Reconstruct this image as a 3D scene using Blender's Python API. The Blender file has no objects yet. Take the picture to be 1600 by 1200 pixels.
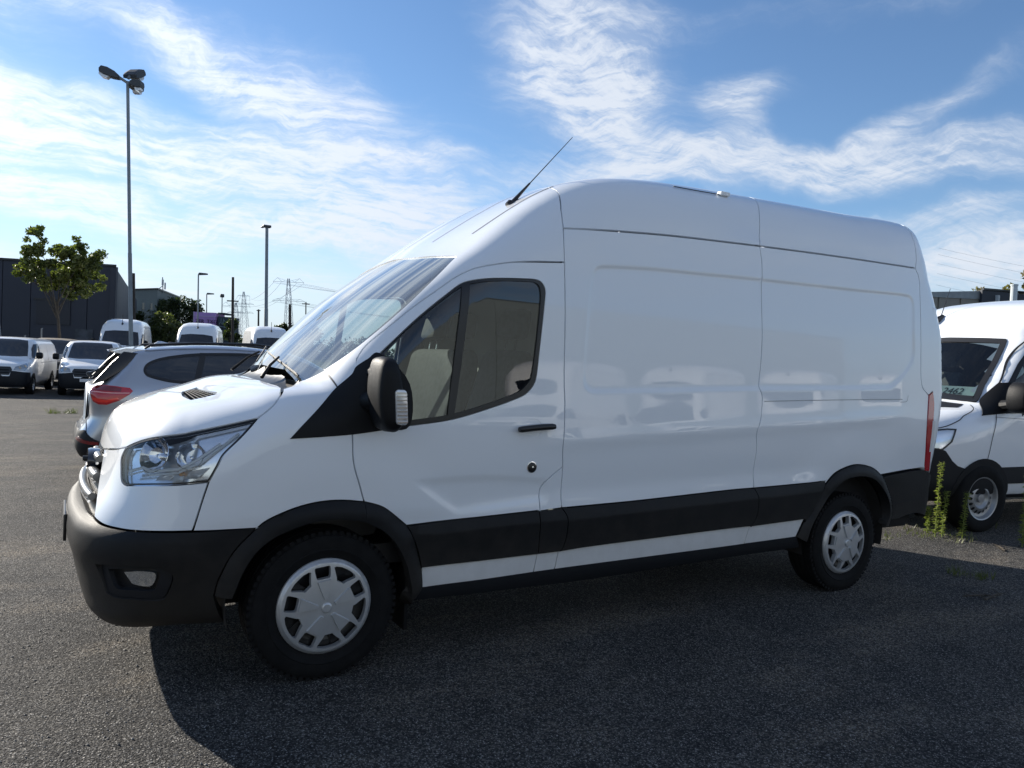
import bpy, bmesh, math, random
import numpy as np
from mathutils import Matrix, Vector
from mathutils.geometry import delaunay_2d_cdt
random.seed(7); rng = np.random.default_rng(7)
SC = bpy.context.scene; COL = SC.collection
R = math.radians
# ---------------------------------------------------------------- camera
cam = bpy.data.cameras.new('camera'); cam_o = bpy.data.objects.new('camera', cam); COL.objects.link(cam_o)
cam.sensor_width = 36; cam.lens = 27.0; cam.clip_start = .05; cam.clip_end = 6000
rt = Vector((.863078, -.503033, .045319)); up = Vector((-.024714, .04756, .998563)); fw = Vector((.504465, .862958, -.028616))
cam_o.matrix_world = Matrix(((rt.x, up.x, -fw.x, -1.0794), (rt.y, up.y, -fw.y, -4.4507), (rt.z, up.z, -fw.z, 1.5213), (0, 0, 0, 1)))
SC.camera = cam_o
SUN_AZ = R(-25.5); SUN_EL = R(24.5)     # azimuth from +Y towards +X
# ---------------------------------------------------------------- sky
world = bpy.data.worlds.new('World'); SC.world = world; world.use_nodes = True
NT = world.node_tree; NT.nodes.clear()
class G:
    """tiny node-graph helper"""
    def __init__(s, nt): s.nt = nt
    def n(s, t, **k):
        o = s.nt.nodes.new(t)
        for a, b in k.items(): setattr(o, a, b)
        return o
    def put(s, sock, v):
        if isinstance(v, bpy.types.NodeSocket): s.nt.links.new(v, sock)
        else: sock.default_value = v
    def m(s, op, a, b=0.0, c=0.0, clamp=False):
        o = s.n('ShaderNodeMath', operation=op, use_clamp=clamp); s.put(o.inputs[0], a); s.put(o.inputs[1], b); s.put(o.inputs[2], c); return o.outputs[0]
    def ss(s, v, a, b, lo=0.0, hi=1.0):
        o = s.n('ShaderNodeMapRange', interpolation_type='SMOOTHSTEP'); s.put(o.inputs[0], v)
        for i, q in enumerate((a, b, lo, hi)): s.put(o.inputs[i + 1], q)
        return o.outputs[0]
    def noise(s, vec, scale, detail=4, rough=.5, dist=0.0, dim='3D'):
        o = s.n('ShaderNodeTexNoise', noise_dimensions=dim)
        if vec is not None: s.put(o.inputs['Vector'], vec)
        for k, v in (('Scale', scale), ('Detail', detail), ('Roughness', rough), ('Distortion', dist)): o.inputs[k].default_value = v
        return o.outputs['Fac'], o.outputs['Color']
    def vec(s, x, y, z=0.0):
        o = s.n('ShaderNodeCombineXYZ'); s.put(o.inputs[0], x); s.put(o.inputs[1], y); s.put(o.inputs[2], z); return o.outputs[0]
    def sep(s, v):
        o = s.n('ShaderNodeSeparateXYZ'); s.put(o.inputs[0], v); return o.outputs
    def mapv(s, v, scale=(1, 1, 1), rot=(0, 0, 0), loc=(0, 0, 0)):
        o = s.n('ShaderNodeMapping'); s.put(o.inputs[0], v); o.inputs[1].default_value = loc; o.inputs[2].default_value = rot; o.inputs[3].default_value = scale; return o.outputs[0]
    def mix(s, f, a, b, blend='MIX'):
        o = s.n('ShaderNodeMix', data_type='RGBA', blend_type=blend); s.put(o.inputs[0], f); s.put(o.inputs[6], a); s.put(o.inputs[7], b); return o.outputs[2]
    def vm(s, op, a, b=(0, 0, 0)):
        o = s.n('ShaderNodeVectorMath', operation=op); s.put(o.inputs[0], a); s.put(o.inputs[1], b); return o.outputs[0]
g = G(NT)
sky = g.n('ShaderNodeTexSky', sky_type='NISHITA', sun_disc=False, sun_elevation=SUN_EL, sun_rotation=SUN_AZ, altitude=60, air_density=1.0, dust_density=.15, ozone_density=3.0)
tc = g.n('ShaderNodeTexCoord').outputs['Generated']
dx, dy, dz = g.sep(tc)
az = g.m('MULTIPLY', g.m('ARCTAN2', dx, dy), 57.2958); el = g.m('MULTIPLY', g.m('ARCSINE', dz), 57.2958)
# flat cloud deck seen in perspective
zz = g.m('ADD', g.m('MAXIMUM', dz, 0.0), .10)
pu = g.m('DIVIDE', dx, zz); pv = g.m('DIVIDE', dy, zz)
deck = g.vec(pu, pv, 0.0)
warp = g.vm('SCALE', g.vm('SUBTRACT', g.noise(deck, .8, 2, dim='2D')[1], (.5, .5, .5)))
warp.node.inputs['Scale'].default_value = .9
deck = g.vm('ADD', deck, warp)
# angular coordinates with their own warp, for the big shapes
ang = g.vec(az, el, 0.0)
w2 = g.vm('SCALE', g.vm('SUBTRACT', g.noise(ang, .11, 2, .55, dim='2D')[1], (.5, .5, .5))); w2.node.inputs['Scale'].default_value = 4.0
w3 = g.vm('SCALE', g.vm('SUBTRACT', g.noise(ang, .5, 3, .65, dim='2D')[1], (.5, .5, .5))); w3.node.inputs['Scale'].default_value = .8
a2 = g.vm('ADD', g.vm('ADD', ang, w2), w3)
ax_, ay_, _ = g.sep(a2)
def blob(ca, ce, ra, re, tilt, amp):
    c, s_ = math.cos(R(tilt)), math.sin(R(tilt))
    x = g.m('SUBTRACT', ax_, ca); y = g.m('SUBTRACT', ay_, ce)
    p = g.m('DIVIDE', g.m('ADD', g.m('MULTIPLY', x, c), g.m('MULTIPLY', y, s_)), ra)
    q = g.m('DIVIDE', g.m('SUBTRACT', g.m('MULTIPLY', y, c), g.m('MULTIPLY', x, s_)), re)
    d = g.m('ADD', g.m('MULTIPLY', p, p), g.m('MULTIPLY', q, q))
    return g.m('MULTIPLY', g.m('EXPONENT', g.m('MULTIPLY', d, -1.0)), amp)
BL = [(-4, 13.2, 11, 3.2, -9, 1.05), (-20, 12, 11, 9, -5, .8), (9, 12.0, 13, 2.1, -12, .85), (22, 11.2, 11, 2.8, -8, .8), (5, 19.8, 12, 1.5, -22, .95), (-8, 21.5, 7, 1.6, -16, .7),
      (15.5, 17.6, 8.0, 2.6, -14, 1.0), (12.5, 13.9, 6, .8, -10, .8), (22.5, 14.3, 5.0, .7, 0, .8), (-1, 8.8, 10, 1.4, -6, .9), (12, 8.2, 13, 1.2, -4, .8), (8, 4.6, 22, 1.7, 0, .8), (26, 8.2, 10, 2.0, -6, .6),
      (33.0, 22.6, 5.4, 5.2, -20, 1.1), (36.6, 20.0, 5.0, 3.0, -20, 1.0), (38, 16.4, 8, 1.0, -33, .9), (36, 13.8, 8, 1.0, 6, .7), (47, 14.4, 10.5, 1.5, -3, .95), (46.2, 19.0, 3.0, 1.2, 10, .95), (45.8, 17.0, 2.2, 1.4, -30, .55), (56, 16.8, 6.5, 1.1, 26, .75), (60, 14.4, 8, 1.6, 2, .9),
      (62, 7.4, 12, 2.3, 0, 1.05), (57, 10.4, 8, .9, 4, .6), (44, 24.0, 10, 1.4, 0, .28), (58, 24, 5, 1.4, 0, .32), (78, 12, 12, 6, 0, .5), (-42, 10, 16, 9, 0, .6), (150, 22, 50, 14, 6, .9), (-130, 20, 50, 14, -6, .9), (100, 25, 25, 10, 0, .45)]  # the widest blobs sit behind the camera, strengthened to light the van side
msk = 0.0
for b_ in BL: msk = g.m('ADD', msk, blob(*b_))
high = g.m('MULTIPLY', g.ss(dz, .45, .7), .45)  # overhead cloud out of view, added to brighten the van's shaded side
msk = g.m('MINIMUM', g.m('ADD', msk, high), 1.25)
st1 = g.noise(g.mapv(deck, (.8, 6.0, 1), (0, 0, R(-24))), 1.3, 6, .68, dim='2D')[0]
st2 = g.noise(g.mapv(a2, (.09, .75, 1), (0, 0, R(10))), 1.0, 7, .62, .0, dim='2D')[0]
st3 = g.noise(g.mapv(a2, (.45, 1.7, 1), (0, 0, R(8))), 1.0, 6, .64, .12, dim='2D')[0]
tex = g.m('ADD', g.m('MULTIPLY', st1, .30), g.m('ADD', g.m('MULTIPLY', st2, .40), g.m('MULTIPLY', st3, .30)))
tex = g.m('ADD', g.m('MULTIPLY', g.m('SUBTRACT', tex, .5), 3.8), .50, clamp=True)
cover = g.m('ADD', g.m('MULTIPLY', g.ss(msk, .1, 1.1), .26), g.m('MULTIPLY', g.ss(g.m('MULTIPLY', msk, g.m('ADD', .12, g.m('MULTIPLY', tex, 1.1))), .08, 1.2), .68), clamp=True)
haze_f = g.ss(el, 12.0, -1.0, 0.0, .88)
skyc = g.mix(1.0, sky.outputs[0], (.97, 1.09, 1.20, 1), 'MULTIPLY')
skyc = g.mix(1.0, skyc, (.80, .80, .80, 1), 'MULTIPLY')
# forward scattering: cloud is brighter towards the sun
sv = (math.cos(SUN_EL) * math.sin(SUN_AZ), math.cos(SUN_EL) * math.cos(SUN_AZ), math.sin(SUN_EL))
dt = g.n('ShaderNodeVectorMath', operation='DOT_PRODUCT'); g.put(dt.inputs[0], tc); dt.inputs[1].default_value = sv
glow = g.m('POWER', g.m('MAXIMUM', dt.outputs['Value'], 0.0), 5.0)
cb = g.m('ADD', 5.4, g.m('MULTIPLY', glow, 3.2))
cc = g.vm('SCALE', (.91, .98, 1.09)); cc.node.inputs['Scale'].default_value = 1; g.put(cc.node.inputs['Scale'], cb)
c1 = g.mix(haze_f, skyc, (4.5, 5.1, 5.9, 1))
c2 = g.mix(cover, c1, cc)
bg = g.n('ShaderNodeBackground'); g.put(bg.inputs[0], c2); bg.inputs[1].default_value = .085
wo = g.n('ShaderNodeOutputWorld'); NT.links.new(bg.outputs[0], wo.inputs[0])
# ---------------------------------------------------------------- sun
sl = bpy.data.lights.new('sun', 'SUN'); sl.energy = 5.0; sl.angle = R(.53); sl.color = (1, .93, .82)
so = bpy.data.objects.new('sun', sl); COL.objects.link(so)
so.rotation_euler = Vector(sv).to_track_quat('Z', 'Y').to_euler(); so.location = (0, 0, 30)
SC.view_settings.view_transform = 'Standard'; SC.view_settings.look = 'None'; SC.view_settings.gamma = 1; SC.view_settings.exposure = 0.88
SC.view_settings.use_curve_mapping = False
SC.render.engine = 'CYCLES'
# ---------------------------------------------------------------- materials
MATS = {}
def mat(name, col=(.5, .5, .5), rough=.5, metal=0.0, coat=0.0, crough=.03, spec=.5, var=0.0, vscale=3.0, bump=0.0, bscale=60.0, dirt=0.0, trans=0.0, ior=1.5):
    if name in MATS: return MATS[name]
    m = bpy.data.materials.new(name); m.use_nodes = True; nt = m.node_tree; q = G(nt)
    b = nt.nodes['Principled BSDF']; b.inputs['Roughness'].default_value = rough; b.inputs['Metallic'].default_value = metal
    b.inputs['Coat Weight'].default_value = coat; b.inputs['Coat Roughness'].default_value = crough; b.inputs['Coat IOR'].default_value = 1.5
    b.inputs['Specular IOR Level'].default_value = spec; b.inputs['IOR'].default_value = ior; b.inputs['Transmission Weight'].default_value = trans
    oc = q.n('ShaderNodeTexCoord').outputs['Object']; c = (*col, 1)
    src = c
    if var:
        f = q.noise(oc, vscale, 6, .6)[0]
        src = q.mix(q.ss(f, .3, .7), tuple(v * (1 - var) for v in col) + (1,), tuple(min(v * (1 + var), 1) for v in col) + (1,))
    if dirt:
        _, _, z = q.sep(oc)
        n1 = q.noise(oc, 9, 6, .65)[0]
        f = q.m('MULTIPLY', q.ss(q.m('ADD', z, q.m('MULTIPLY', n1, -.5)), .55, .0), dirt)
        src = q.mix(f, src, (.23, .20, .165, 1))
        f2 = q.noise(oc, 4, 7, .7)[0]
        q.put(b.inputs['Roughness'], q.m('ADD', rough, q.m('MULTIPLY', f2, dirt * .3)))
    q.put(b.inputs['Base Color'], src)
    if bump:
        bn = q.n('ShaderNodeBump'); bn.inputs['Strength'].default_value = bump; bn.inputs['Distance'].default_value = .004
        q.put(bn.inputs['Height'], q.noise(oc, bscale, 3, .6)[0]); q.put(b.inputs['Normal'], bn.outputs[0])
    MATS[name] = m; return m
def glass(name, tint=(.8, .85, .83), ior=1.52, rough=0.0, boost=1.0, streak=False):
    if name in MATS: return MATS[name]
    m = bpy.data.materials.new(name); m.use_nodes = True; nt = m.node_tree; nt.nodes.clear(); q = G(nt)
    t = q.n('ShaderNodeBsdfTransparent'); t.inputs[0].default_value = (*tint, 1)
    gl = q.n('ShaderNodeBsdfGlossy'); gl.inputs['Roughness'].default_value = rough
    fr = q.n('ShaderNodeFresnel'); fr.inputs[0].default_value = ior
    mx = q.n('ShaderNodeMixShader'); q.put(mx.inputs[0], q.m('MULTIPLY', fr.outputs[0], boost, clamp=True)); nt.links.new(t.outputs[0], mx.inputs[1]); nt.links.new(gl.outputs[0], mx.inputs[2])
    res = mx
    if streak:      # pale streaks painted on the pane for streaked sky reflections
        oc = q.n('ShaderNodeTexCoord').outputs['Object']
        f = q.noise(q.mapv(oc, (.35, 9, .35)), 1.0, 5, .6)[0]
        d = q.n('ShaderNodeBsdfDiffuse'); d.inputs[0].default_value = (.62, .66, .64, 1)
        m2 = q.n('ShaderNodeMixShader'); q.put(m2.inputs[0], q.ss(f, .40, .72, .05, .50)); nt.links.new(mx.outputs[0], m2.inputs[1]); nt.links.new(d.outputs[0], m2.inputs[2]); res = m2
    o = q.n('ShaderNodeOutputMaterial'); nt.links.new(res.outputs[0], o.inputs[0]); MATS[name] = m; return m
WHITE = mat('white_paint', (.80, .83, .865), .32, coat=1.0, crough=.02, dirt=.18)
WHITE2 = mat('white_paint_far', (.76, .77, .78), .35, coat=.7, crough=.05)
BEIGE = mat('beige_paint', (.42, .36, .29), .4, coat=.5)
SILVER = mat('silver_paint', (.42, .45, .50), .28, metal=.65, coat=1.0)
PLAST = mat('dark_plastic', (.0075, .008, .0095), .50, spec=.22, bump=.25, bscale=420, var=.12, dirt=.10)
PLAST2 = mat('grey_plastic', (.012, .013, .016), .55, spec=.25, bump=.2, bscale=300)
BLACK = mat('black_trim', (.012, .012, .013), .35)
DARK = mat('dark_cavity', (.008, .008, .009), .9)
LINER = mat('wheel_arch_lining', (.018, .017, .016), .85, var=.3)
RUB = mat('tyre_rubber', (.008, .008, .0085), .8, spec=.18, var=.25, vscale=12, bump=.2, bscale=120)
CAPM = mat('hub_cap_silver', (.52, .53, .54), .36, metal=.55, var=.05, vscale=9)
STEEL = mat('steel_rim', (.33, .34, .35), .4, metal=.6)
CHROME = mat('chrome', (.80, .81, .83), .08, metal=1.0)
REFL = mat('lamp_reflector', (.93, .96, 1.0), .16, metal=.72)
SEATM = mat('seat_fabric', (.06, .062, .066), .9, var=.2, vscale=30)
LTRIM = mat('grey_cab_trim', (.20, .205, .21), .8)
BULK = mat('bulkhead_panel', (.36, .36, .35), .7)
GLASS = glass('window_glass', (.74, .82, .79), 1.8, boost=1.05)
WSG = glass('windscreen_glass', (.66, .76, .73), 1.9, boost=2.0, streak=True)
LENS = glass('lamp_lens', (.93, .95, .97), 1.5)
DGLASS = mat('tinted_glass', (.006, .007, .009), .03, spec=.8, ior=1.6)
REDL = mat('red_lamp_lens', (.42, .012, .018), .12, coat=1.0)
REDD = mat('dark_red_lens', (.16, .008, .012), .12, coat=1.0)
POLE = mat('galvanised_pole', (.20, .22, .23), .5, metal=.4, var=.1)
# ---------------------------------------------------------------- helpers
def tag(o, label, cat, group=None, kind=None):
    if label: o['label'] = label
    if cat: o['category'] = cat
    if group: o['group'] = group
    if kind: o['kind'] = kind
    return o
def empty(name, loc=(0, 0, 0), rz=0.0):
    o = bpy.data.objects.new(name, None); COL.objects.link(o); o.location = loc; o.rotation_euler = (0, 0, rz); o.empty_display_size = .2; return o
def mk(name, V, F, m, parent=None, N=None, smooth=True):
    me = bpy.data.meshes.new(name); me.from_pydata([tuple(map(float, v)) for v in V], [], [tuple(map(int, f)) for f in F]); me.update()
    if smooth: me.polygons.foreach_set('use_smooth', [True] * len(me.polygons))
    if m is not None:
        for q in (m if isinstance(m, (list, tuple)) else [m]): me.materials.append(q)
    if N is not None: me.normals_split_custom_set_from_vertices([tuple(map(float, n)) for n in N])
    o = bpy.data.objects.new(name, me); COL.objects.link(o)
    if parent is not None: o.parent = parent
    return o
class MB:
    """collects simple shapes, built as one mesh"""
    def __init__(s): s.v = []; s.f = []
    def add(s, V, F):
        n = len(s.v); s.v += [tuple(v) for v in V]; s.f += [tuple(i + n for i in f) for f in F]; return s
    def box(s, a, b, M=None):
        (x0, y0, z0), (x1, y1, z1) = a, b
        V = [(x0, y0, z0), (x1, y0, z0), (x1, y1, z0), (x0, y1, z0), (x0, y0, z1), (x1, y0, z1), (x1, y1, z1), (x0, y1, z1)]
        if M is not None: V = [tuple(M @ Vector(v)) for v in V]
        return s.add(V, [(0, 3, 2, 1), (4, 5, 6, 7), (0, 1, 5, 4), (1, 2, 6, 5), (2, 3, 7, 6), (3, 0, 4, 7)])
    def tube(s, pts, rad, n=8, cap=True):
        P = [Vector(p) for p in pts]; rr = rad if isinstance(rad, (list, tuple)) else [rad] * len(P); V = []; F = []
        t0 = (P[1] - P[0]).normalized(); a = t0.orthogonal().normalized()
        for i, p in enumerate(P):
            t = (P[min(i + 1, len(P) - 1)] - P[max(i - 1, 0)]).normalized(); a = (a - t * a.dot(t)).normalized(); b = t.cross(a)
            for k in range(n):
                w = 2 * math.pi * k / n; V.append(p + (a * math.cos(w) + b * math.sin(w)) * rr[i])
        for i in range(len(P) - 1):
            for k in range(n): F.append((i * n + k, i * n + (k + 1) % n, (i + 1) * n + (k + 1) % n, (i + 1) * n + k))
        if cap: F.append(tuple(range(n - 1, -1, -1))); F.append(tuple((len(P) - 1) * n + k for k in range(n)))
        return s.add(V, F)
    def lathe(s, prof, n=40, M=None):
        """prof (r, h), axis = Y"""
        V = []; F = []; m = len(prof)
        for k in range(n):
            w = 2 * math.pi * k / n
            for r_, h in prof: V.append((r_ * math.cos(w), h, r_ * math.sin(w)))
        if M is not None: V = [tuple(M @ Vector(v)) for v in V]
        for k in range(n):
            for i in range(m - 1): F.append((k * m + i, k * m + i + 1, ((k + 1) % n) * m + i + 1, ((k + 1) % n) * m + i))
        return s.add(V, F)
    def prism(s, poly, y0, y1, M=None):
        """(x, z) polygon extruded along Y"""
        n = len(poly); V = [(x, y0, z) for x, z in poly] + [(x, y1, z) for x, z in poly]
        if M is not None: V = [tuple(M @ Vector(v)) for v in V]
        return s.add(V, [tuple(range(n)), tuple(range(2 * n - 1, n - 1, -1))] + [(i, i + n, (i + 1) % n + n, (i + 1) % n) for i in range(n)])
    def build(s, name, m, parent=None, smooth=False, bevel=0.0, seg=2, auto=0):
        o = mk(name, s.v, s.f, m, parent, smooth=smooth)
        bm = bmesh.new(); bm.from_mesh(o.data); bmesh.ops.recalc_face_normals(bm, faces=bm.faces)
        if bevel: bmesh.ops.bevel(bm, geom=[e for e in bm.edges if len(e.link_faces) == 2 and e.calc_face_angle(0) > .5], offset=bevel, segments=seg, affect='EDGES', profile=.5, clamp_overlap=True)
        if smooth or bevel:
            for f in bm.faces: f.smooth = True
            for e in bm.edges: e.smooth = not (len(e.link_faces) == 2 and e.calc_face_angle(0) > R(auto or 35))
        bm.to_mesh(o.data); bm.free(); return o
def copy_tree(o, parent=None):
    c = o.copy(); COL.objects.link(c)
    if parent is not None: c.parent = parent; c.matrix_parent_inverse = o.matrix_parent_inverse
    for ch in o.children: copy_tree(ch, c)
    return c
# ---------------------------------------------------------------- vehicle body as an implicit surface (side profile x section)
def cr(pts,n=8,closed=False):
    """centripetal-free catmull-rom resample; repeated points = sharp corner"""
    P=np.array(pts,float)
    Q=np.vstack([P[-1],P,P[:2]]) if closed else np.vstack([2*P[0]-P[1],P,2*P[-1]-P[-2]])
    out=[]
    for i in range(1,len(Q)-2):
        a,b,c,d=Q[i-1:i+3]
        L=np.linalg.norm(c-b)
        m1=(c-a)/2; m2=(d-b)/2
        # limit tangents
        for m in (m1,m2):
            k=np.linalg.norm(m)
            if k>1.2*L and k>0: m*=1.2*L/k
        t=np.linspace(0,1,n,endpoint=False)[:,None]
        h=(2*t**3-3*t**2+1)*b+(t**3-2*t**2+t)*m1+(-2*t**3+3*t**2)*c+(t**3-t**2)*m2
        out.append(h)
    out=np.vstack(out)
    return out if closed else np.vstack([out,P[-1]])
def psdf(poly,X,Z):
    X=np.asarray(X,float);sh=X.shape;X=X.ravel();Z=np.asarray(Z,float).ravel()
    d=np.full(X.shape,1e9);ins=np.zeros(X.shape,bool)
    n=len(poly)
    for i in range(n):
        ax,az=poly[i];bx,bz=poly[(i+1)%n];ex,ez=bx-ax,bz-az
        L=ex*ex+ez*ez
        if L<1e-12: continue
        px,pz=X-ax,Z-az
        t=np.clip((px*ex+pz*ez)/L,0,1)
        dx,dz=px-t*ex,pz-t*ez
        d=np.minimum(d,dx*dx+dz*dz)
        c=(az>Z)!=(bz>Z)
        if c.any():
            with np.errstate(all='ignore'):
                ins^=c&(X<ex*(Z-az)/(ez if ez else 1e-12)+ax)
    d=np.sqrt(d);d[ins]*=-1
    return d.reshape(sh)
class Grid:
    def __init__(s,poly,h=.012,pad=.35,sig=1.5):
        lo=poly.min(0)-pad;hi=poly.max(0)+pad
        nx,nz=(np.ceil((hi-lo)/h).astype(int)+1);s.lo=lo;s.h=h
        X,Z=np.meshgrid(lo[0]+h*np.arange(nx),lo[1]+h*np.arange(nz),indexing='ij')
        g=psdf(poly,X,Z)
        k=np.exp(-.5*(np.arange(-6,7)/max(sig,1e-3))**2);k/=k.sum()
        for ax in (0,1):
            gp=np.pad(g,[(6,6) if a==ax else (0,0) for a in (0,1)],mode='edge')
            g=sum(w*np.take(gp,np.arange(i,i+g.shape[ax]),axis=ax) for i,w in enumerate(k))
        s.g=g
    def __call__(s,x,z):
        g=s.g
        u=np.clip((x-s.lo[0])/s.h,0,g.shape[0]-1.001);v=np.clip((z-s.lo[1])/s.h,0,g.shape[1]-1.001)
        i=u.astype(int);j=v.astype(int);a=u-i;b=v-j
        return (g[i,j]*(1-a)+g[i+1,j]*a)*(1-b)+(g[i,j+1]*(1-a)+g[i+1,j+1]*a)*b
def tab(pts,wd=.06):
    """smooth 1-D table through points"""
    P=np.array(pts,float);x=np.linspace(P[0,0],P[-1,0],801);y=np.interp(x,P[:,0],P[:,1])
    n=int(wd/(x[1]-x[0])) if len(P)>2 else 0
    n=max(n,1)
    k=np.hanning(2*n+3)[1:-1];k/=k.sum();yp=np.pad(y,n,mode='reflect',reflect_type='odd')
    y=np.convolve(yp,k,mode='valid')
    return lambda q: np.interp(q,x,y)
def smax(a,b,k):
    h=np.maximum(k-np.abs(a-b),0)/k
    return np.maximum(a,b)+h*h*k*.25
class Body:
    """profile polygon (x,z) at y=0, half width W(z)+P(x), crowns; near side is -y"""
    def __init__(s,prof,W,P,cx,cz,K,n=6,direct=False,h=.012,sig=1.5,disp=None):
        s.poly=cr(prof,n,True)
        s.S=(lambda x,z:psdf(s.poly,x,z)) if direct else Grid(s.poly,h=h,sig=sig)
        s.W=tab(W,.14);s.P=tab(P);s.cx=tab(cx);s.cz=cz;s.K=K;s.disp=disp
    def f(s,x,y,z):
        a=s.S(x-s.cx(z)*y*y,z+s.cz*y*y)
        b=np.abs(y)-s.W(z)-s.P(x)
        r=smax(a,b,s.K(x,z))
        if s.disp is not None: r=r+s.disp(x,y,z)
        return r
    def ray(s,A,B,n=26):
        """bisection from A (outside) to B (inside)"""
        A=np.array(A,float);B=np.array(B,float)
        for _ in range(n):
            M=(A+B)/2;i=s.f(M[:,0],M[:,1],M[:,2])>0
            A=np.where(i[:,None],M,A);B=np.where(i[:,None],B,M)
        return (A+B)/2
    def nrm(s,P,e=.006):
        x,y,z=P.T
        g=np.stack([s.f(x+e,y,z)-s.f(x-e,y,z),s.f(x,y+e,z)-s.f(x,y-e,z),s.f(x,y,z+e)-s.f(x,y,z-e)],1)
        return g/(np.linalg.norm(g,axis=1)[:,None]+1e-12)
    def march(s,C,D,t0=.5,t1=14,n=900):
        """first hit of a viewing ray; returns point or None, and min f"""
        t=np.linspace(t0,t1,n);Q=C+t[:,None]*D
        v=s.f(Q[:,0],Q[:,1],Q[:,2]);i=np.where(v<0)[0]
        if len(i)==0: return None,v.min(),Q[v.argmin()]
        a=t[max(i[0]-1,0)];b=t[i[0]]
        for _ in range(25):
            m=(a+b)/2;q=C+m*D
            if s.f(q[:1],q[1:2],q[2:3])[0]>0:a=m
            else:b=m
        return C+(a+b)/2*D,v.min(),Q[v.argmin()]
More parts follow.
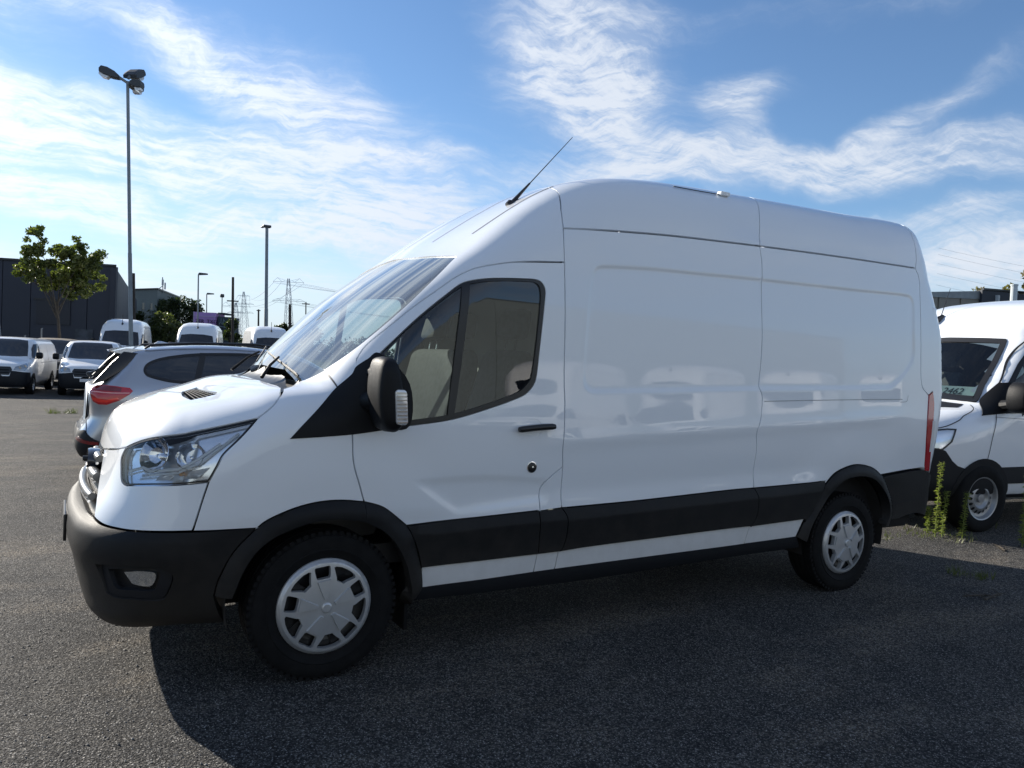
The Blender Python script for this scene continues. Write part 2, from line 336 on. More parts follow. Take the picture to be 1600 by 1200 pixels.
SEG={
 'gapB_top':[(1.325,-0.772,2.49),(1.29,-0.852,2.4),(1.275,-0.892,2.329),(1.263,-0.922,2.264)],
 'gapB_a':[(1.263,-0.922,2.264),(1.253,-0.95,2.179),(1.253,-0.965,2.074)],
 'gapB_b':[(1.253,-0.965,2.074),(1.259,-0.992,1.716),(1.259,-1.0,1.554),(1.262,-1.005,1.415),(1.269,-1.009,1.322),(1.268,-1.017,1.163),(1.264,-1.016,1.065),(1.274,-1.013,0.967)],
 'gapB_c':[(1.274,-1.013,0.967),(1.274,-1.004,0.805),(1.279,-1.002,0.741)],
 'gapB_d':[(1.279,-1.002,0.741),(1.312,-1.001,0.686),(1.314,-0.994,0.592),(1.301,-0.988,0.525)],
 'gapB_e':[(1.278,-0.985,0.501),(1.276,-0.982,0.448),(1.264,-0.977,0.398)],
 'gapR_top':[(2.94,-0.727,2.695),(2.84,-0.865,2.558),(2.805,-0.914,2.447),(2.784,-0.93,2.34)],
 'gapR_a':[(2.784,-0.93,2.34),(2.796,-0.946,2.228),(2.788,-0.971,2.012),(2.794,-0.989,1.782),(2.793,-0.993,1.699),(2.785,-0.999,1.568),(2.772,-1.004,1.436),(2.798,-1.006,1.371),(2.787,-1.015,1.24),(2.751,-1.017,1.141),(2.763,-1.016,1.042),(2.752,-1.008,0.894),(2.759,-1.003,0.785)],
 'gapR_b':[(2.759,-1.003,0.785),(2.789,-1.002,0.726),(2.793,-0.996,0.608),(2.753,-0.989,0.538)],
 'gapR_c':[(2.748,-0.988,0.535),(2.72,-0.979,0.427)],
 'gut1':[(1.263,-0.922,2.264),(1.694,-0.937,2.295),(2.086,-0.934,2.317),(2.784,-0.93,2.34)],
 'gut2':[(2.784,-0.93,2.34),(3.501,-0.928,2.356),(4.486,-0.915,2.369)],
 'ledge':[(1.265,-0.911,2.287),(1.515,-0.93,2.32),(1.888,-0.929,2.35),(2.787,-0.926,2.374),(3.505,-0.923,2.392),(3.902,-0.922,2.395)],
 'gapE_top':[(4.584,-0.792,2.675),(4.552,-0.838,2.616),(4.528,-0.885,2.506),(4.512,-0.905,2.429),(4.486,-0.915,2.369)],
 'gapE_a':[(4.486,-0.915,2.369),(4.529,-0.924,2.293),(4.521,-0.952,2.077),(4.52,-0.977,1.766),(4.538,-0.988,1.495),(4.64,-0.987,1.41)],
 'lamp_in':[(4.64,-0.987,1.41),(4.621,-1.0,1.146),(4.642,-0.986,0.829)],
 'lamp_out':[(4.693,-0.983,1.44),(4.715,-0.986,1.337),(4.696,-0.996,1.12),(4.708,-0.982,0.826)],
 'rearclad_top':[(4.069,-1.003,0.826),(4.344,-1.0,0.845),(4.637,-0.988,0.859)],
 'recess':[(1.504,-0.963,2.093),(1.876,-0.961,2.117),(2.283,-0.959,2.127),(2.787,-0.958,2.14),(3.761,-0.956,2.156),(4.374,-0.948,2.167),(4.445,-0.952,2.11),(4.441,-0.974,1.878),(4.443,-0.984,1.705),(4.361,-0.993,1.587),(4.174,-1.001,1.459),(4.083,-1.002,1.443),(2.797,-1.005,1.408),(1.515,-1.007,1.364),(1.445,-1.007,1.366),(1.392,-1.005,1.397),(1.38,-1.002,1.488),(1.398,-0.99,1.771),(1.424,-0.972,2.003),(1.45,-0.966,2.066)],
 'track':[(2.817,-1.008,1.342),(3.485,-1.007,1.36),(4.287,-1.003,1.376)],
 'ct_f':[(0.379,-1.001,0.704),(0.54,-1.002,0.712),(0.886,-1.002,0.726),(1.133,-1.002,0.735),(1.279,-1.002,0.741)],
 'ct_m':[(1.279,-1.002,0.741),(1.467,-1.002,0.745),(1.833,-1.003,0.754),(2.554,-1.003,0.782),(2.759,-1.003,0.785)],
 'ct_r':[(2.759,-1.003,0.785),(3.084,-1.004,0.792),(3.447,-1.004,0.804)],
 'cc_f':[(0.511,-0.999,0.653),(0.889,-1.0,0.672),(1.283,-1.001,0.681)],
 'cc_m':[(1.326,-1.0,0.674),(1.473,-1.001,0.679),(2.561,-1.002,0.713),(2.777,-1.002,0.722)],
 'cc_r':[(2.795,-1.002,0.721),(3.091,-1.002,0.728),(3.365,-1.002,0.737)],
 'cb_f':[(0.474,-0.984,0.487),(0.907,-0.985,0.496),(1.142,-0.985,0.499)],
 'cb_g':[(1.142,-0.985,0.499),(1.278,-0.985,0.501)],
 'cb_m':[(1.278,-0.985,0.501),(1.493,-0.986,0.512),(2.587,-0.989,0.538),(2.747,-0.989,0.539)],
 'cb_r':[(2.747,-0.989,0.539),(3.265,-0.99,0.552)],
 'sb_f':[(0.486,-0.976,0.38),(0.915,-0.977,0.391),(1.128,-0.977,0.397)],
 'sb_g':[(1.128,-0.977,0.397),(1.264,-0.978,0.4)],
 'sb_m':[(1.264,-0.978,0.4),(1.505,-0.978,0.404),(2.607,-0.978,0.419),(2.721,-0.979,0.422)],
 'sb_r':[(2.721,-0.979,0.422),(3.205,-0.979,0.431)],
 'bb':[(0.449,-0.955,0.321),(0.933,-0.95,0.321),(1.539,-0.939,0.317),(2.642,-0.95,0.348),(3.272,-0.945,0.353)],
 'fuel':[(1.274,-1.013,0.967),(1.198,-1.009,0.913),(1.153,-1.006,0.87),(1.137,-1.004,0.822),(1.139,-1.002,0.735)],
 'fa_out1':[(-0.487,-0.949,0.446),(-0.472,-0.964,0.522),(-0.419,-0.979,0.637),(-0.332,-0.988,0.733),(-0.283,-0.993,0.773),(-0.181,-0.999,0.817),(-0.074,-1.002,0.842),(0.038,-1.003,0.847),(0.155,-1.004,0.834)],
 'fa_out2':[(0.155,-1.004,0.834),(0.226,-1.004,0.813),(0.276,-1.003,0.786),(0.379,-1.001,0.704)],
 'fa_out3':[(0.379,-1.001,0.704),(0.437,-0.994,0.591),(0.472,-0.984,0.48),(0.486,-0.976,0.38),(0.449,-0.955,0.321)],
 'fa_in':[(-0.416,-0.957,0.44),(-0.375,-0.974,0.557),(-0.319,-0.986,0.646),(-0.23,-0.995,0.711),(-0.123,-0.999,0.753),(-0.016,-1.0,0.769),(0.1,-1.001,0.759),(0.163,-1.002,0.746),(0.257,-1.001,0.688),(0.321,-0.997,0.625),(0.379,-0.987,0.523),(0.414,-0.979,0.412),(0.432,-0.955,0.32)],
 'ra_out1':[(3.215,-0.979,0.431),(3.27,-0.988,0.529),(3.339,-0.996,0.605),(3.44,-1.003,0.778)],
 'ra_out2':[(3.44,-1.003,0.778),(3.551,-1.006,0.858),(3.709,-1.009,0.903),(3.837,-1.008,0.904),(3.967,-1.006,0.877),(4.069,-1.003,0.822)],
 'ra_out3':[(4.069,-1.003,0.822),(4.164,-0.999,0.714),(4.229,-0.993,0.61),(4.253,-0.984,0.511),(4.24,-0.977,0.434)],
 'ra_in':[(3.294,-0.972,0.401),(3.322,-0.985,0.494),(3.376,-0.993,0.585),(3.493,-1.002,0.722),(3.606,-1.004,0.802),(3.722,-1.004,0.825),(3.85,-1.004,0.825),(3.98,-1.002,0.788),(4.096,-1.0,0.708),(4.174,-0.994,0.613),(4.196,-0.985,0.524),(4.167,-0.979,0.444)],
 'dgap_low':[(0.085,-1.016,1.152),(0.095,-1.014,1.02),(0.129,-1.008,0.913),(0.155,-1.004,0.834)],
 'dgap_mid':[(0.085,-1.016,1.152),(0.092,-0.979,1.346),(0.106,-0.928,1.444)],
 'dgap_up':[(0.106,-0.928,1.444),(0.13,-0.898,1.505),(0.182,-0.886,1.575),(0.282,-0.906,1.667),(0.405,-0.921,1.775),(0.534,-0.931,1.874),(0.624,-0.93,1.94),(0.716,-0.938,1.988),(0.83,-0.952,2.021),(0.953,-0.963,2.045),(1.253,-0.965,2.074)],
 'win_out':[(0.222,-0.96,1.531),(0.264,-0.961,1.573),(0.423,-0.963,1.728),(0.591,-0.961,1.868),(0.643,-0.96,1.905),(0.704,-0.966,1.926),(0.821,-0.975,1.946),(1.02,-0.976,1.961),(1.08,-0.976,1.96),(1.112,-0.977,1.943),(1.128,-0.981,1.906),(1.121,-0.987,1.82),(1.095,-0.999,1.57),(1.083,-1.003,1.455),(1.068,-1.005,1.41),(1.037,-1.006,1.372),(0.995,-1.008,1.345),(0.835,-1.011,1.29),(0.595,-1.016,1.224),(0.367,-1.017,1.193)],
 'win_in':[(0.237,-0.961,1.544),(0.273,-0.963,1.58),(0.422,-0.967,1.719),(0.589,-0.966,1.855),(0.648,-0.967,1.892),(0.713,-0.972,1.914),(0.82,-0.978,1.933),(1.02,-0.977,1.948),(1.068,-0.977,1.945),(1.092,-0.979,1.927),(1.1,-0.983,1.887),(1.097,-0.987,1.819),(1.074,-0.998,1.59),(1.051,-1.004,1.444),(1.028,-1.005,1.409),(0.983,-1.006,1.371),(0.834,-1.01,1.316),(0.595,-1.014,1.249),(0.366,-1.016,1.217)],
 'pil':[(0.642,-0.964,1.895),(0.679,-0.968,1.907),(0.602,-1.014,1.252),(0.57,-1.015,1.243)],
 'sail':[(-0.201,-1.011,1.134),(-0.134,-1.005,1.207),(-0.015,-0.947,1.321),(0.033,-0.924,1.366),(0.099,-0.933,1.428),(0.122,-0.926,1.465),(0.172,-0.942,1.504),(0.222,-0.958,1.534),(0.363,-1.005,1.393),(0.367,-1.017,1.193),(0.238,-1.017,1.172),(0.085,-1.016,1.152),(-0.067,-1.014,1.141)],
 'ws_side':[(-0.186,-0.764,1.353),(-0.079,-0.699,1.374),(0.017,-0.763,1.444),(0.119,-0.831,1.534),(0.33,-0.886,1.733),(0.512,-0.869,1.908),(0.683,-0.798,2.063)],
 'ws_top':[(0.683,-0.798,2.063),(0.664,-0.656,2.074),(0.636,-0.305,2.094),(0.643,0.046,2.108)],
 'pillow':[(0.017,-0.763,1.444),(0.019,-0.842,1.413),(0.033,-0.924,1.366)],
 'scut':[(-0.191,-0.783,1.35),(-0.121,-0.685,1.366),(-0.046,-0.691,1.399),(0.017,-0.763,1.444)],
 'hood_s':[(-0.191,-0.783,1.35),(-0.227,-0.894,1.314),(-0.266,-0.932,1.273),(-0.332,-0.95,1.22)],
 'hood_l':[(-0.332,-0.95,1.22),(-0.515,-0.897,1.172),(-0.637,-0.845,1.14),(-0.755,-0.752,1.111),(-0.796,-0.697,1.089),(-0.83,-0.634,1.062)],
 'hood_f':[(-0.83,-0.634,1.062),(-0.865,-0.488,1.038),(-0.897,-0.217,1.004)],
 'lamp_r':[(-0.332,-0.95,1.22),(-0.404,-0.971,1.137),(-0.472,-0.976,1.066),(-0.497,-0.981,1.018),(-0.531,-0.977,0.949)],
 'lamp_b':[(-0.531,-0.977,0.949),(-0.641,-0.925,0.934),(-0.757,-0.833,0.922),(-0.833,-0.726,0.907)],
 'lamp_f':[(-0.833,-0.726,0.907),(-0.847,-0.686,0.924),(-0.848,-0.642,0.975),(-0.846,-0.617,1.014),(-0.83,-0.634,1.062)],
 'gapF':[(-0.531,-0.977,0.949),(-0.555,-0.968,0.861),(-0.586,-0.96,0.737)],
 'bt1':[(-0.586,-0.96,0.737),(-0.324,-0.989,0.74)],
 'bt2':[(-0.586,-0.96,0.737),(-0.709,-0.914,0.733),(-0.814,-0.844,0.731),(-0.871,-0.782,0.733),(-0.912,-0.721,0.737),(-0.94,-0.654,0.748)],
 'gr_e':[(-0.897,-0.217,1.004),(-0.906,-0.266,0.954),(-0.922,-0.379,0.879),(-0.939,-0.561,0.807),(-0.947,-0.628,0.754)],
 'bf':[(-0.94,-0.654,0.748),(-0.947,-0.628,0.754)],
 'b_end':[(-0.332,-0.988,0.733),(-0.419,-0.979,0.637),(-0.472,-0.964,0.522),(-0.487,-0.949,0.446)],
 'b_bot':[(-0.829,-0.753,0.316)],
 'fog_o':[(-0.921,-0.734,0.571),(-0.857,-0.819,0.583),(-0.797,-0.872,0.589),(-0.705,-0.922,0.584),(-0.686,-0.929,0.576),(-0.658,-0.935,0.544),(-0.672,-0.921,0.476),(-0.687,-0.908,0.446),(-0.711,-0.9,0.439),(-0.794,-0.855,0.441),(-0.861,-0.79,0.438),(-0.892,-0.755,0.451)],
 'fog_i':[(-0.895,-0.77,0.555),(-0.822,-0.851,0.569),(-0.74,-0.905,0.575),(-0.721,-0.914,0.57),(-0.704,-0.919,0.55),(-0.718,-0.907,0.494),(-0.732,-0.899,0.476),(-0.796,-0.86,0.475),(-0.858,-0.803,0.472),(-0.875,-0.787,0.488)],
 'fog_l':[(-0.847,-0.826,0.546),(-0.787,-0.877,0.556),(-0.737,-0.905,0.553),(-0.725,-0.909,0.542),(-0.729,-0.905,0.513),(-0.749,-0.892,0.49),(-0.81,-0.852,0.497),(-0.83,-0.839,0.52)],
 'vent':[(-0.571,-0.17,1.29),(-0.492,-0.153,1.314),(-0.427,-0.56,1.309),(-0.435,-0.615,1.3),(-0.548,-0.593,1.269),(-0.563,-0.423,1.28)],
 'handle':[(0.971,-1.017,1.171),(1.185,-1.017,1.187)],
 'hcup':[(1.061,-1.017,1.174)],
 'lock':[(1.074,-1.013,0.976)],
 'dcr1':[(0.316,-1.013,0.971),(0.384,-1.008,0.896),(0.504,-1.003,0.766),(0.6,-1.002,0.747),(1.209,-1.003,0.78)],
 'dcr2':[(0.149,-1.015,1.043),(0.247,-1.013,0.979),(0.38,-1.012,0.953),(0.804,-1.011,0.938),(1.123,-1.011,0.933)],
 'ant':[(1.165,-0.502,2.451)],
 'railm':[(2.191,-0.746,2.663),(2.385,-0.758,2.662),(2.581,-0.759,2.667)],
 'rb_cr':[(4.244,-0.99,0.58),(4.641,-0.976,0.595)],
 'rb_bot':[(4.24,-0.977,0.434),(4.513,-0.969,0.443)],
 'rear_low':[(4.642,-0.986,0.829),(4.712,-0.975,0.656)],
 'creaseU':[(1.289,-1.016,1.068),(1.8,-1.016,1.096),(2.74,-1.017,1.141),(3.487,-1.017,1.171),(4.499,-1.004,1.229)],
}
# centre-line profile, clockwise from rear bottom
PROF=[(4.70,.36),(4.70,.36),(-.45,.265),(-.8,.26),(-.945,.305),(-1.011,.451),(-1.025,.62),(-1.01,.738),(-.975,.814),(-.934,.893),(-.906,.993),(-.888,1.084),(-.841,1.171),(-.72,1.245),(-.497,1.315),(-.359,1.364),(-.177,1.389),(-.12,1.44),(-.12,1.44),
 (.013,1.582),(.271,1.835),(.546,2.045),(.688,2.138),(.896,2.286),(1.111,2.432),(1.338,2.566),(1.595,2.659),(1.898,2.712),(2.3,2.741),(3.0,2.762),(4.0,2.784),(4.5,2.80),(4.68,2.785),(4.75,2.68),(4.768,2.4),(4.728,1.5),(4.705,.9),(4.70,.5)]
W=[(.2,.96),(.35,.975),(.5,.985),(.65,1.0),(.85,1.005),(1.0,1.015),(1.2,1.018),(1.35,1.007),(1.6,.998),(1.85,.986),(2.1,.963),(2.3,.936),(2.45,.915),(2.6,.87),(2.8,.80)]
P=[(-1.2,-.16),(-1.03,-.12),(-.8,-.07),(-.5,-.025),(-.2,-.005),(0.2,0),(1,0),(3.8,0),(4.3,-.003),(4.9,-.03)]
CX=[(0,.10),(.8,.10),(1.2,.16),(1.4,.2),(1.8,.16),(2.2,.1),(2.5,0.03),(3,0)]
def K(x,z):
    k=np.interp(x,[-1.2,-.6,-.3,.2,4,4.5,5],[.42,.36,.22,.16,.16,.12,.12])
    return k+np.interp(z,[1.9,2.3,3],[0,.14,.14])*np.interp(x,[.3,1.2],[0,1])
CZ=.035
class Chart:
    """maps 2-D coordinates to rays that hit a body; inv maps 3-D points back"""
    def __init__(s, kind, sg=-1, o=(0, 0, 0), far=2.6):
        s.k = kind; s.sg = sg; s.o = np.array(o, float); s.far = far
    def ray(s, P):
        a, b = P[:, 0], P[:, 1]; z0 = np.zeros_like(a); o = s.o
        if s.k == 'side': return np.stack([a, z0 + s.sg * 1.6, b], 1), np.stack([a, z0, b], 1)
        if s.k == 'front': return np.stack([z0 + o[0] - s.far, a, b], 1), np.stack([z0 + o[0], a, b], 1)
        if s.k == 'back': return np.stack([z0 + o[0] + s.far, a, b], 1), np.stack([z0 + o[0], a, b], 1)
        if s.k == 'top': return np.stack([a, b, z0 + 3.6], 1), np.stack([a, b, z0 + o[2]], 1)
        if s.k == 'cyl':   # about a vertical axis; a = angle from -x towards -y
            d = np.stack([-np.cos(a), -np.sin(a), z0], 1); c = np.stack([z0 + o[0], z0 + o[1], b], 1); return c + d * s.far, c
        if s.k == 'roof':  # about the axis y=0, z=o.z; b = angle from +z towards -y
            d = np.stack([z0, -np.sin(b), np.cos(b)], 1); c = np.stack([a, z0, z0 + o[2]], 1); return c + d * s.far, c
        if s.k == 'sphf':  # a = azimuth from -x towards -y, b = elevation
            d = np.stack([-np.cos(a) * np.cos(b), -np.sin(a) * np.cos(b), np.sin(b)], 1); return o + d * s.far, o + d * 0
        if s.k == 'sph':   # a = azimuth from +x towards -y, b = elevation
            d = np.stack([np.cos(a) * np.cos(b), -np.sin(a) * np.cos(b), np.sin(b)], 1); return o + d * s.far, o + d * 0
    def inv(s, Q):
        Q = np.array(Q, float) - s.o * np.array({'side': (0, 0, 0), 'front': (0, 0, 0), 'back': (0, 0, 0), 'top': (0, 0, 0), 'cyl': (1, 1, 0), 'roof': (0, 0, 1), 'sph': (1, 1, 1), 'sphf': (1, 1, 1)}[s.k]); x, y, z = Q.T
        if s.k == 'side': return np.stack([x, z], 1)
        if s.k in ('front', 'back'): return np.stack([y, z], 1)
        if s.k == 'top': return np.stack([x, y], 1)
        if s.k == 'cyl': return np.stack([np.arctan2(-y, -x), z], 1)
        if s.k == 'roof': return np.stack([x, np.arctan2(-y, z)], 1)
        if s.k == 'sphf': return np.stack([np.arctan2(-y, -x), np.arctan2(z, np.hypot(x, y))], 1)
        if s.k == 'sph': return np.stack([np.arctan2(-y, x), np.arctan2(z, np.hypot(x, y))], 1)
def pip(poly, P):
    x, y = P.T; ins = np.zeros(len(P), bool); n = len(poly)
    for i in range(n):
        ax, ay = poly[i]; bx, by = poly[(i + 1) % n]
        if ay == by: continue
        c = (ay > y) != (by > y); ins ^= c & (x < (bx - ax) * (y - ay) / (by - ay) + ax)
    return ins
def area(p): x, y = p.T; return .5 * np.sum(x * np.roll(y, -1) - y * np.roll(x, -1))
def clean(p, eps=1e-4):
    q = [p[0]]
    for a in p[1:]:
        if np.linalg.norm(a - q[-1]) > eps: q.append(a)
    while len(q) > 3 and np.linalg.norm(q[0] - q[-1]) <= eps: q.pop()
    return np.array(q)
def inset_poly(p, d):
    p = clean(p)
    if area(p) < 0: p = p[::-1]
    if not d: return p
    a = np.roll(p, 1, 0); b = np.roll(p, -1, 0)
    e1 = p - a; e2 = b - p; e1 /= np.linalg.norm(e1, axis=1)[:, None]; e2 /= np.linalg.norm(e2, axis=1)[:, None]
    n1 = np.stack([-e1[:, 1], e1[:, 0]], 1); n2 = np.stack([-e2[:, 1], e2[:, 0]], 1)
    m = n1 + n2; k = np.maximum((m * n1).sum(1), .6)[:, None]
    return p + m / k * d
def resample(p, h, closed=True):
    out = []; n = len(p)
    for i in range(n if closed else n - 1):
        a = p[i]; b = p[(i + 1) % n]; k = max(1, int(np.ceil(np.linalg.norm(b - a) / h)))
        out += [a + (b - a) * t / k for t in range(k)]
    if not closed: out.append(p[-1])
    return np.array(out)
def path(ch, *names, seg=None, n=5):
    """join traced 3-D segments ('-name' reversed, lists = 3-D points) in chart space"""
    out = []
    for s_ in names:
        if isinstance(s_, str): q = (seg or SEG)[s_.lstrip('-')]; q = q[::-1] if s_[0] == '-' else q
        else: q = s_
        if isinstance(s_, str) and len(q) > 2:
            q = cr(np.array(q), n)
            if ch.k != 'side' and seg is None:
                m_ = q[:, 1] < -.86
                if m_.any(): q[m_] = HB.ray(*CS.ray(q[m_][:, [0, 2]]))
            out.append(ch.inv(q)); continue
        q = clean(ch.inv(q)) if len(q) > 1 else ch.inv(q)
        out.append(cr(q, n) if len(q) > 2 else q)
    return np.vstack(out)
def full(ch, *names):
    """symmetric outline from its near half"""
    p = path(ch, *names); m = p[::-1].copy(); i = 1 if ch.k in ('roof', 'top') else 0; m[:, i] *= -1
    return np.vstack([p, m])
def patch(B, name, ch, outer, m, parent, h=.04, off=0.0, inset=.0038, skirt=.03, holes=(), extra=(), nfun=None, edge=.015, label=None, hinset=None):
    outer = resample(inset_poly(outer, inset), min(h, .03)); polys = [outer]
    for q in holes: polys.append(resample(inset_poly(q, -(inset if hinset is None else hinset)), min(h, .03)))
    pts = [np.vstack(polys)]; edges = []; k = 0
    for p in polys:
        edges += [(k + i, k + (i + 1) % len(p)) for i in range(len(p))]; k += len(p)
    lo = outer.min(0); hi = outer.max(0); nx = max(int((hi[0] - lo[0]) / h), 1); ny = max(int((hi[1] - lo[1]) / (h * .866)), 1)
    gx, gy = np.meshgrid(np.arange(nx + 1), np.arange(ny + 1)); gp = np.stack([lo[0] + (gx + .5 * (gy % 2)) * h, lo[1] + gy * h * .866], -1).reshape(-1, 2)
    for e in extra: gp = np.vstack([gp, e])
    ok = pip(outer, gp)
    for q in polys[1:]: ok &= ~pip(q, gp)
    gp = gp[ok]
    if len(gp):
        d = np.full(len(gp), 9.)
        bd = np.vstack(polys)
        for i in range(0, len(gp), 500): d[i:i + 500] = np.sqrt(((gp[i:i + 500, None] - bd[None]) ** 2).sum(-1)).min(1)
        gp = gp[d > min(h, .03) * .35]
    P = np.vstack([pts[0], gp])
    r = delaunay_2d_cdt([Vector(p) for p in P], edges, [], 0, 1e-7)
    P = np.array([tuple(v) for v in r[0]]); F = np.array([tuple(f) for f in r[2]])
    cen = P[F].mean(1); ok = pip(outer, cen)
    for q in polys[1:]: ok &= ~pip(q, cen)
    F = F[ok]
    A, Bp = ch.ray(P); Q = B.ray(A, Bp); N = B.nrm(Q)
    if off: Q = Q + N * (off(Q)[:, None] if callable(off) else off)
    if callable(off):
        t = np.cross(Q[F[:, 1]] - Q[F[:, 0]], Q[F[:, 2]] - Q[F[:, 0]]); t *= np.sign(np.einsum('ij,ij->i', t, N[F].mean(1)))[:, None]
        N = np.zeros_like(Q)
        for k in range(3): np.add.at(N, F[:, k], t)
        N /= np.linalg.norm(N, axis=1)[:, None] + 1e-12
    # orient
    fn = np.cross(Q[F[:, 1]] - Q[F[:, 0]], Q[F[:, 2]] - Q[F[:, 0]]).sum(0)
    if (np.einsum('ij,ij->i', np.cross(Q[F[:, 1]] - Q[F[:, 0]], Q[F[:, 2]] - Q[F[:, 0]]), N[F].mean(1))).sum() < 0: F = F[:, ::-1]
    V = list(Q); NN = list(N); FF = [tuple(f) for f in F]
    if skirt:
        cnt = {}
        for f in F:
            for a, b in ((f[0], f[1]), (f[1], f[2]), (f[2], f[0])): cnt[(a, b)] = 1
        be = [(a, b) for (a, b) in cnt if (b, a) not in cnt]
        acc = {}
        for a, b in be:
            t = Q[b] - Q[a]; o_ = np.cross(t, N[a] + N[b]); o_ /= np.linalg.norm(o_) + 1e-12
            for i in (a, b): acc[i] = acc.get(i, 0) + o_
        idx = {}
        for i, o_ in acc.items():
            o_ = o_ / (np.linalg.norm(o_) + 1e-12); bn = o_ + N[i] * .25; bn /= np.linalg.norm(bn)
            idx[i] = len(V); V.append(Q[i]); NN.append(bn); V.append(Q[i] - N[i] * skirt); NN.append(bn)
        for a, b in be: FF.append((b, a, idx[a], idx[b])) if False else FF.append((idx[b], idx[a], idx[a] + 1, idx[b] + 1))
    o = mk(name, V, FF, m, parent, N=NN)
    if label: o['label'] = label
    return o
def mirror_obj(o, parent):
    me = o.data; V = [(v.co.x, -v.co.y, v.co.z) for v in me.vertices]; F = [tuple(p.vertices)[::-1] for p in me.polygons]
    N = None
    if me.has_custom_normals:
        N = [None] * len(V)
        for l in me.loops: q = l.normal; N[l.vertex_index] = (q.x, -q.y, q.z)
    c = mk(o.name.split('.')[0], V, F, list(me.materials), parent, N=N, smooth=me.polygons[0].use_smooth)
    if 'label' in o: c['label'] = o['label']
    return c
def both(o, parent): return [o, mirror_obj(o, parent)]
def strip(B, name, ch, line, w, m, parent, off=.002, h=.03, n=5):
    """thin ribbon lying on the body"""
    L = resample(cr(line, n) if len(line) > 2 else np.array(line, float), h, False)
    t = np.gradient(L, axis=0); t /= np.linalg.norm(t, axis=1)[:, None]; nn = np.stack([-t[:, 1], t[:, 0]], 1)
    P = np.vstack([L + nn * w / 2, L - nn * w / 2]); A, Bp = ch.ray(P); Q = B.ray(A, Bp); N = B.nrm(Q); Q = Q + N * off; k = len(L)
    F = [(i, i + 1, k + i + 1, k + i) for i in range(k - 1)]
    if np.cross(Q[1] - Q[0], Q[k] - Q[0]) @ N[0] < 0: F = [f[::-1] for f in F]
    return mk(name, Q, F, m, parent, N=N)
def surf(B, ch, pts, off=0.0):
    P = np.array(pts, float); A, Bp = ch.ray(P); Q = B.ray(A, Bp); return Q + B.nrm(Q) * off
def rr(x0, z0, x1, z1, r=.02, n=4, skew=0.0):
    """rounded rectangle, counter-clockwise; skew shifts x with z"""
    out = []
    for cx, cz, a0 in ((x1 - r, z0 + r, -90), (x1 - r, z1 - r, 0), (x0 + r, z1 - r, 90), (x0 + r, z0 + r, 180)):
        for i in range(n + 1):
            a = R(a0 + 90 * i / n); out.append((cx + r * math.cos(a), cz + r * math.sin(a)))
    return np.array([(x + skew * (z - z0), z) for x, z in out])
def ell(cx, cz, rx, rz, n=20): return np.array([(cx + rx * math.cos(2 * math.pi * i / n), cz + rz * math.sin(2 * math.pi * i / n)) for i in range(n)])
# ---------------------------------------------------------------- ground
def gz(x, y): t = min(max((y - 3.5) / 17.0, 0), 1); return -.30 * t * t * (3 - 2 * t)
def ground_mat():
    m = bpy.data.materials.new('old_gravelly_asphalt'); m.use_nodes = True; nt = m.node_tree; q = G(nt); b = nt.nodes['Principled BSDF']
    oc = q.n('ShaderNodeTexCoord').outputs['Object']
    big = q.noise(oc, .35, 5, .6)[0]; mid = q.noise(q.mapv(oc, (1, 1, 1), (0, 0, R(20))), 1.6, 6, .65)[0]; strk = q.noise(q.mapv(oc, (.6, 1.3, 1), (0, 0, R(36))), 1.0, 5, .6)[0]
    v = q.n('ShaderNodeTexVoronoi', feature='F1'); q.put(v.inputs['Vector'], oc); v.inputs['Scale'].default_value = 105
    v2 = q.n('ShaderNodeTexVoronoi', feature='F1'); q.put(v2.inputs['Vector'], oc); v2.inputs['Scale'].default_value = 230
    fine = q.noise(oc, 260, 3, .7)[0]
    st = q.sep(v.outputs['Color'])[0]; st2 = q.sep(v2.outputs['Color'])[1]
    base = q.mix(q.ss(mid, .38, .68), (.062, .061, .060, 1), (.110, .104, .095, 1))
    base = q.mix(q.m('MULTIPLY', q.ss(strk, .50, .70), .55), base, (.27, .23, .18, 1))
    trk = q.noise(q.mapv(oc, (.18, 1.5, 1), (0, 0, R(-38))), 1.0, 4, .55)[0]
    base = q.mix(q.m('MULTIPLY', q.ss(trk, .54, .70), .2), base, (.15, .138, .12, 1))
    base = q.mix(q.m('MULTIPLY', q.ss(q.noise(oc, .8, 4, .6)[0], .60, .70), .45), base, (.045, .045, .047, 1))
    base = q.mix(q.m('MULTIPLY', q.ss(big, .55, .72), .4), base, (.18, .157, .125, 1))
    base = q.mix(q.ss(st, .25, 1.0), q.mix(1.0, base, (.48, .48, .50, 1), 'MULTIPLY'), q.mix(1.0, base, (1.62, 1.6, 1.56, 1), 'MULTIPLY'))
    base = q.mix(q.m('MULTIPLY', q.ss(st2, .86, .97), .85), base, (.50, .48, .45, 1))
    base = q.mix(q.m('MULTIPLY', q.ss(v.outputs['Distance'], .40, .75), .7), base, (.02, .02, .021, 1))
    q.put(b.inputs['Base Color'], base); b.inputs['Roughness'].default_value = .82; b.inputs['Specular IOR Level'].default_value = .12
    h = q.m('ADD', q.m('MULTIPLY', q.m('SUBTRACT', .6, v.outputs['Distance']), 1.0), q.m('ADD', q.m('MULTIPLY', q.m('SUBTRACT', .6, v2.outputs['Distance']), .5), q.m('ADD', q.m('MULTIPLY', fine, .3), q.m('MULTIPLY', mid, 6.0))))
    bn = q.n('ShaderNodeBump'); bn.inputs['Strength'].default_value = .8; bn.inputs['Distance'].default_value = .017; q.put(bn.inputs['Height'], h); q.put(b.inputs['Normal'], bn.outputs[0])
    return m
GM = ground_mat()
xs = [-3000, -800, -300, -120, -60, -30] + list(np.linspace(-15, 25, 41)) + [40, 70, 140, 300, 800, 3000]
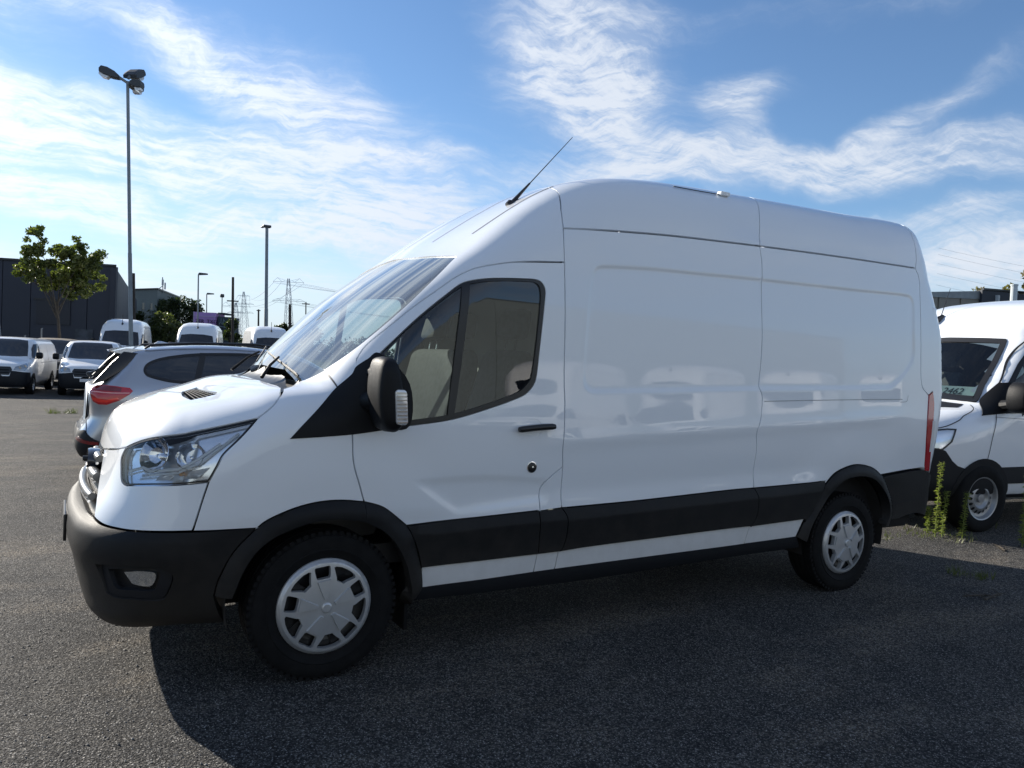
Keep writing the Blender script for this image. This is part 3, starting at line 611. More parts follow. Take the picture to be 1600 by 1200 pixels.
ys_ = [-3000, -800, -200, -60, -25] + list(np.linspace(-12, 24, 37)) + [35, 60, 110, 200, 400, 900, 3000]
V = [(x, y, gz(x, y)) for y in ys_ for x in xs]; nx = len(xs)
F = [(j * nx + i, j * nx + i + 1, (j + 1) * nx + i + 1, (j + 1) * nx + i) for j in range(len(ys_) - 1) for i in range(nx - 1)]
tag(mk('ground', V, F, GM), 'old gravelly grey asphalt of the parking lot', None, kind='structure')
# ---------------------------------------------------------------- the white panel van
S_ = SEG
recP = cr(np.array([(q[0], q[2]) for q in S_['recess']]), 4, True)
recG = Grid(recP, h=.01, pad=.3, sig=1.2)
ledx = np.array([(q[0], q[2]) for q in S_['ledge']]); gutx = np.array([(q[0], q[2]) for q in S_['gut1'] + S_['gut2'][1:]])
drP = np.array([(q[0], q[2]) for q in S_['dcr1']])
crx = np.array([(q[0], q[2]) for q in S_['creaseU']]); cty = np.array([(q[0], q[2]) for q in S_['ct_f'] + S_['ct_m'][1:] + S_['ct_r'][1:]])
doorP = cr(np.array([(.36, .93), (.40, .90), (.62, .745), (.70, .735), (1.18, .775), (1.20, .80), (1.19, .90), (1.15, .915), (.80, .945)]), 4, True)
doorG = Grid(doorP, h=.01, pad=.3, sig=1.0)
def sstep(t): t = np.clip(t, 0, 1); return t * t * (3 - 2 * t)
def hero_disp(x, y, z):
    side = np.abs(y) > .6
    d = .008 * sstep((-recG(x, z)) / .035) * side
    zl = np.interp(x, ledx[:, 0], ledx[:, 1]); fade = sstep((x - 1.15) / .3) * sstep((4.3 - x) / .9)
    d = d + .009 * sstep((z - zl) / .018) * fade * side * sstep((2.62 - z) / .2)
    d = d + .007 * sstep((-doorG(x, z)) / .05) * side
    for wx in (0.0, 3.75):       # shoulder swelling over the arches
        r_ = np.hypot((x - wx), (z - .38)); d = d - .010 * sstep((.80 - r_) / .25) * side * sstep((z - .7) / .1)
    zc_ = np.interp(x, crx[:, 0], crx[:, 1]) + .035; d = d - .006 * np.exp(-((z - zc_) / .045) ** 2) * side * sstep((x - 1.0) / .4) * sstep((4.5 - x) / .5)
    zt_ = np.interp(x, cty[:, 0], cty[:, 1]); d = d - .011 * sstep((zt_ + .11 - z) / .13) * side * sstep((x - .55) / .3) * sstep((3.6 - x) / .35)
    return d
HB = Body(PROF, W, P, CX, CZ, K, disp=hero_disp)
van = empty('panel_van')
tag(van, 'large white high-roof panel van in the foreground with dark cladding along its sills', 'van')
CS = Chart('side'); CC = Chart('cyl', o=(.25, 0, 0)); CR = Chart('roof', o=(0, 0, 1.0)); SF = Chart('sphf', o=(.2, 0, .5)); RS = Chart('sph', o=(3.9, 0, 1.6)); CF = Chart('front', o=(1.5, 0, 0), far=3.2)
seg = lambda n, a=None, b=None: S_[n][a:b]
# hood
hood_rear = [(-.197, -.70, 1.37), (-.225, -.45, 1.385), (-.235, -.2, 1.39), (-.237, 0.0, 1.392)]
ho = full(SF, '-hood_f', '-hood_l', '-hood_s', hood_rear)
hood_front_mid = SF.inv([(-.905, 0, 1.0)])
ho = np.vstack([hood_front_mid, ho])
ventP = SF.inv([(-.556, -.22, 1.3), (-.486, -.20, 1.315), (-.436, -.52, 1.309), (-.446, -.56, 1.3), (-.545, -.54, 1.269), (-.566, -.38, 1.28)])
hood = patch(HB, 'hood', SF, ho, WHITE, van, h=.035, skirt=.03, holes=[ventP])
vent = patch(HB, 'vent_grille', SF, ventP, BLACK, hood, h=.03, off=-.014, inset=0, skirt=.0)
mb = MB(); vq = surf(HB, SF, ventP, .0)
a0, a1, b1, b0 = Vector(surf(HB, SF, SF.inv([(-.556, -.22, 1.3)]))[0]), Vector(surf(HB, SF, SF.inv([(-.486, -.20, 1.3)]))[0]), Vector(surf(HB, SF, SF.inv([(-.438, -.555, 1.3)]))[0]), Vector(surf(HB, SF, SF.inv([(-.55, -.54, 1.27)]))[0])
for i in range(1, 12): t = i / 12; mb.tube([a0.lerp(b0, t) - Vector((0, 0, .004)), a1.lerp(b1, t) - Vector((0, 0, .004))], .0028, 5)
for i in range(1, 6): t = i / 6; mb.tube([a0.lerp(a1, t) - Vector((0, 0, .004)), b0.lerp(b1, t) - Vector((0, 0, .004))], .0028, 5)
mb.build('vent_bar', PLAST2, hood)
# cowl under the wipers
cow = np.vstack([SF.inv([(-.237, 0, 1.392)]), path(SF, hood_rear[::-1], [(-.186, -.764, 1.353)], [(-.155, -.70, 1.40), (-.125, -.4, 1.43), (-.115, 0, 1.445)])]); cow = np.vstack([cow, (cow[::-1] * np.array([-1, 1]))])
patch(HB, 'cowl', SF, cow, BLACK, van, h=.05, off=-.02, inset=-.01, skirt=0)
# nose, lamps, fenders
nose = path(SF, 'hood_f', 'gr_e', '-bf', '-bt2', '-gapF', 'lamp_b', 'lamp_f')
both(patch(HB, 'front_wing_nose', SF, nose, WHITE, van, h=.03, skirt=.03), van)
lampP = path(SF, 'hood_l', '-lamp_f', '-lamp_b', '-lamp_r')
def headlamp(B, ch, poly, parent, sg=1):
    L = patch(B, 'headlamp', ch, poly, LENS, parent, h=.03, off=-.002, inset=.004, skirt=.01)
    cen = poly.mean(0)
    dep = lambda Q: -.035 - .045 * np.clip(1 - (np.linalg.norm(ch.inv(Q) - (cen + (poly[poly[:, 0].argmin()] - cen) * .25), axis=1) / .16) ** 2, 0, 1)
    bowl = patch(B, 'reflector', ch, poly, REFL, L, h=.02, off=dep, inset=-.002, skirt=0)
    return L
both_l = []
for sg in (-1,):
    L = headlamp(HB, SF, lampP, van)
    # internal details: lamp tube, shelf, stripes
    def at(u_, v_, d):   # position in the lamp, u along, v up
        p0, p1, p2, p3 = [np.array(SF.inv([q])[0]) for q in (S_['lamp_b'][-1], S_['lamp_b'][0], S_['lamp_r'][0], S_['lamp_f'][-1])]
        q = (p0 * (1 - u_) + p1 * u_) * (1 - v_) + (p3 * (1 - u_) + p2 * u_) * v_
        return Vector(surf(HB, SF, [q], d)[0])
    gsk = patch(HB, 'lamp_gasket', SF, lampP, BLACK, L, h=.03, off=-.001, inset=.001, skirt=.012, holes=[inset_poly(lampP, .0055)], hinset=0)
    for cu, cv, r_, nm_ in ((.31, .60, .078, 'low_beam_cup'), (.66, .46, .058, 'high_beam_cup')):
        c = at(cu, cv, -.014); nn = (at(cu, cv, 0) - at(cu, cv, -.05)).normalized(); t1 = nn.orthogonal().normalized(); t2 = nn.cross(t1); V_ = []; F_ = []; K_ = 36; rs = [(1.0, .0), (1.03, -.002), (.98, -.006), (.85, -.020), (.65, -.036), (.42, -.046), (.2, -.050), (.14, -.034), (.10, -.024), (.001, -.022)]
        for a_, d_ in rs:
            for k in range(K_): w_ = 2 * math.pi * k / K_; fl = 1 + .012 * ((k % 3) - 1) * (a_ > .3) * (a_ < 1); V_.append(c + (t1 * math.cos(w_) + t2 * math.sin(w_)) * r_ * a_ * fl + nn * d_)
        for i_ in range(len(rs) - 1):
            for k in range(K_): F_.append((i_ * K_ + k, i_ * K_ + (k + 1) % K_, (i_ + 1) * K_ + (k + 1) % K_, (i_ + 1) * K_ + k))
        mb = MB().add(V_, F_); mb.build(nm_, CHROME, L, smooth=True, auto=50)
    mb = MB()
    ln_ = [at(.03, .36, -.012), at(.22, .36, -.012), at(.32, .25, -.012), at(.62, .22, -.012), at(.74, .34, -.012), at(.86, .62, -.012)]
    mb.tube(ln_, .007, 6); mb.tube([q + Vector((0, 0, -.016)) for q in ln_], .004, 6); mb.tube([at(.62, .20, -.02), at(.80, .30, -.02), at(.93, .80, -.02)], .006, 6)
    mb.build('daylight_strip', mat('light_guide', (.75, .80, .85), .2), L, smooth=True)
    mb = MB(); c = at(.64, .14, -.02); nn = (at(.64, .14, 0) - at(.64, .14, -.05)).normalized(); mb.tube([c - nn * .03, c - nn * .012, c - nn * .004], [.010, .010, .004], 12); mb.build('turn_signal_bulb', mat('amber_bulb', (.75, .35, .12), .15, coat=1), L, smooth=True)
    for u0, u1 in ((.40, .56), (.72, .86)):
        mb = MB(); q4 = [at(u0, .05, -.010), at(u1, .05, -.010), at(u1 + .05, .22, -.03), at(u0 + .02, .18, -.03)]; mb.add(q4 + [q_ - nn * .01 for q_ in q4], [(0, 1, 2, 3), (7, 6, 5, 4), (0, 4, 5, 1), (1, 5, 6, 2), (2, 6, 7, 3), (3, 7, 4, 0)]); mb.build('lamp_facet', REFL, L)
    LR = mirror_obj(L, van)
    for ch_ in list(L.children): mirror_obj(ch_, LR)
fend = path(CS, 'gapF', 'bt1', seg('fa_out1', 3), '-dgap_low', 'dgap_mid', [(.02, -.84, 1.39)] if False else seg('dgap_mid', -1), '-pillow', '-scut', 'hood_s', 'lamp_r')
both(patch(HB, 'front_wing', CS, fend, WHITE, van, h=.035, skirt=.03), van)
# front door
winP = path(CS, 'win_out')
door = path(CS, 'dgap_up', 'gapB_b', 'fuel', '-ct_f'[0:] if False else seg('ct_f', 0, 4)[::-1], '-fa_out2', '-dgap_low', 'dgap_mid')
offs = lambda g_, c: np.vstack([g_ + 0, ])
exd = [resample(inset_poly(doorP, d_), .025) for d_ in (-.012, .0, .015, .03, .045)]
D1 = patch(HB, 'front_door', CS, door, WHITE, van, h=.035, holes=[winP], extra=exd); D2 = mirror_obj(D1, van)
DD = [D1, D2]
def twin(o_list): return o_list
def onboth(name, ch, poly, m, parents=None, **k):
    a = patch(HB, name, ch, poly, m, (parents or [van, van])[0], **k); b = mirror_obj(a, (parents or [van, van])[1]); return [a, b]
winI = path(CS, 'win_in')
onboth('window_trim', CS, winP, BLACK, DD, h=.04, off=.001, inset=.001, skirt=.02, holes=[winI], hinset=0)
onboth('window_glass', CS, winI, GLASS, DD, h=.06, off=-.006, inset=-.004, skirt=0)
onboth('window_divider', CS, path(CS, 'pil'), BLACK, DD, h=.04, off=.002, inset=-.003, skirt=.012)
onboth('mirror_sail', CS, path(CS, 'sail'), PLAST, DD, h=.04, off=.004, inset=0, skirt=.01)
onboth('fuel_flap', CS, path(CS, 'fuel', seg('ct_f', 3), '-gapB_c'), WHITE, h=.03)
# side panels
exr = [resample(inset_poly(recP, d_), .022) for d_ in (-.008, .002, .012, .022, .034, .05)]
side1 = path(CS, 'gut1', 'gapR_a', '-ct_m', '-gapB_c', '-gapB_b', '-gapB_a')
onboth('side_panel', CS, side1, WHITE, h=.04, extra=exr)
side2 = path(CS, 'gut2', 'gapE_a', 'lamp_in', '-rearclad_top', '-ra_out2', '-ct_r', '-gapR_a')
onboth('rear_quarter_panel', CS, side2, WHITE, h=.04, extra=exr)
# roof
cab = full(CR, [(.652, 0, 2.11), (.636, -.305, 2.094), (.664, -.656, 2.074)], '-ws_side' if False else seg('ws_side', 2)[::-1], 'pillow', seg('sail', 3, 6), seg('dgap_up', 1), '-gapB_a', '-gapB_top', [(1.39, -.4, 2.58), (1.41, 0, 2.6)])
CABROOF = patch(HB, 'cab_roof', CR, cab, WHITE, van, h=.035, inset=.003, skirt=.03)
roof1 = full(CR, [(1.41, 0, 2.6), (1.39, -.4, 2.58)], 'gapB_top', 'gut1', '-gapR_top', [(3.05, -.4, 2.75), (3.07, 0, 2.76)])
patch(HB, 'roof_panel', CR, roof1, WHITE, van, h=.05, extra=[np.stack([np.repeat(np.linspace(1.3, 2.78, 60), 3), np.tile([0, .004, .008], 60) + 0 * np.repeat(np.arange(60), 3)], 1)])
roof2 = full(CR, [(3.07, 0, 2.76), (3.05, -.4, 2.75)], 'gapR_top', 'gut2', '-gapE_top', [(4.61, -.5, 2.78), (4.62, 0, 2.79)])
patch(HB, 'roof_panel', CR, roof2, WHITE, van, h=.05)
rear = full(RS, [(4.62, 0, 2.79), (4.61, -.5, 2.78)], 'gapE_top', 'gapE_a', 'lamp_out', [(4.70, -.94, .84), (4.71, -.6, .85), (4.71, 0, .85)])
patch(HB, 'rear_door', RS, rear, WHITE, van, h=.03)
tl = onboth('tail_lamp', RS, path(RS, 'lamp_in', '-lamp_out'), REDL, h=.03, off=.006, inset=.002, skirt=.02)
for q, t_ in zip(tl, (-1, 1)):
    mb = MB()
    for i, (z0, z1) in enumerate(((1.02, 1.10), (1.11, 1.16))):
        pp = [(4.66, z0), (4.715, z0), (4.718, z1), (4.665, z1)]
    o_ = patch(HB, 'reversing_lens', RS, RS.inv([(4.668, -.99, .98), (4.70, -.985, .98), (4.712, -.98, 1.22), (4.682, -.985, 1.22)]), mat('clear_lens', (.75, .75, .75), .1, coat=1), q if t_ < 0 else q, h=.03, off=.008, inset=0, skirt=.004)
    if t_ > 0: m2 = mirror_obj(o_, q); bpy.data.objects.remove(o_)
rb = full(RS, [(4.71, 0, .84)], [(4.71, -.6, .84), (4.70, -.94, .83), (4.64, -.988, .84)], '-rearclad_top' if False else [(4.344, -1.0, .835), (4.075, -1.003, .815)], seg('ra_out3', 1, 4), [(4.17, -.985, .47)], [(4.35, -.98, .475), (4.6, -.97, .50), (4.69, -.88, .53), (4.70, 0, .53)])
patch(HB, 'rear_bumper', RS, rb, PLAST, van, h=.05, off=.012, skirt=.05)
both(strip(HB, 'bumper_crease', RS, path(RS, [(4.20, -.99, .60), (4.4, -.99, .615), (4.6, -.98, .63)]), .008, PLAST2, van, off=.016), van)
# hinge on the rear edge
mb = MB(); mb.box((4.68, -.945, 2.0), (4.752, -.90, 2.09)); mb.build('door_hinge', WHITE, van, bevel=.012)
mb = MB(); mb.box((4.745, -.93, 2.01), (4.770, -.90, 2.08)); mb.build('hinge_pin', BLACK, van, bevel=.005)
# cladding: bevelled plastic band along the sides
ctx = np.array([(q[0], q[2]) for q in S_['ct_f'] + S_['ct_m'][1:] + S_['ct_r'][1:]]); ccx = np.array([(q[0], q[2]) for q in S_['cc_f'] + S_['cc_m'] + S_['cc_r']])
def clad_off(Q):
    zt = np.interp(Q[:, 0], ctx[:, 0], ctx[:, 1]); zc = np.interp(Q[:, 0], ccx[:, 0], ccx[:, 1]); zc = np.where(Q[:, 0] < .52, zt - (zt - zc) * np.clip((Q[:, 0] - .42) / .1, .02, 1), zc)
    t = np.clip((zt - Q[:, 2]) / np.maximum(zt - zc, .004), 0, 1); return .003 + .017 * t - .004 * np.clip((zc - Q[:, 2]) / .15, 0, 1)
exc = [np.stack([np.linspace(.45, 3.4, 140), np.interp(np.linspace(.45, 3.4, 140), ccx[:, 0], ccx[:, 1]) + d_], 1) for d_ in (-.012, -.004, .004)]
ca = path(CS, seg('ct_f', 0, 4), '-cb_f', seg('fa_out3', 0, 3)[::-1])
cbp = path(CS, seg('ct_f', 3), 'gapB_d', '-cb_g')
ccp = path(CS, 'ct_m', 'gapR_b', '-cb_m', '-gapB_d')
cdp = path(CS, 'ct_r', seg('ra_out1', 1)[::-1], '-cb_r', '-gapR_b')
for poly in (ca, cbp, ccp, cdp): onboth('side_cladding', CS, poly, PLAST, h=.035, off=clad_off, inset=.003, skirt=.025, extra=exc)
# painted strip under it, then the sill step
sa = path(CS, 'cb_f', '-sb_f'); sb = path(CS, 'cb_g', [S_['sb_m'][0]], '-sb_g'); sc = path(CS, 'cb_m', 'gapR_c', '-sb_m'); sd = path(CS, 'cb_r', '-sb_r', '-gapR_c')
for poly in (sa, sb, sc, sd): onboth('lower_sill_strip', CS, poly, mat('white_paint_lower', (.74, .745, .75), .4, coat=.6, crough=.1, dirt=.28), h=.035, inset=.003, off=.004)
sillp = np.vstack([path(CS, 'sb_f', 'sb_g', 'sb_m', 'sb_r', '-bb')])
onboth('sill_step', CS, sillp, PLAST2, h=.04, off=.006, inset=-.004, skirt=.12)
# arch flares
def flare(outer_, inner_, nm='wheel_arch_trim'):
    po = path(CS, *outer_); pi_ = path(CS, *inner_); poly = np.vstack([po, pi_]); 
    def off(Q):
        P2 = CS.inv(Q); do = np.sqrt(((P2[:, None] - po[None]) ** 2).sum(-1)).min(1); di = np.sqrt(((P2[:, None] - pi_[None]) ** 2).sum(-1)).min(1)
        t = do / (do + di + 1e-6); return .005 + .028 * np.sin(np.clip(t * 1.25, 0, 1) * math.pi / 2)
    onboth(nm, CS, poly, PLAST, h=.022, off=off, inset=.001, skirt=.07)
flare(['fa_out1'], [seg('fa_in', 0, 8)[::-1]]); flare(['fa_out2', seg('fa_out3', 1)], [seg('fa_in', 7)[::-1]])
flare(['ra_out1', 'ra_out2', 'ra_out3'], ['-ra_in'])
# front bumper
bot = [(-.475, -.945, .30), (-.60, -.905, .295), (-.83, -.753, .29), (-.925, -.5, .288), (-.955, 0, .288)]
bp = full(CC, [(-1.0, 0, .79), (-.985, -.3, .78), (-.955, -.52, .765)], seg('bf', 1), '-bf'[0:] if False else seg('bf', 0, 1), seg('bt2')[::-1], 'bt1', 'b_end', bot)
fogo = path(CC, 'fog_o'); fogi = path(CC, 'fog_i'); fogl = path(CC, 'fog_l'); mir = lambda p_: (p_ * np.array([-1, 1]))[::-1]
def boff(Q):
    y = np.abs(Q[:, 1]); z = Q[:, 2]
    lip = .026 * sstep((.755 - z) / .06) - .026 * sstep((.64 - z) / .16) + .010 * sstep((.40 - z) / .06)
    return .004 + lip * np.clip((-.35 - Q[:, 0]) / .45, 0, 1)
BP = patch(HB, 'front_bumper', CC, bp, PLAST, van, h=.028, off=boff, skirt=.05, holes=[fogo, mir(fogo)])
for pz, pm in ((fogo, 0), (mir(fogo), 1)):
    fi = fogi if not pm else mir(fogi); fl = fogl if not pm else mir(fogl)
    patch(HB, 'fog_lamp_bezel', CC, pz, PLAST2, BP, h=.025, off=lambda Q: -.004 + 0 * Q[:, 0], inset=0, skirt=.02, holes=[fi], hinset=0)
    patch(HB, 'fog_lamp_pocket', CC, fi, BLACK, BP, h=.025, off=-.04, inset=-.012, skirt=0, holes=[])
    patch(HB, 'fog_lamp_lens', CC, fl, mat('fog_lens', (.55, .58, .6), .06, metal=.85), BP, h=.02, off=-.018, inset=0, skirt=.03)
    # visible walls of the pocket
    q0 = resample(fi, .02); A = surf(HB, CC, q0, -.004); Bq = surf(HB, CC, q0, -.045); n = len(q0)
    mk('pocket_wall', np.vstack([A, Bq]), [(i, (i + 1) % n, (i + 1) % n + n, i + n) for i in range(n)], BLACK, BP)
mb = MB(); mb.box((-1.062, -.20, .56), (-1.048, .20, .69)); mb.build('number_plate_holder', BLACK, van, bevel=.004)
patch(HB, 'lower_grille', CC, np.array([(-.35, .40), (.35, .40), (.40, .52), (-.40, .52)]), BLACK, BP, h=.05, off=.001, inset=0, skirt=0) if False else None
# grille
gp_ = full(SF, [(-.905, 0, 1.0)], 'gr_e', [(-.955, 0, .785)])
patch(HB, 'grille_mesh', SF, gp_, BLACK, van, h=.05, off=-.02, inset=-.004, skirt=0)
for zc_, r1, hw in ((.955, .022, .20), (.885, .026, .33), (.815, .022, .46)):
    ys = np.linspace(-hw, hw, 25); Q = surf(HB, Chart('front', o=(0, 0, 0), far=2), np.stack([ys, np.full_like(ys, zc_)], 1), .004)
    mb = MB(); mb.tube([tuple(q) for q in Q], [r1 * (1 if 1 < i < 23 else .8) for i in range(25)], 12)
    mb.build('grille_bar', mat('grille_satin', (.16, .165, .17), .30, metal=.7), van, smooth=True, auto=60)
    mb = MB(); mb.tube([tuple(q + np.array((-.012, 0, -r1 * 1.0))) for q in Q], r1 * .32, 8); mb.build('grille_bar_trim', CHROME, van, smooth=True)
Mx = Matrix.Translation((-.93, 0, .93)) @ Matrix.Rotation(R(-84), 4, 'Y')
mb = MB(); n = 32
for i, (s_, h_) in enumerate(((1.0, -.02), (1.0, .02), (.92, .034), (.88, .030))): pass
V = []; F = []
for s_, h_ in ((1.0, -.03), (1.0, .022), (.93, .036), (.88, .031)):
    V += [tuple(Mx @ Vector((.055 * s_ * math.cos(t), .115 * s_ * math.sin(t), h_))) for t in np.linspace(0, 2 * math.pi, n, endpoint=False)]
for k in range(3):
    for i in range(n): F.append((k * n + i, k * n + (i + 1) % n, (k + 1) * n + (i + 1) % n, (k + 1) * n + i))
F.append(tuple(3 * n + i for i in range(n))); mb.add(V, F); mb.build('grille_badge', mat('badge_dark', (.02, .022, .03), .2, coat=1), van, smooth=True)
mb = MB(); mb.tube([(-.985, -.02, .935), (-.96, -.02, .935)], .014, 12); mb.build('front_camera', BLACK, van, smooth=True)
# windscreen
wsP = full(CF, [(-.115, 0, 1.448), (-.13, -.4, 1.435)], 'ws_side', seg('ws_top', 1, 3), [(.652, 0, 2.11)])
WS = patch(HB, 'windscreen', CF, wsP, WSG, van, h=.05, off=-.006, inset=-.002, skirt=0)
wsI = inset_poly(wsP, .035)
wsI2 = wsI.copy()
patch(HB, 'windscreen_border', CF, wsP, BLACK, WS, h=.04, off=-.010, inset=-.001, skirt=.0, holes=[inset_poly(wsP, .022)], hinset=0)
ys = np.linspace(-.76, .76, 21)
# roof grooves on the front cap
for y0 in (-.62, -.22, .22, .62):
    xs = np.linspace(.80 if abs(y0) < .5 else .86, 1.38, 20); Q = [(x, y0 * (1 - .12 * (1.38 - x)), 2.3) for x in xs]
    L_ = np.stack([xs, [math.atan2(-y0 * (1 + .06 * (x - 1.38)), 1.42) for x in xs]], 1)
    zz_ = HB.ray(np.stack([xs, np.full(20, y0), np.full(20, 3.6)], 1), np.stack([xs, np.full(20, y0), np.full(20, 1.2)], 1))
    strip(HB, 'roof_groove', CR, CR.inv(zz_), .009, mat('panel_line_grey', (.16, .17, .19), .6), CABROOF, off=.0015)  # flat grey ribbon drawn along each groove
# roof-rail clip seen on the roof edge
rq = surf(HB, CR, CR.inv(S_['railm']), .004)
mb = MB(); mb.tube([tuple(q) for q in resample(cr(rq, 6), .05, False)], .003, 6); mb.build('roof_rail_strip', BLACK, van)
mb = MB(); c = rq[-1]; mb.box((c[0] - .01, c[1] - .02, c[2] - .006), (c[0] + .07, c[1] + .02, c[2] + .02)); mb.build('roof_clip', mat('clip_white', (.8, .8, .8), .4), van, bevel=.005)
# aerial
mb = MB(); mb.tube([(1.165, -.50, 2.445), (1.20, -.496, 2.485), (1.30, -.483, 2.593)], [.016, .012, .006], 8); mb.tube([(1.145, -.50, 2.435), (1.165, -.50, 2.452), (1.19, -.50, 2.463)], [.02, .024, .012], 10)
ae = mb.build('aerial_foot', BLACK, van, smooth=True)
mb = MB(); mb.tube([(1.30, -.483, 2.593), (1.62, -.44, 2.935)], [.0035, .002], 6); mb.build('aerial_rod', BLACK, ae)
# wing mirrors
def hull_box(prof, y0, y1, r=.03, taper=.85):
    """rounded housing from an (x,z) outline, narrowing towards y1"""
    P = resample(cr(np.array(prof), 6, True), .02); c = P.mean(0); V = []; F = []; n = len(P); ks = [(0, taper), (.08, .98), (.35, 1.0), (.75, .97), (.93, .86), (1.0, .62)]
    for t, s_ in ks:
        for q in P: d_ = (q - c) * s_ + c; V.append((d_[0], y0 + (y1 - y0) * t, d_[1]))
    for k in range(len(ks) - 1):
        for i in range(n): F.append((k * n + i, k * n + (i + 1) % n, (k + 1) * n + (i + 1) % n, (k + 1) * n + i))
    F.append(tuple(range(n))); F.append(tuple(len(V) - n + i for i in range(n)))
    return V, F
def mirror_unit(parents):
    V, F = hull_box([(.150, 1.50), (.185, 1.52), (.225, 1.50), (.250, 1.40), (.264, 1.30), (.266, 1.215), (.235, 1.175), (.185, 1.185), (.155, 1.235), (.135, 1.33), (.134, 1.42)], -1.04, -1.225)
    mb = MB().add(V, F); a = mb.build('wing_mirror', PLAST, parents[0], smooth=True, auto=50)
    mb = MB(); mb.prism(list(map(tuple, rr(.214, 1.215, .272, 1.375, .018, 4, -.08))), -1.17, -1.232); b = mb.build('mirror_turn_signal', mat('clear_ribbed_lens', (.62, .63, .64), .12, metal=.35, coat=1), a, bevel=.006)
    mb = MB()
    for i in range(9): z = 1.225 + i * .0165; mb.box((.219 - (z - 1.215) * .08, -1.2355, z), (.267 - (z - 1.215) * .08, -1.231, z + .006))
    mb.build('signal_rib', CHROME, a)
    mb = MB(); mb.tube([(.19, -1.06, 1.31), (.16, -.96, 1.30)], [.05, .06], 12); mb.tube([(.19, -1.06, 1.44), (.18, -.94, 1.44)], [.028, .03], 10); d = mb.build('mirror_arm', PLAST, a, smooth=True)
    A2 = mirror_obj(a, parents[1])
    for q in (b, d): mirror_obj(q, A2).location = q.location
    return a
mirror_unit(DD)
# handle, lock
hq = surf(HB, CS, CS.inv([(.968, -1, 1.172), (1.05, -1, 1.180), (1.12, -1, 1.185), (1.19, -1, 1.187)]), .028)
def onb(o): return [o, mirror_obj(o, D2)]
mb = MB(); mb.tube([tuple(q) for q in resample(hq, .02, False)], [.013] + [.0165] * (len(resample(hq, .02, False)) - 2) + [.013], 10); onb(mb.build('door_handle', BLACK, D1, smooth=True, auto=60))
cup = np.array([(1.07 + .055 * math.cos(t), 1.178 + .05 * math.sin(t)) for t in np.linspace(0, 2 * math.pi, 24, endpoint=False)])
def cupoff(Q): return -.016 * np.clip(1 - (np.hypot((Q[:, 0] - 1.07) / .055, (Q[:, 2] - 1.178) / .05)) ** 4, 0, 1) + .0015
onboth('handle_cup', CS, cup, WHITE, DD, h=.01, off=cupoff, inset=0, skirt=0)
lk = surf(HB, CS, [(1.074, .970)], 0)[0]
mb = MB(); T_ = Matrix.Translation(Vector(lk)); mb.lathe([(0.0001, -.012), (.006, -.012), (.007, -.009), (.02, -.009), (.026, -.006), (.027, 0)], 24, T_); onb(mb.build('security_lock', BLACK, D1, smooth=True))
mb = MB(); mb.lathe([(.026, -.004), (.030, -.0035), (.031, 0)], 24, T_); mb.lathe([(.0001, -.014), (.006, -.013), (.006, -.010)], 12, T_); onb(mb.build('lock_ring', CHROME, D1, smooth=True))
# sliding-door rail groove
trk = CS.inv(S_['track'])
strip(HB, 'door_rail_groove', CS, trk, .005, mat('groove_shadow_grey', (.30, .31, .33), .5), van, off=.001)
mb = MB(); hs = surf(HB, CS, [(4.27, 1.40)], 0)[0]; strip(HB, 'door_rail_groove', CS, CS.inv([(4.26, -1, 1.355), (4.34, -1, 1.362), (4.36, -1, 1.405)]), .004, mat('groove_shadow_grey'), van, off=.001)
strip(HB, 'panel_crease', CS, CS.inv(S_['pillow']), .006, BLACK, van, off=.001)
# wipers
def wiper(px, py, tipx, tipy, bl):
    ch_ = CF; p0 = Vector(surf(HB, CF, [(py, px)], .015)[0])
    return p0
WB_ = lambda y, z, d=.03: Vector(surf(HB, CF, [(y, z)], d)[0])
mb = MB(); a = Vector((-.20, -.40, 1.385)); m_ = WB_(-.28, 1.475, .026); mb.tube([a, a.lerp(m_, .5) + Vector((-.004, 0, .008)), m_], [.010, .008, .006], 8); w1 = mb.build('wiper', PLAST, van, smooth=True)
mb = MB(); b0_, b1_ = WB_(-.64, 1.395, .014), WB_(.02, 1.50, .014); mb.tube([b0_, b0_.lerp(b1_, .5) + Vector((-.008, 0, .006)), b1_], .005, 6); mb.tube([b0_ + Vector((-.008, 0, .010)), b1_ + Vector((-.008, 0, .010))], .003, 6); mb.build('wiper_blade', PLAST, w1)
mb = MB(); a = Vector((-.22, .32, 1.40)); m_ = WB_(.40, 1.50, .022); mb.tube([a, a.lerp(m_, .6) + Vector((-.006, 0, .008)), m_], [.010, .008, .006], 8); w2_ = mb.build('wiper', PLAST, van, smooth=True)
mb = MB(); b0_, b1_ = WB_(.12, 1.45, .014), WB_(.56, 1.54, .014); mb.tube([b0_, b1_], .005, 6); mb.build('wiper_blade', PLAST, w2_)
# cab interior
def part(mb, name, m, parent=van, **k): return mb.build(name, m, parent, **k)
mb = MB(); mb.add([(x_, y_, z_) for x_ in (1.36, 1.39) for y_, z_ in ((-.90, .55), (.90, .55), (.90, 2.1), (.72, 2.47), (-.72, 2.47), (-.90, 2.1))], [(0, 1, 2, 3, 4, 5), (11, 10, 9, 8, 7, 6)]); part(mb, 'bulkhead', BULK)
mb = MB(); mb.box((-.05, -.90, .50), (1.36, .90, .60)); part(mb, 'cab_floor', BLACK)
P_ = [(-.10, .9), (-.10, 1.33), (.05, 1.36), (.28, 1.33), (.36, 1.24), (.38, 1.0), (.30, .62), (.0, .6)]
mb = MB(); mb.prism(P_, -.80, .80); part(mb, 'dashboard', mat('dashboard_plastic', (.05, .05, .052), .6), bevel=.02)
patch(HB, 'headliner', CR, inset_poly(cab, -.05), LTRIM, CABROOF, h=.08, off=-.05, inset=0, skirt=0)
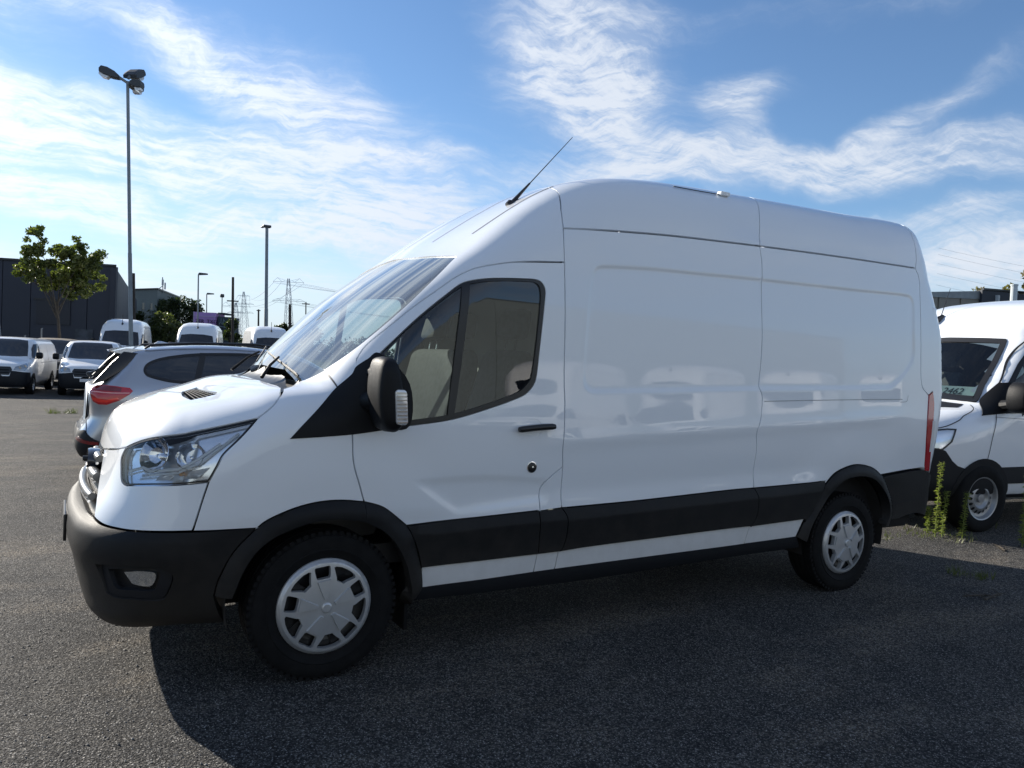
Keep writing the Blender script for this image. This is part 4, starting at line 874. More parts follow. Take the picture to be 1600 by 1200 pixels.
for d_, sg in ((D1, -1), (D2, 1)):
    c_ = patch(HB, 'door_lining', Chart('side', sg), door, mat('door_lining_plastic', (.055, .056, .06), .7), d_, h=.08, off=-.055, inset=-.02, skirt=0, holes=[inset_poly(winP, -.005)], hinset=0)
def seat(y, w, x=.80):
    s_ = None
    mb = MB(); mb.prism([(x - .28, .86), (x + .22, .84), (x + .24, .98), (x - .22, 1.02), (x - .30, .98)], y - w / 2, y + w / 2); s_ = part(mb, 'seat', SEATM, bevel=.05, seg=3)
    mb = MB(); mb.prism([(x + .16, .95), (x + .30, .93), (x + .46, 1.45), (x + .46, 1.56), (x + .40, 1.60), (x + .34, 1.56), (x + .30, 1.40)], y - w / 2 + .02, y + w / 2 - .02); mb.build('backrest', SEATM, s_, bevel=.05, seg=3)
    n = 1 if w < .6 else 2
    for k in range(n):
        yy = y + (0 if n == 1 else (-.22, .22)[k])
        mb = MB(); mb.prism([(x + .36, 1.66), (x + .47, 1.65), (x + .50, 1.83), (x + .41, 1.84)], yy - .13, yy + .13); mb.build('headrest', SEATM, s_, bevel=.035, seg=3)
        mb = MB(); [mb.tube([(x + .41, yy + e_, 1.55), (x + .43, yy + e_, 1.68)], .006, 6) for e_ in (-.06, .06)]; mb.build('headrest_rod', CHROME, s_)
    return s_
seat(-.48, .50); seat(.42, .92)
mb = MB(); T_ = Matrix.Translation((.42, -.46, 1.20)) @ Matrix.Rotation(R(62), 4, 'Y')
for i in range(1): mb.tube([tuple(T_ @ Vector((.19 * math.cos(t), .19 * math.sin(t), 0))) for t in np.linspace(0, 2 * math.pi, 33)], .014, 8, cap=False)
for t in (0, 2.1, 4.2): mb.tube([tuple(T_ @ Vector((0, 0, -.03))), tuple(T_ @ Vector((.18 * math.cos(t), .18 * math.sin(t), 0)))], .018, 6)
part(mb, 'steering_wheel', BLACK, smooth=True)
# hidden solids that close the body against light
mb = MB(); mb.box((1.40, -.87, .40), (4.66, .87, 2.28)); part(mb, 'load_bay_shell', DARK)
mb = MB(); mb.box((-.72, -.68, .36), (-.16, .68, 1.12)); mb.box((-.42, -.50, .34), (3.3, .50, .5)); mb.box((.45, -.90, .36), (3.25, .90, .44)); mb.box((4.2, -.85, .38), (4.66, .85, .5)); part(mb, 'underbody', DARK)
for wx in (0.0, 3.75):
    for sg in (-1, 1):
        mb = MB(); V = []; F = []; n = 30; rad = .445
        for k, yy in enumerate((.965, .60)):
            for i in range(n + 1): t = R(-14) + (math.pi + R(28)) * i / n; V.append((wx + rad * math.cos(t), sg * yy, .40 + rad * math.sin(t)))
        for i in range(n): F.append((i, i + 1, n + 2 + i, n + 1 + i))
        F.append(tuple(range(n + 1, 2 * n + 2)))
        mk('wheel_arch_liner', V, F, LINER, van)
mb = MB(); mb.box((.415, -.93, .16), (.435, -.74, .46)); part(mb, 'mud_flap', RUB, bevel=.004); mb = MB(); mb.box((.415, .74, .16), (.435, .93, .46)); part(mb, 'mud_flap', RUB, bevel=.004)
mb = MB(); mb.tube([(3.75, -.75, .335), (3.75, .75, .335)], .06, 12); mb.tube([(0, -.75, .335), (0, .75, .335)], .05, 12); part(mb, 'axle', DARK)
# wheels
def tyre_mb(r0, rim, w):
    """near face at y=0, extends to +w"""
    mb = MB(); h_ = r0 - rim
    mb.lathe([(rim - .012, .030), (rim, .010), (rim + .012, .004), (rim + h_ * .30, -.008), (rim + h_ * .34, -.012), (rim + h_ * .38, -.009), (rim + h_ * .62, -.012), (rim + h_ * .80, -.004), (rim + h_ * .84, -.001), (r0 - .018, .006), (r0 - .006, .016), (r0, .032), (r0, .060), (r0 - .008, .063), (r0 - .008, .070), (r0, .073), (r0, w / 2 - .005), (r0 - .008, w / 2 - .003), (r0 - .008, w / 2 + .003), (r0, w / 2 + .005),
              (r0, w - .073), (r0 - .008, w - .070), (r0 - .008, w - .063), (r0, w - .06), (r0, w - .032), (r0 - .02, w - .006), (rim + .02, w), (rim - .012, w - .03)], 72)
    n = 64
    for k in range(n):      # shoulder lugs
        t = 2 * math.pi * k / n; M_ = Matrix.Rotation(-t, 4, 'Y')
        mb.box((r0 - .028, .004, -.010), (r0 + .0012, .045, .010), M_); mb.box((r0 - .008, .074, -.011), (r0 + .001, w / 2 - .008, .008), M_)
    return mb
def wheel(parent, x, ysg, yface, z, r0, rim, w, capf, rot=0.0, steer=0.0):
    wgrp = bpy.data.objects.new('wheel', None); COL.objects.link(wgrp); wgrp.parent = parent; wgrp.location = (x, ysg * yface, z)
    wgrp.rotation_euler = (0, rot, steer) if ysg < 0 else (0, rot, math.pi)
    t = tyre_mb(r0, rim, w).build('tyre', RUB, wgrp, smooth=True, auto=28); capf(wgrp, rim)
    return wgrp
def dished_cap(parent, rim):
    """ten-window hub cap with five raised wedges"""
    Rm = rim; hole = []
    for k in range(5):
        a = R(97 + 72 * k)
        A_ = []; rin, rout, hw = .61 * Rm, .865 * Rm, .16 * Rm
        for (u_, v_) in rr(-1, 0, 1, 1, .22, 3): A_.append((rin + (rout - rin) * v_, u_ * hw * (.92 + .18 * v_)))
        c, s_ = math.cos(a), math.sin(a); hole.append(np.array([(p_ * c - q_ * s_, p_ * s_ + q_ * c) for p_, q_ in A_]))
        a = R(97 + 36 + 72 * k); c, s_ = math.cos(a), math.sin(a)
        Bq = [(.575 * Rm, -.085 * Rm), (.575 * Rm, .085 * Rm), (.63 * Rm, .12 * Rm), (.79 * Rm, .27 * Rm), (.83 * Rm, .24 * Rm), (.865 * Rm, .12 * Rm), (.87 * Rm, 0), (.865 * Rm, -.12 * Rm), (.83 * Rm, -.24 * Rm), (.79 * Rm, -.27 * Rm), (.63 * Rm, -.12 * Rm)]
        hole.append(np.array([(p_ * c - q_ * s_, p_ * s_ + q_ * c) for p_, q_ in Bq]))
    def hgt(P):
        r_ = np.hypot(P[:, 0], P[:, 1]) / Rm; an = np.degrees(np.arctan2(P[:, 1], P[:, 0]))
        h_ = -.012 - .014 * (1 - np.clip(r_, 0, 1) ** 2)
        h_ = h_ + .012 * sstep((r_ - .93) / .07)
        da = np.abs((an - 97 + 36) % 72 - 36); wd = 17.5 - 4 * (r_ < .3); w_ = sstep((wd - da) / 2.5) * sstep((r_ - .18) / .04) * sstep((.62 - r_) / .02)
        return h_
    outer = np.array([(Rm * math.cos(t), Rm * math.sin(t)) for t in np.linspace(0, 2 * math.pi, 72, endpoint=False)])
    hole = [resample(inset_poly(q, 0), .012) for q in hole]; polys = [outer] + hole; pts = np.vstack(polys); edges = []; k0 = 0
    for p_ in polys: edges += [(k0 + i, k0 + (i + 1) % len(p_)) for i in range(len(p_))]; k0 += len(p_)
    gx, gy = np.meshgrid(np.arange(-34, 35), np.arange(-38, 39)); gp = np.stack([(gx + .5 * (gy % 2)) * .0068, gy * .0059], -1).reshape(-1, 2)
    ok = np.hypot(*gp.T) < Rm * .985
    for q in hole: ok &= ~pip(inset_poly(q, -.002), gp)
    r = delaunay_2d_cdt([Vector(p_) for p_ in np.vstack([pts, gp[ok]])], edges, [], 0, 1e-7)
    P = np.array([tuple(v) for v in r[0]]); F = np.array([tuple(f) for f in r[2]]); cen = P[F].mean(1); ok = pip(outer, cen)
    for q in hole: ok &= ~pip(q, cen)
    F = F[ok]; V = np.stack([P[:, 0], hgt(P), P[:, 1]], 1); V = [tuple(v) for v in V]; FF = [tuple(f) for f in F]
    for q in hole:
        h0 = hgt(q); n = len(q); b = len(V); cq = q.mean(0)
        V += [(a_[0], h_, a_[1]) for a_, h_ in zip(q, h0)]; V += [(a_[0] * .96 + cq[0] * .04, h_ + .026, a_[1] * .96 + cq[1] * .04) for a_, h_ in zip(q, h0)]
        FF += [(b + i, b + (i + 1) % n, b + n + (i + 1) % n, b + n + i) for i in range(n)]
    mb = MB().add(V, FF); mb.lathe([(Rm, .0), (Rm + .003, .006), (Rm + .001, .014)], 60)
    mb.lathe([(.0001, -.034), (.018, -.034), (.024, -.031), (.026, -.024)], 28)
    for k in range(5):
        a = R(97 + 72 * k); c, s_ = math.cos(a), math.sin(a); lo_ = []; hi_ = []
        for rr_, hw_ in ((.185, .045), (.185, -.045), (.40, -.105), (.585, -.150), (.585, .150), (.40, .105)):
            for L_, e_ in ((lo_, 0), (hi_, 1)):
                r2 = rr_ + (.012 if rr_ < .3 else -.010 if rr_ > .5 else 0) * e_; h2 = hw_ - math.copysign(.016, hw_) * e_; P2 = np.array([[(r2 * c - h2 * s_) * Rm, (r2 * s_ + h2 * c) * Rm]]); L_.append((P2[0, 0], float(hgt(P2)[0]) + .001 - .0105 * e_, P2[0, 1]))
        mb.add(lo_ + hi_, [(6, 7, 8, 11), (11, 8, 9, 10)] + [(i, (i + 1) % 6, (i + 1) % 6 + 6, i + 6) for i in range(6)])
    mb.build('hub_cap', CAPM, parent, smooth=True, auto=22)
    mb = MB(); mb.lathe([(.0001, .045), (.10, .05), (.17, .03), (Rm - .02, .028), (Rm, .02)], 40)
    for k in range(5): t = 2 * math.pi * k / 5; mb.box((.09, .02, -.02), (.2, .045, .02), Matrix.Rotation(t, 4, 'Y'))
    mb.build('rim', BLACK, parent)
for wx in (0.0, 3.75):
    for sg in (-1, 1): wheel(van, wx, sg, .972, .345 if 1 else 0, .352, .222, .225, dished_cap)
# ---------------------------------------------------------------- other vehicles
def shell(B, name, m, parent, x0, x1, n=46, k=36, holes=()):
    """closed body skin: rings in the y-z plane, dense at both ends"""
    t = np.linspace(0, 1, n); t = .5 - .5 * np.cos(math.pi * t); t = .5 * t + .5 * (.5 - .5 * np.cos(math.pi * t)); X = x0 + (x1 - x0) * t; V = []; ok = []
    zs = np.linspace(.15, 3.0, 60); a = np.linspace(0, 2 * math.pi, k, endpoint=False)
    for x in X:
        v = B.f(np.full(60, x), np.zeros(60), zs); i = np.where(v < 0)[0]
        zc = zs[i].mean() if len(i) else ok[-1] if ok else .6
        ok.append(zc); o = np.tile([x, 0, zc], (k, 1)); d = np.stack([np.zeros(k), np.cos(a), np.sin(a)], 1); V.append(B.ray(o + d * 2.4, o))
    V = np.vstack(V); N = B.nrm(V, .01); F = []
    for i in range(n - 1):
        for j in range(k):
            q = (i * k + j, i * k + (j + 1) % k, (i + 1) * k + (j + 1) % k, (i + 1) * k + j); F.append(q)
    F.append(tuple(range(k))); F.append(tuple((n - 1) * k + j for j in range(k - 1, -1, -1)))
    if holes:
        out = []
        for f in F:
            c = V[list(f)].mean(0)
            if not any(pip(h, np.array([[c[1], c[2]] if hk == 'front' else [c[0], c[2]]]))[0] and (c[0] < 1.4 if hk == 'front' else abs(c[1]) > .5) for hk, h in holes): out.append(f)
        F = out
    q = F[n * k // 2]; 
    if np.cross(V[q[1]] - V[q[0]], V[q[2]] - V[q[0]]) @ N[q[0]] < 0: F = [f[::-1] for f in F]
    return mk(name, V, F, m, parent, N=N)
SL = Chart('side', -1); SR = Chart('side', 1)
def fr_ch(x=1.5): return Chart('front', o=(x, 0, 0), far=4.0)
def sidepair(B, name, poly, m, parent, **k):
    k.setdefault('inset', 0); k.setdefault('skirt', .01)
    a = patch(B, name, SL, poly, m, parent, **k); return a, mirror_obj(a, parent)
def simple_wheel(parent, x, y, z, r0, rim, w, m=STEEL, name='wheel', holes=True, detail=40):
    sg = -1 if y < 0 else 1; e = bpy.data.objects.new(name, None); COL.objects.link(e); e.parent = parent; e.location = (x, y, z); e.rotation_euler = (0, 0, 0 if sg < 0 else math.pi)
    mb = MB(); h_ = r0 - rim; mb.lathe([(rim - .01, .03), (rim, .008), (rim + h_ * .4, -.008), (rim + h_ * .8, -.003), (r0 - .012, .008), (r0, .03), (r0, w - .03), (r0 - .02, w), (rim, w)], detail); mb.build('tyre', RUB, e, smooth=True)
    mb = MB(); mb.lathe([(rim, .008), (rim - .012, .012), (rim - .03, .045), (rim * .72, .05), (rim * .55, .03), (rim * .48, .028), (rim * .36, .05), (rim * .2, .052), (rim * .18, .03), (.0001, .028)], detail); rm = mb.build('rim', m, e, smooth=True)
    if holes:
        mb = MB(); n = 16
        for k in range(n):
            t = 2 * math.pi * k / n; c = Vector((rim * .66 * math.cos(t), .036, rim * .66 * math.sin(t))); M_ = Matrix.Translation(c) @ Matrix.Rotation(-t, 4, 'Y')
            mb.add([tuple(M_ @ Vector((.020 * math.cos(a), 0 + .010 * math.cos(a), .0155 * math.sin(a)))) for a in np.linspace(0, 2 * math.pi, 10, endpoint=False)], [tuple(range(10))])
        mb.build('rim_window', DARK, rm)
    return e
def arches(parent, xs_, r_, y0=.9, y1=.55, z=.36):
    for wx in xs_:
        for sg in (-1, 1):
            V = []; F = []; n = 20
            for yy in (y0, y1):
                for i in range(n + 1): t = R(-10) + (math.pi + R(20)) * i / n; V.append((wx + r_ * math.cos(t), sg * yy, z + r_ * math.sin(t)))
            F = [(i, i + 1, n + 2 + i, n + 1 + i) for i in range(n)] + [tuple(range(n + 1, 2 * n + 2))]; mk('wheel_arch_liner', V, F, DARK, parent)
def arch_disc(B, parent, wx, r_, z=.36, m=DARK, zlo=.30, off=.004):
    """dark wheel opening"""
    a = np.linspace(R(-8), math.pi + R(8), 22); poly = np.array([(wx + r_ * math.cos(t), z + r_ * math.sin(t)) for t in a]); poly[:, 1] = np.maximum(poly[:, 1], zlo)
    return sidepair(B, 'wheel_opening', poly, m, parent, h=.06, off=off)
# ---- mid-size van, seen from the front
VB = Body([(3.95, .30), (3.95, .30), (-.60, .24), (-.84, .26), (-.93, .40), (-.95, .60), (-.92, .80), (-.86, .96), (-.74, 1.04), (-.40, 1.13), (-.10, 1.20), (.02, 1.26), (.40, 1.55), (.72, 1.80), (.95, 1.88), (1.5, 1.91), (3.0, 1.91), (3.8, 1.89), (3.98, 1.80), (4.06, 1.2), (4.08, .6)],
          [(.2, .90), (.5, .93), (.8, .955), (1.05, .96), (1.3, .93), (1.7, .86), (1.95, .80)], [(-1, -.12), (-.6, -.05), (-.2, 0), (4.2, 0)], [(0, .12), (1.0, .16), (1.3, .2), (1.8, .12), (2.1, 0)], .05,
          lambda x, z: np.interp(x, [-1, -.3, .5, 4], [.30, .22, .18, .14]) + np.interp(z, [1.5, 1.8], [0, .06]), n=5, h=.02, sig=1.0)
def mid_van(paint, label, loc, rz, group, plate=False):
    v = empty('parked_van', loc, rz); tag(v, label, 'van', group)
    shell(VB, 'body', paint, v, -.94, 4.07, 40, 32)
    F_ = fr_ch(1.2)
    patch(VB, 'windscreen', F_, np.array([(-.72, 1.27), (0, 1.23), (.72, 1.27), (.66, 1.60), (.60, 1.80), (.30, 1.83), (-.30, 1.83), (-.60, 1.80), (-.66, 1.60)]), DGLASS, v, h=.1, off=.006, inset=0, skirt=.01)
    bmp = patch(VB, 'front_bumper', Chart('cyl', o=(.1, 0, 0)), np.array([(-1.05, .74), (-.75, .76), (-.45, .80), (-.40, .62), (.40, .62), (.45, .80), (.75, .76), (1.05, .74), (1.15, .55), (1.13, .28), (.5, .27), (0, .27), (-.5, .27), (-1.13, .28), (-1.15, .55)]), PLAST2, v, h=.05, off=.008, inset=0, skirt=.03)
    gr = patch(VB, 'grille', Chart('front', far=2), np.array([(-.42, .66), (.42, .66), (.50, .84), (.44, .93), (-.44, .93), (-.50, .84)]), BLACK, v, h=.06, off=.004, inset=0, skirt=.01)
    for zc_ in (.74, .83): mb = MB(); mb.tube([(-.945 + .13 * y * y, y, zc_) for y in np.linspace(-.42, .42, 9)], .014, 6); mb.build('grille_bar', PLAST, gr)
    mb = MB(); mb.tube([(-.955, 0, .79), (-.975, 0, .79)], .075, 20); mb.build('grille_badge', STEEL, gr)
    for sg in (-1, 1):
        L = patch(VB, 'headlamp', Chart('cyl', o=(.1, 0, 0)), np.array([(sg * a_, b_) for a_, b_ in ((.50, .82), (.78, .80), (.92, .92), (1.0, 1.05), (.80, 1.01), (.56, .93))]), mat('lamp_glass_far', (.30, .34, .38), .08, metal=.4, coat=1), v, h=.04, off=.008, inset=0, skirt=.01)
        mb = MB(); q = surf(VB, Chart('cyl', o=(.1, 0, 0)), [(sg * .66, .89), (sg * .82, .94)], .006)
        for k_ in q: mb.tube([tuple(k_), tuple(k_ + np.array((-.012, 0, 0)))], .045, 14)
        mb.build('lamp_cup', CHROME, L)
        a_ = MB(); V_, F__ = hull_box([(.10, 1.22), (.18, 1.20), (.26, 1.24), (.28, 1.36), (.20, 1.42), (.10, 1.40), (.06, 1.30)], -.98 if sg < 0 else .98, sg * 1.17); a_.add(V_, F__); a_.build('wing_mirror', PLAST, v, smooth=True)
    sidepair(VB, 'side_window', np.array([(.20, 1.22), (.98, 1.16), (1.02, 1.62), (.95, 1.70), (.72, 1.68), (.50, 1.52)]), DGLASS, v, h=.08, off=.005)
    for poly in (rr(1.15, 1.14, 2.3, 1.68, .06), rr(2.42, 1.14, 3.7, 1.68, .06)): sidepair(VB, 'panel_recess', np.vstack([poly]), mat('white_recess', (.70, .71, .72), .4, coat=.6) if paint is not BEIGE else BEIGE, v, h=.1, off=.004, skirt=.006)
    for L_ in ([(1.06, .42), (1.07, 1.1), (1.05, 1.75)], [(.12, .8), (.10, 1.2)], [(2.36, .42), (2.36, 1.72)], [(1.1, 1.05), (3.9, 1.07)]):
        o_ = strip(VB, 'door_gap', SL, np.array(L_), .012, BLACK, v, off=.007, h=.1); mirror_obj(o_, v)
    for wx in (0, 3.2): arch_disc(VB, v, wx, .39, .33)
    for wx in (0, 3.2):
        for sg in (-1, 1): simple_wheel(v, wx, sg * .955, .33, .335, .20, .22, holes=False, detail=28)
    if plate: mb = MB(); mb.box((-.975, -.22 - .0, .50), (-.962, .26, .60)); mb.build('number_plate', mat('plate_white', (.7, .7, .7), .4), v)
    return v
# ---- tall van
TB = Body([(4.9, .36), (4.9, .36), (-.55, .30), (-.85, .32), (-.98, .45), (-1.0, .65), (-.97, .85), (-.90, 1.03), (-.76, 1.14), (-.40, 1.24), (-.05, 1.32), (.06, 1.38), (.40, 1.72), (.66, 2.02), (.82, 2.22), (1.05, 2.42), (1.45, 2.56), (2.0, 2.62), (4.4, 2.64), (4.75, 2.62), (4.88, 2.48), (4.93, 1.6), (4.93, .8)],
          [(.2, .94), (.5, .98), (.9, 1.0), (1.2, 1.0), (1.5, .97), (2.0, .92), (2.4, .87), (2.7, .78)], [(-1.1, -.13), (-.6, -.05), (-.2, 0), (5, 0)], [(0, .12), (1.1, .18), (1.4, .2), (2.0, .12), (2.4, .04), (3, 0)], .05,
          lambda x, z: np.interp(x, [-1, -.3, .5, 4], [.34, .26, .20, .16]) + np.interp(z, [2.1, 2.5], [0, .12]), n=5, h=.02, sig=1.0)
def tall_van(label, loc, rz, group, cat='van'):
    v = empty('parked_tall_van', loc, rz); tag(v, label, cat, group)
    shell(TB, 'body', WHITE2, v, -.99, 4.92, 40, 32)
    patch(TB, 'windscreen', fr_ch(1.3), np.array([(-.80, 1.42), (0, 1.38), (.80, 1.42), (.76, 1.75), (.70, 2.03), (.3, 2.08), (-.3, 2.08), (-.70, 2.03), (-.76, 1.75)]), DGLASS, v, h=.1, off=.006, inset=0, skirt=.01)
    patch(TB, 'front_bumper', Chart('cyl', o=(.1, 0, 0)), np.array([(-1.1, .66), (1.1, .66), (1.18, .36), (-1.18, .36)]), PLAST2, v, h=.07, off=.008, inset=0, skirt=.03)
    gr = patch(TB, 'grille', Chart('front', far=2), np.array([(-.46, .72), (.46, .72), (.52, .98), (-.52, .98)]), BLACK, v, h=.08, off=.004, inset=0, skirt=.01)
    for zc_ in (.80, .90): mb = MB(); mb.tube([(-1.0 + .13 * y * y, y, zc_) for y in np.linspace(-.45, .45, 9)], .014, 6); mb.build('grille_bar', STEEL, gr)
    for sg in (-1, 1):
        patch(TB, 'headlamp', Chart('cyl', o=(.1, 0, 0)), np.array([(sg * a_, b_) for a_, b_ in ((.52, .86), (.85, .85), (1.02, 1.12), (.62, 1.04))]), mat('lamp_glass_far', (.30, .34, .38), .08), v, h=.05, off=.008, inset=0, skirt=.01)
        a_ = MB(); V_, F__ = hull_box([(.16, 1.30), (.26, 1.28), (.30, 1.42), (.28, 1.66), (.18, 1.68), (.12, 1.50)], -1.0 if sg < 0 else 1.0, sg * 1.2); a_.add(V_, F__); a_.build('wing_mirror', PLAST, v, smooth=True)
    sidepair(TB, 'side_window', np.array([(.32, 1.38), (1.18, 1.30), (1.22, 1.86), (1.14, 1.98), (.86, 1.96), (.60, 1.74)]), DGLASS, v, h=.08, off=.005)
    sidepair(TB, 'lower_cladding', np.array([(.5, .60), (3.1, .62), (3.1, .80), (.5, .78)]), PLAST2, v, h=.1, off=.01)
    for L_ in ([(1.3, .5), (1.32, 1.4), (1.30, 2.3)], [(2.7, .5), (2.7, 2.3)], [(1.35, 2.28), (4.7, 2.3)], [(1.4, 1.35), (4.7, 1.38)]):
        o_ = strip(TB, 'door_gap', SL, np.array(L_), .012, mat('panel_line_grey'), v, off=.004, h=.1); mirror_obj(o_, v)
    for wx in (0, 3.66): arch_disc(TB, v, wx, .42, .35)
    for wx in (0, 3.66):
        for sg in (-1, 1): simple_wheel(v, wx, sg * .99, .345, .35, .22, .23, holes=False, detail=28)
    q = TB.ray(np.array([[1.0, 0, 3.5]]), np.array([[1.0, 0, 1.2]]))[0]
    mb = MB(); mb.tube([(q[0] - .07, 0, q[2] - .05), (q[0] + .01, 0, q[2] + .02), (q[0] + .05, 0, q[2] + .03)], [.03, .045, .02], 8); mb.tube([(q[0], 0, q[2]), (q[0] + .02, 0, q[2] + .40)], .012, 5); mb.build('aerial', BLACK, v)
    return v
G1 = 'mid-size vans parked nose to the camera in the left background'
D90 = R(90)
mid_van(WHITE2, 'white mid-size van at the left edge, its panelled side and dark mirror in view', (-2.88, 26.3, gz(0, 22)), D90 - R(9), G1)
V2 = mid_van(WHITE2, 'white mid-size van facing the camera with a grass tuft at its dark bumper', (-.26, 26.0, gz(0, 22)), D90 - R(5), G1, plate=True)
mid_van(BEIGE, 'dusty beige van half hidden behind the two white mid-size vans', (-1.55, 32.6, gz(0, 31) + .05), D90 - R(6), G1)
G2 = 'tall white vans in a row beyond the silver car'
tall_van('tall white van whose dark aerial shows beside the big lamp mast, left of its row', (1.12, 35.6, -.3), D90 - R(10), G2)
tall_van('tall white van standing below the purple container wall, seen nose on', (4.28, 34.6, -.3), D90 - R(13), G2)
tall_van('tall white van below the second lamp mast, cut off by the foreground windscreen', (7.6, 33.2, -.3), D90 - R(5), G2)
tall_van('sliver of a tall white van at the extreme left edge beside the dark hall', (-4.75, 36.5, -.3), D90, G2)
# vans and hall on the photographer's side, seen mirrored in the glossy panels
G3 = 'white vans behind the photographer, seen only as reflections'
for k, (x, y, a_, lb) in enumerate(((8.2, -13.2, -30, 'white van behind the photographer mirrored left of the sliding door gap'), (12.0, -12.6, -27, 'white van behind the photographer mirrored in the middle of the cargo side'), (16.2, -12.2, -30, 'white van behind the photographer mirrored in the rear half of the cargo side'), (20.6, -12.0, -28, 'white van behind the photographer mirrored near the tail lamp'))):
    tall_van(lb, (x, y, 0), R(a_), G3)

for o_ in [q for q in COL.objects if q.get('group') == G2]: o_.scale = (1, 1, 1.09); o_.location.z = -.1
# ---- white van on the right
SB = Body([(4.9, .36), (4.9, .36), (-.55, .30), (-.85, .32), (-.98, .45), (-1.0, .65), (-.97, .85), (-.90, 1.03), (-.76, 1.14), (-.40, 1.24), (-.05, 1.32), (.06, 1.38), (.40, 1.72), (.66, 2.02), (.76, 2.18), (.94, 2.35), (1.22, 2.47), (1.7, 2.54), (4.4, 2.60), (4.75, 2.58), (4.88, 2.44), (4.93, 1.6), (4.93, .8)],
          [(.2, .94), (.5, .98), (.9, 1.0), (1.2, 1.0), (1.5, .97), (2.0, .92), (2.4, .87), (2.7, .78)], [(-1.1, -.13), (-.6, -.05), (-.2, 0), (5, 0)], [(0, .12), (1.1, .18), (1.4, .2), (2.0, .12), (2.4, .04), (3, 0)], .05,
          lambda x, z: np.interp(x, [-1, -.3, .5, 4], [.34, .26, .20, .16]) + np.interp(z, [2.1, 2.5], [0, .12]), n=5, h=.015, sig=1.0)
PLG = mat('plate_card', (.72, .88, .80), .6)
def right_van():
    v = empty('parked_van_right', (7.20, .84, 0), R(-8)); v.name = 'parked_van'; tag(v, 'white panel van at the right edge with pale card K 2462 behind its windscreen', 'van')
    wsp = np.array([(.0, 1.345), (.36, 1.34), (.61, 1.325), (.765, 1.32), (.765, 1.34), (.72, 1.50), (.69, 1.76), (.655, 1.99), (.64, 2.01), (.41, 2.02), (0, 2.03)]); wsp = np.vstack([wsp, (wsp[::-1] * np.array([-1, 1]))]); wsp = clean(wsp)
    sw = np.array([(.30, 1.22), (.36, 1.45), (.46, 1.56), (.60, 1.74), (.76, 1.92), (.86, 1.97), (1.22, 1.98), (1.28, 1.90), (1.24, 1.30), (1.16, 1.24)])
    body = shell(SB, 'body', WHITE, v, -.99, 4.92, 90, 64, holes=[('front', inset_poly(wsp, .05)), ('side', inset_poly(sw, .04))])
    F_ = fr_ch(1.3)
    W_ = patch(SB, 'windscreen', F_, wsp, WSD, v, h=.08, off=.004, inset=0, skirt=0)
    patch(SB, 'windscreen_border', F_, wsp, BLACK, W_, h=.03, off=.014, inset=-.004, skirt=.02, holes=[inset_poly(wsp, .05)], hinset=0)
    for a in sidepair(SB, 'side_window', sw, GLASS, v, h=.08, off=.004, skirt=0): pass
    for a in sidepair(SB, 'window_trim', sw, BLACK, v, h=.05, off=.006, holes=[inset_poly(sw, .035)], hinset=0): pass
    sidepair(SB, 'window_divider', np.array([(.84, 1.30), (.88, 1.30), (.80, 1.94), (.77, 1.93)]), BLACK, v, h=.1, off=.007)
    sidepair(SB, 'mirror_sail', np.array([(.0, 1.19), (.24, 1.215), (.46, 1.24), (.46, 1.54), (.38, 1.53), (.28, 1.44)]), PLAST, v, h=.06, off=.010)
    CY = Chart('cyl', o=(.2, 0, 0)); th = lambda *P_: CY.inv([(a, b, c) for a, b, c in P_])
    # hood vent slot, lamp, bumper
    patch(SB, 'cowl', SF2, np.vstack([SF2.inv([(-.02, 0, 1.33), (-.01, -.3, 1.325), (.0, -.60, 1.305), (.03, -.70, 1.29), (-.10, -.73, 1.25), (-.20, -.60, 1.245), (-.28, -.3, 1.25), (-.30, 0, 1.25)]), (SF2.inv([(-.28, -.3, 1.25), (-.20, -.60, 1.245), (-.10, -.73, 1.25), (.03, -.70, 1.29), (.0, -.60, 1.305), (-.01, -.3, 1.325)]) * np.array([-1, 1]))]), BLACK, v, h=.06, off=.003, inset=0, skirt=0)
    for L_ in ([(.05, -.78, 1.31), (-.02, -.86, 1.25), (-.2, -.89, 1.18), (-.3, -.91, 1.13), (-.59, -.88, 1.05), (-.85, -.60, 1.02)],):
        o_ = strip(SB, 'hood_gap', SF2, SF2.inv(L_), .008, BLACK, v, off=.003); mirror_obj(o_, v)
    lp = th((-.64, -.92, .85), (-.56, -.95, .84), (-.45, -.96, .92), (-.38, -.95, 1.045), (-.48, -.93, 1.045), (-.59, -.89, 1.03), (-.80, -.72, 1.0), (-.90, -.5, .93), (-.86, -.66, .88))
    L = patch(SB, 'headlamp', CY, lp, LENS, v, h=.04, off=.012, inset=0, skirt=.012)
    patch(SB, 'reflector', CY, lp, REFL, L, h=.03, off=.003, inset=.001, skirt=0)
    mb = MB(); c = surf(SB, CY, th((-.66, -.88, .95)), .012)[0]; n_ = SB.nrm(np.array([c]))[0]; mb.tube([tuple(c - n_ * .006), tuple(c - n_ * .001)], .042, 20); mb.build('lamp_projector', mat('lamp_projector', (.05, .06, .08), .05), L, smooth=False)
    patch(SB, 'lamp_frame', CY, lp, BLACK, L, h=.04, off=.013, inset=-.002, skirt=.012, holes=[inset_poly(lp, .007)], hinset=0)
    L2 = mirror_obj(L, v); [mirror_obj(c_, L2) for c_ in list(L.children)]
    bp = th((-.27, -.98, .655), (-.36, -.97, .68), (-.43, -.96, .73), (-.52, -.95, .83), (-.60, -.94, .855), (-.72, -.88, .84), (-.90, -.60, .72), (-1.0, 0, .70)); bm_ = (bp[::-1][1:] * np.array([-1, 1])); lo = th((-.36, -.95, .50), (-.42, -.94, .27), (-.7, -.88, .27), (-.97, -.3, .27))
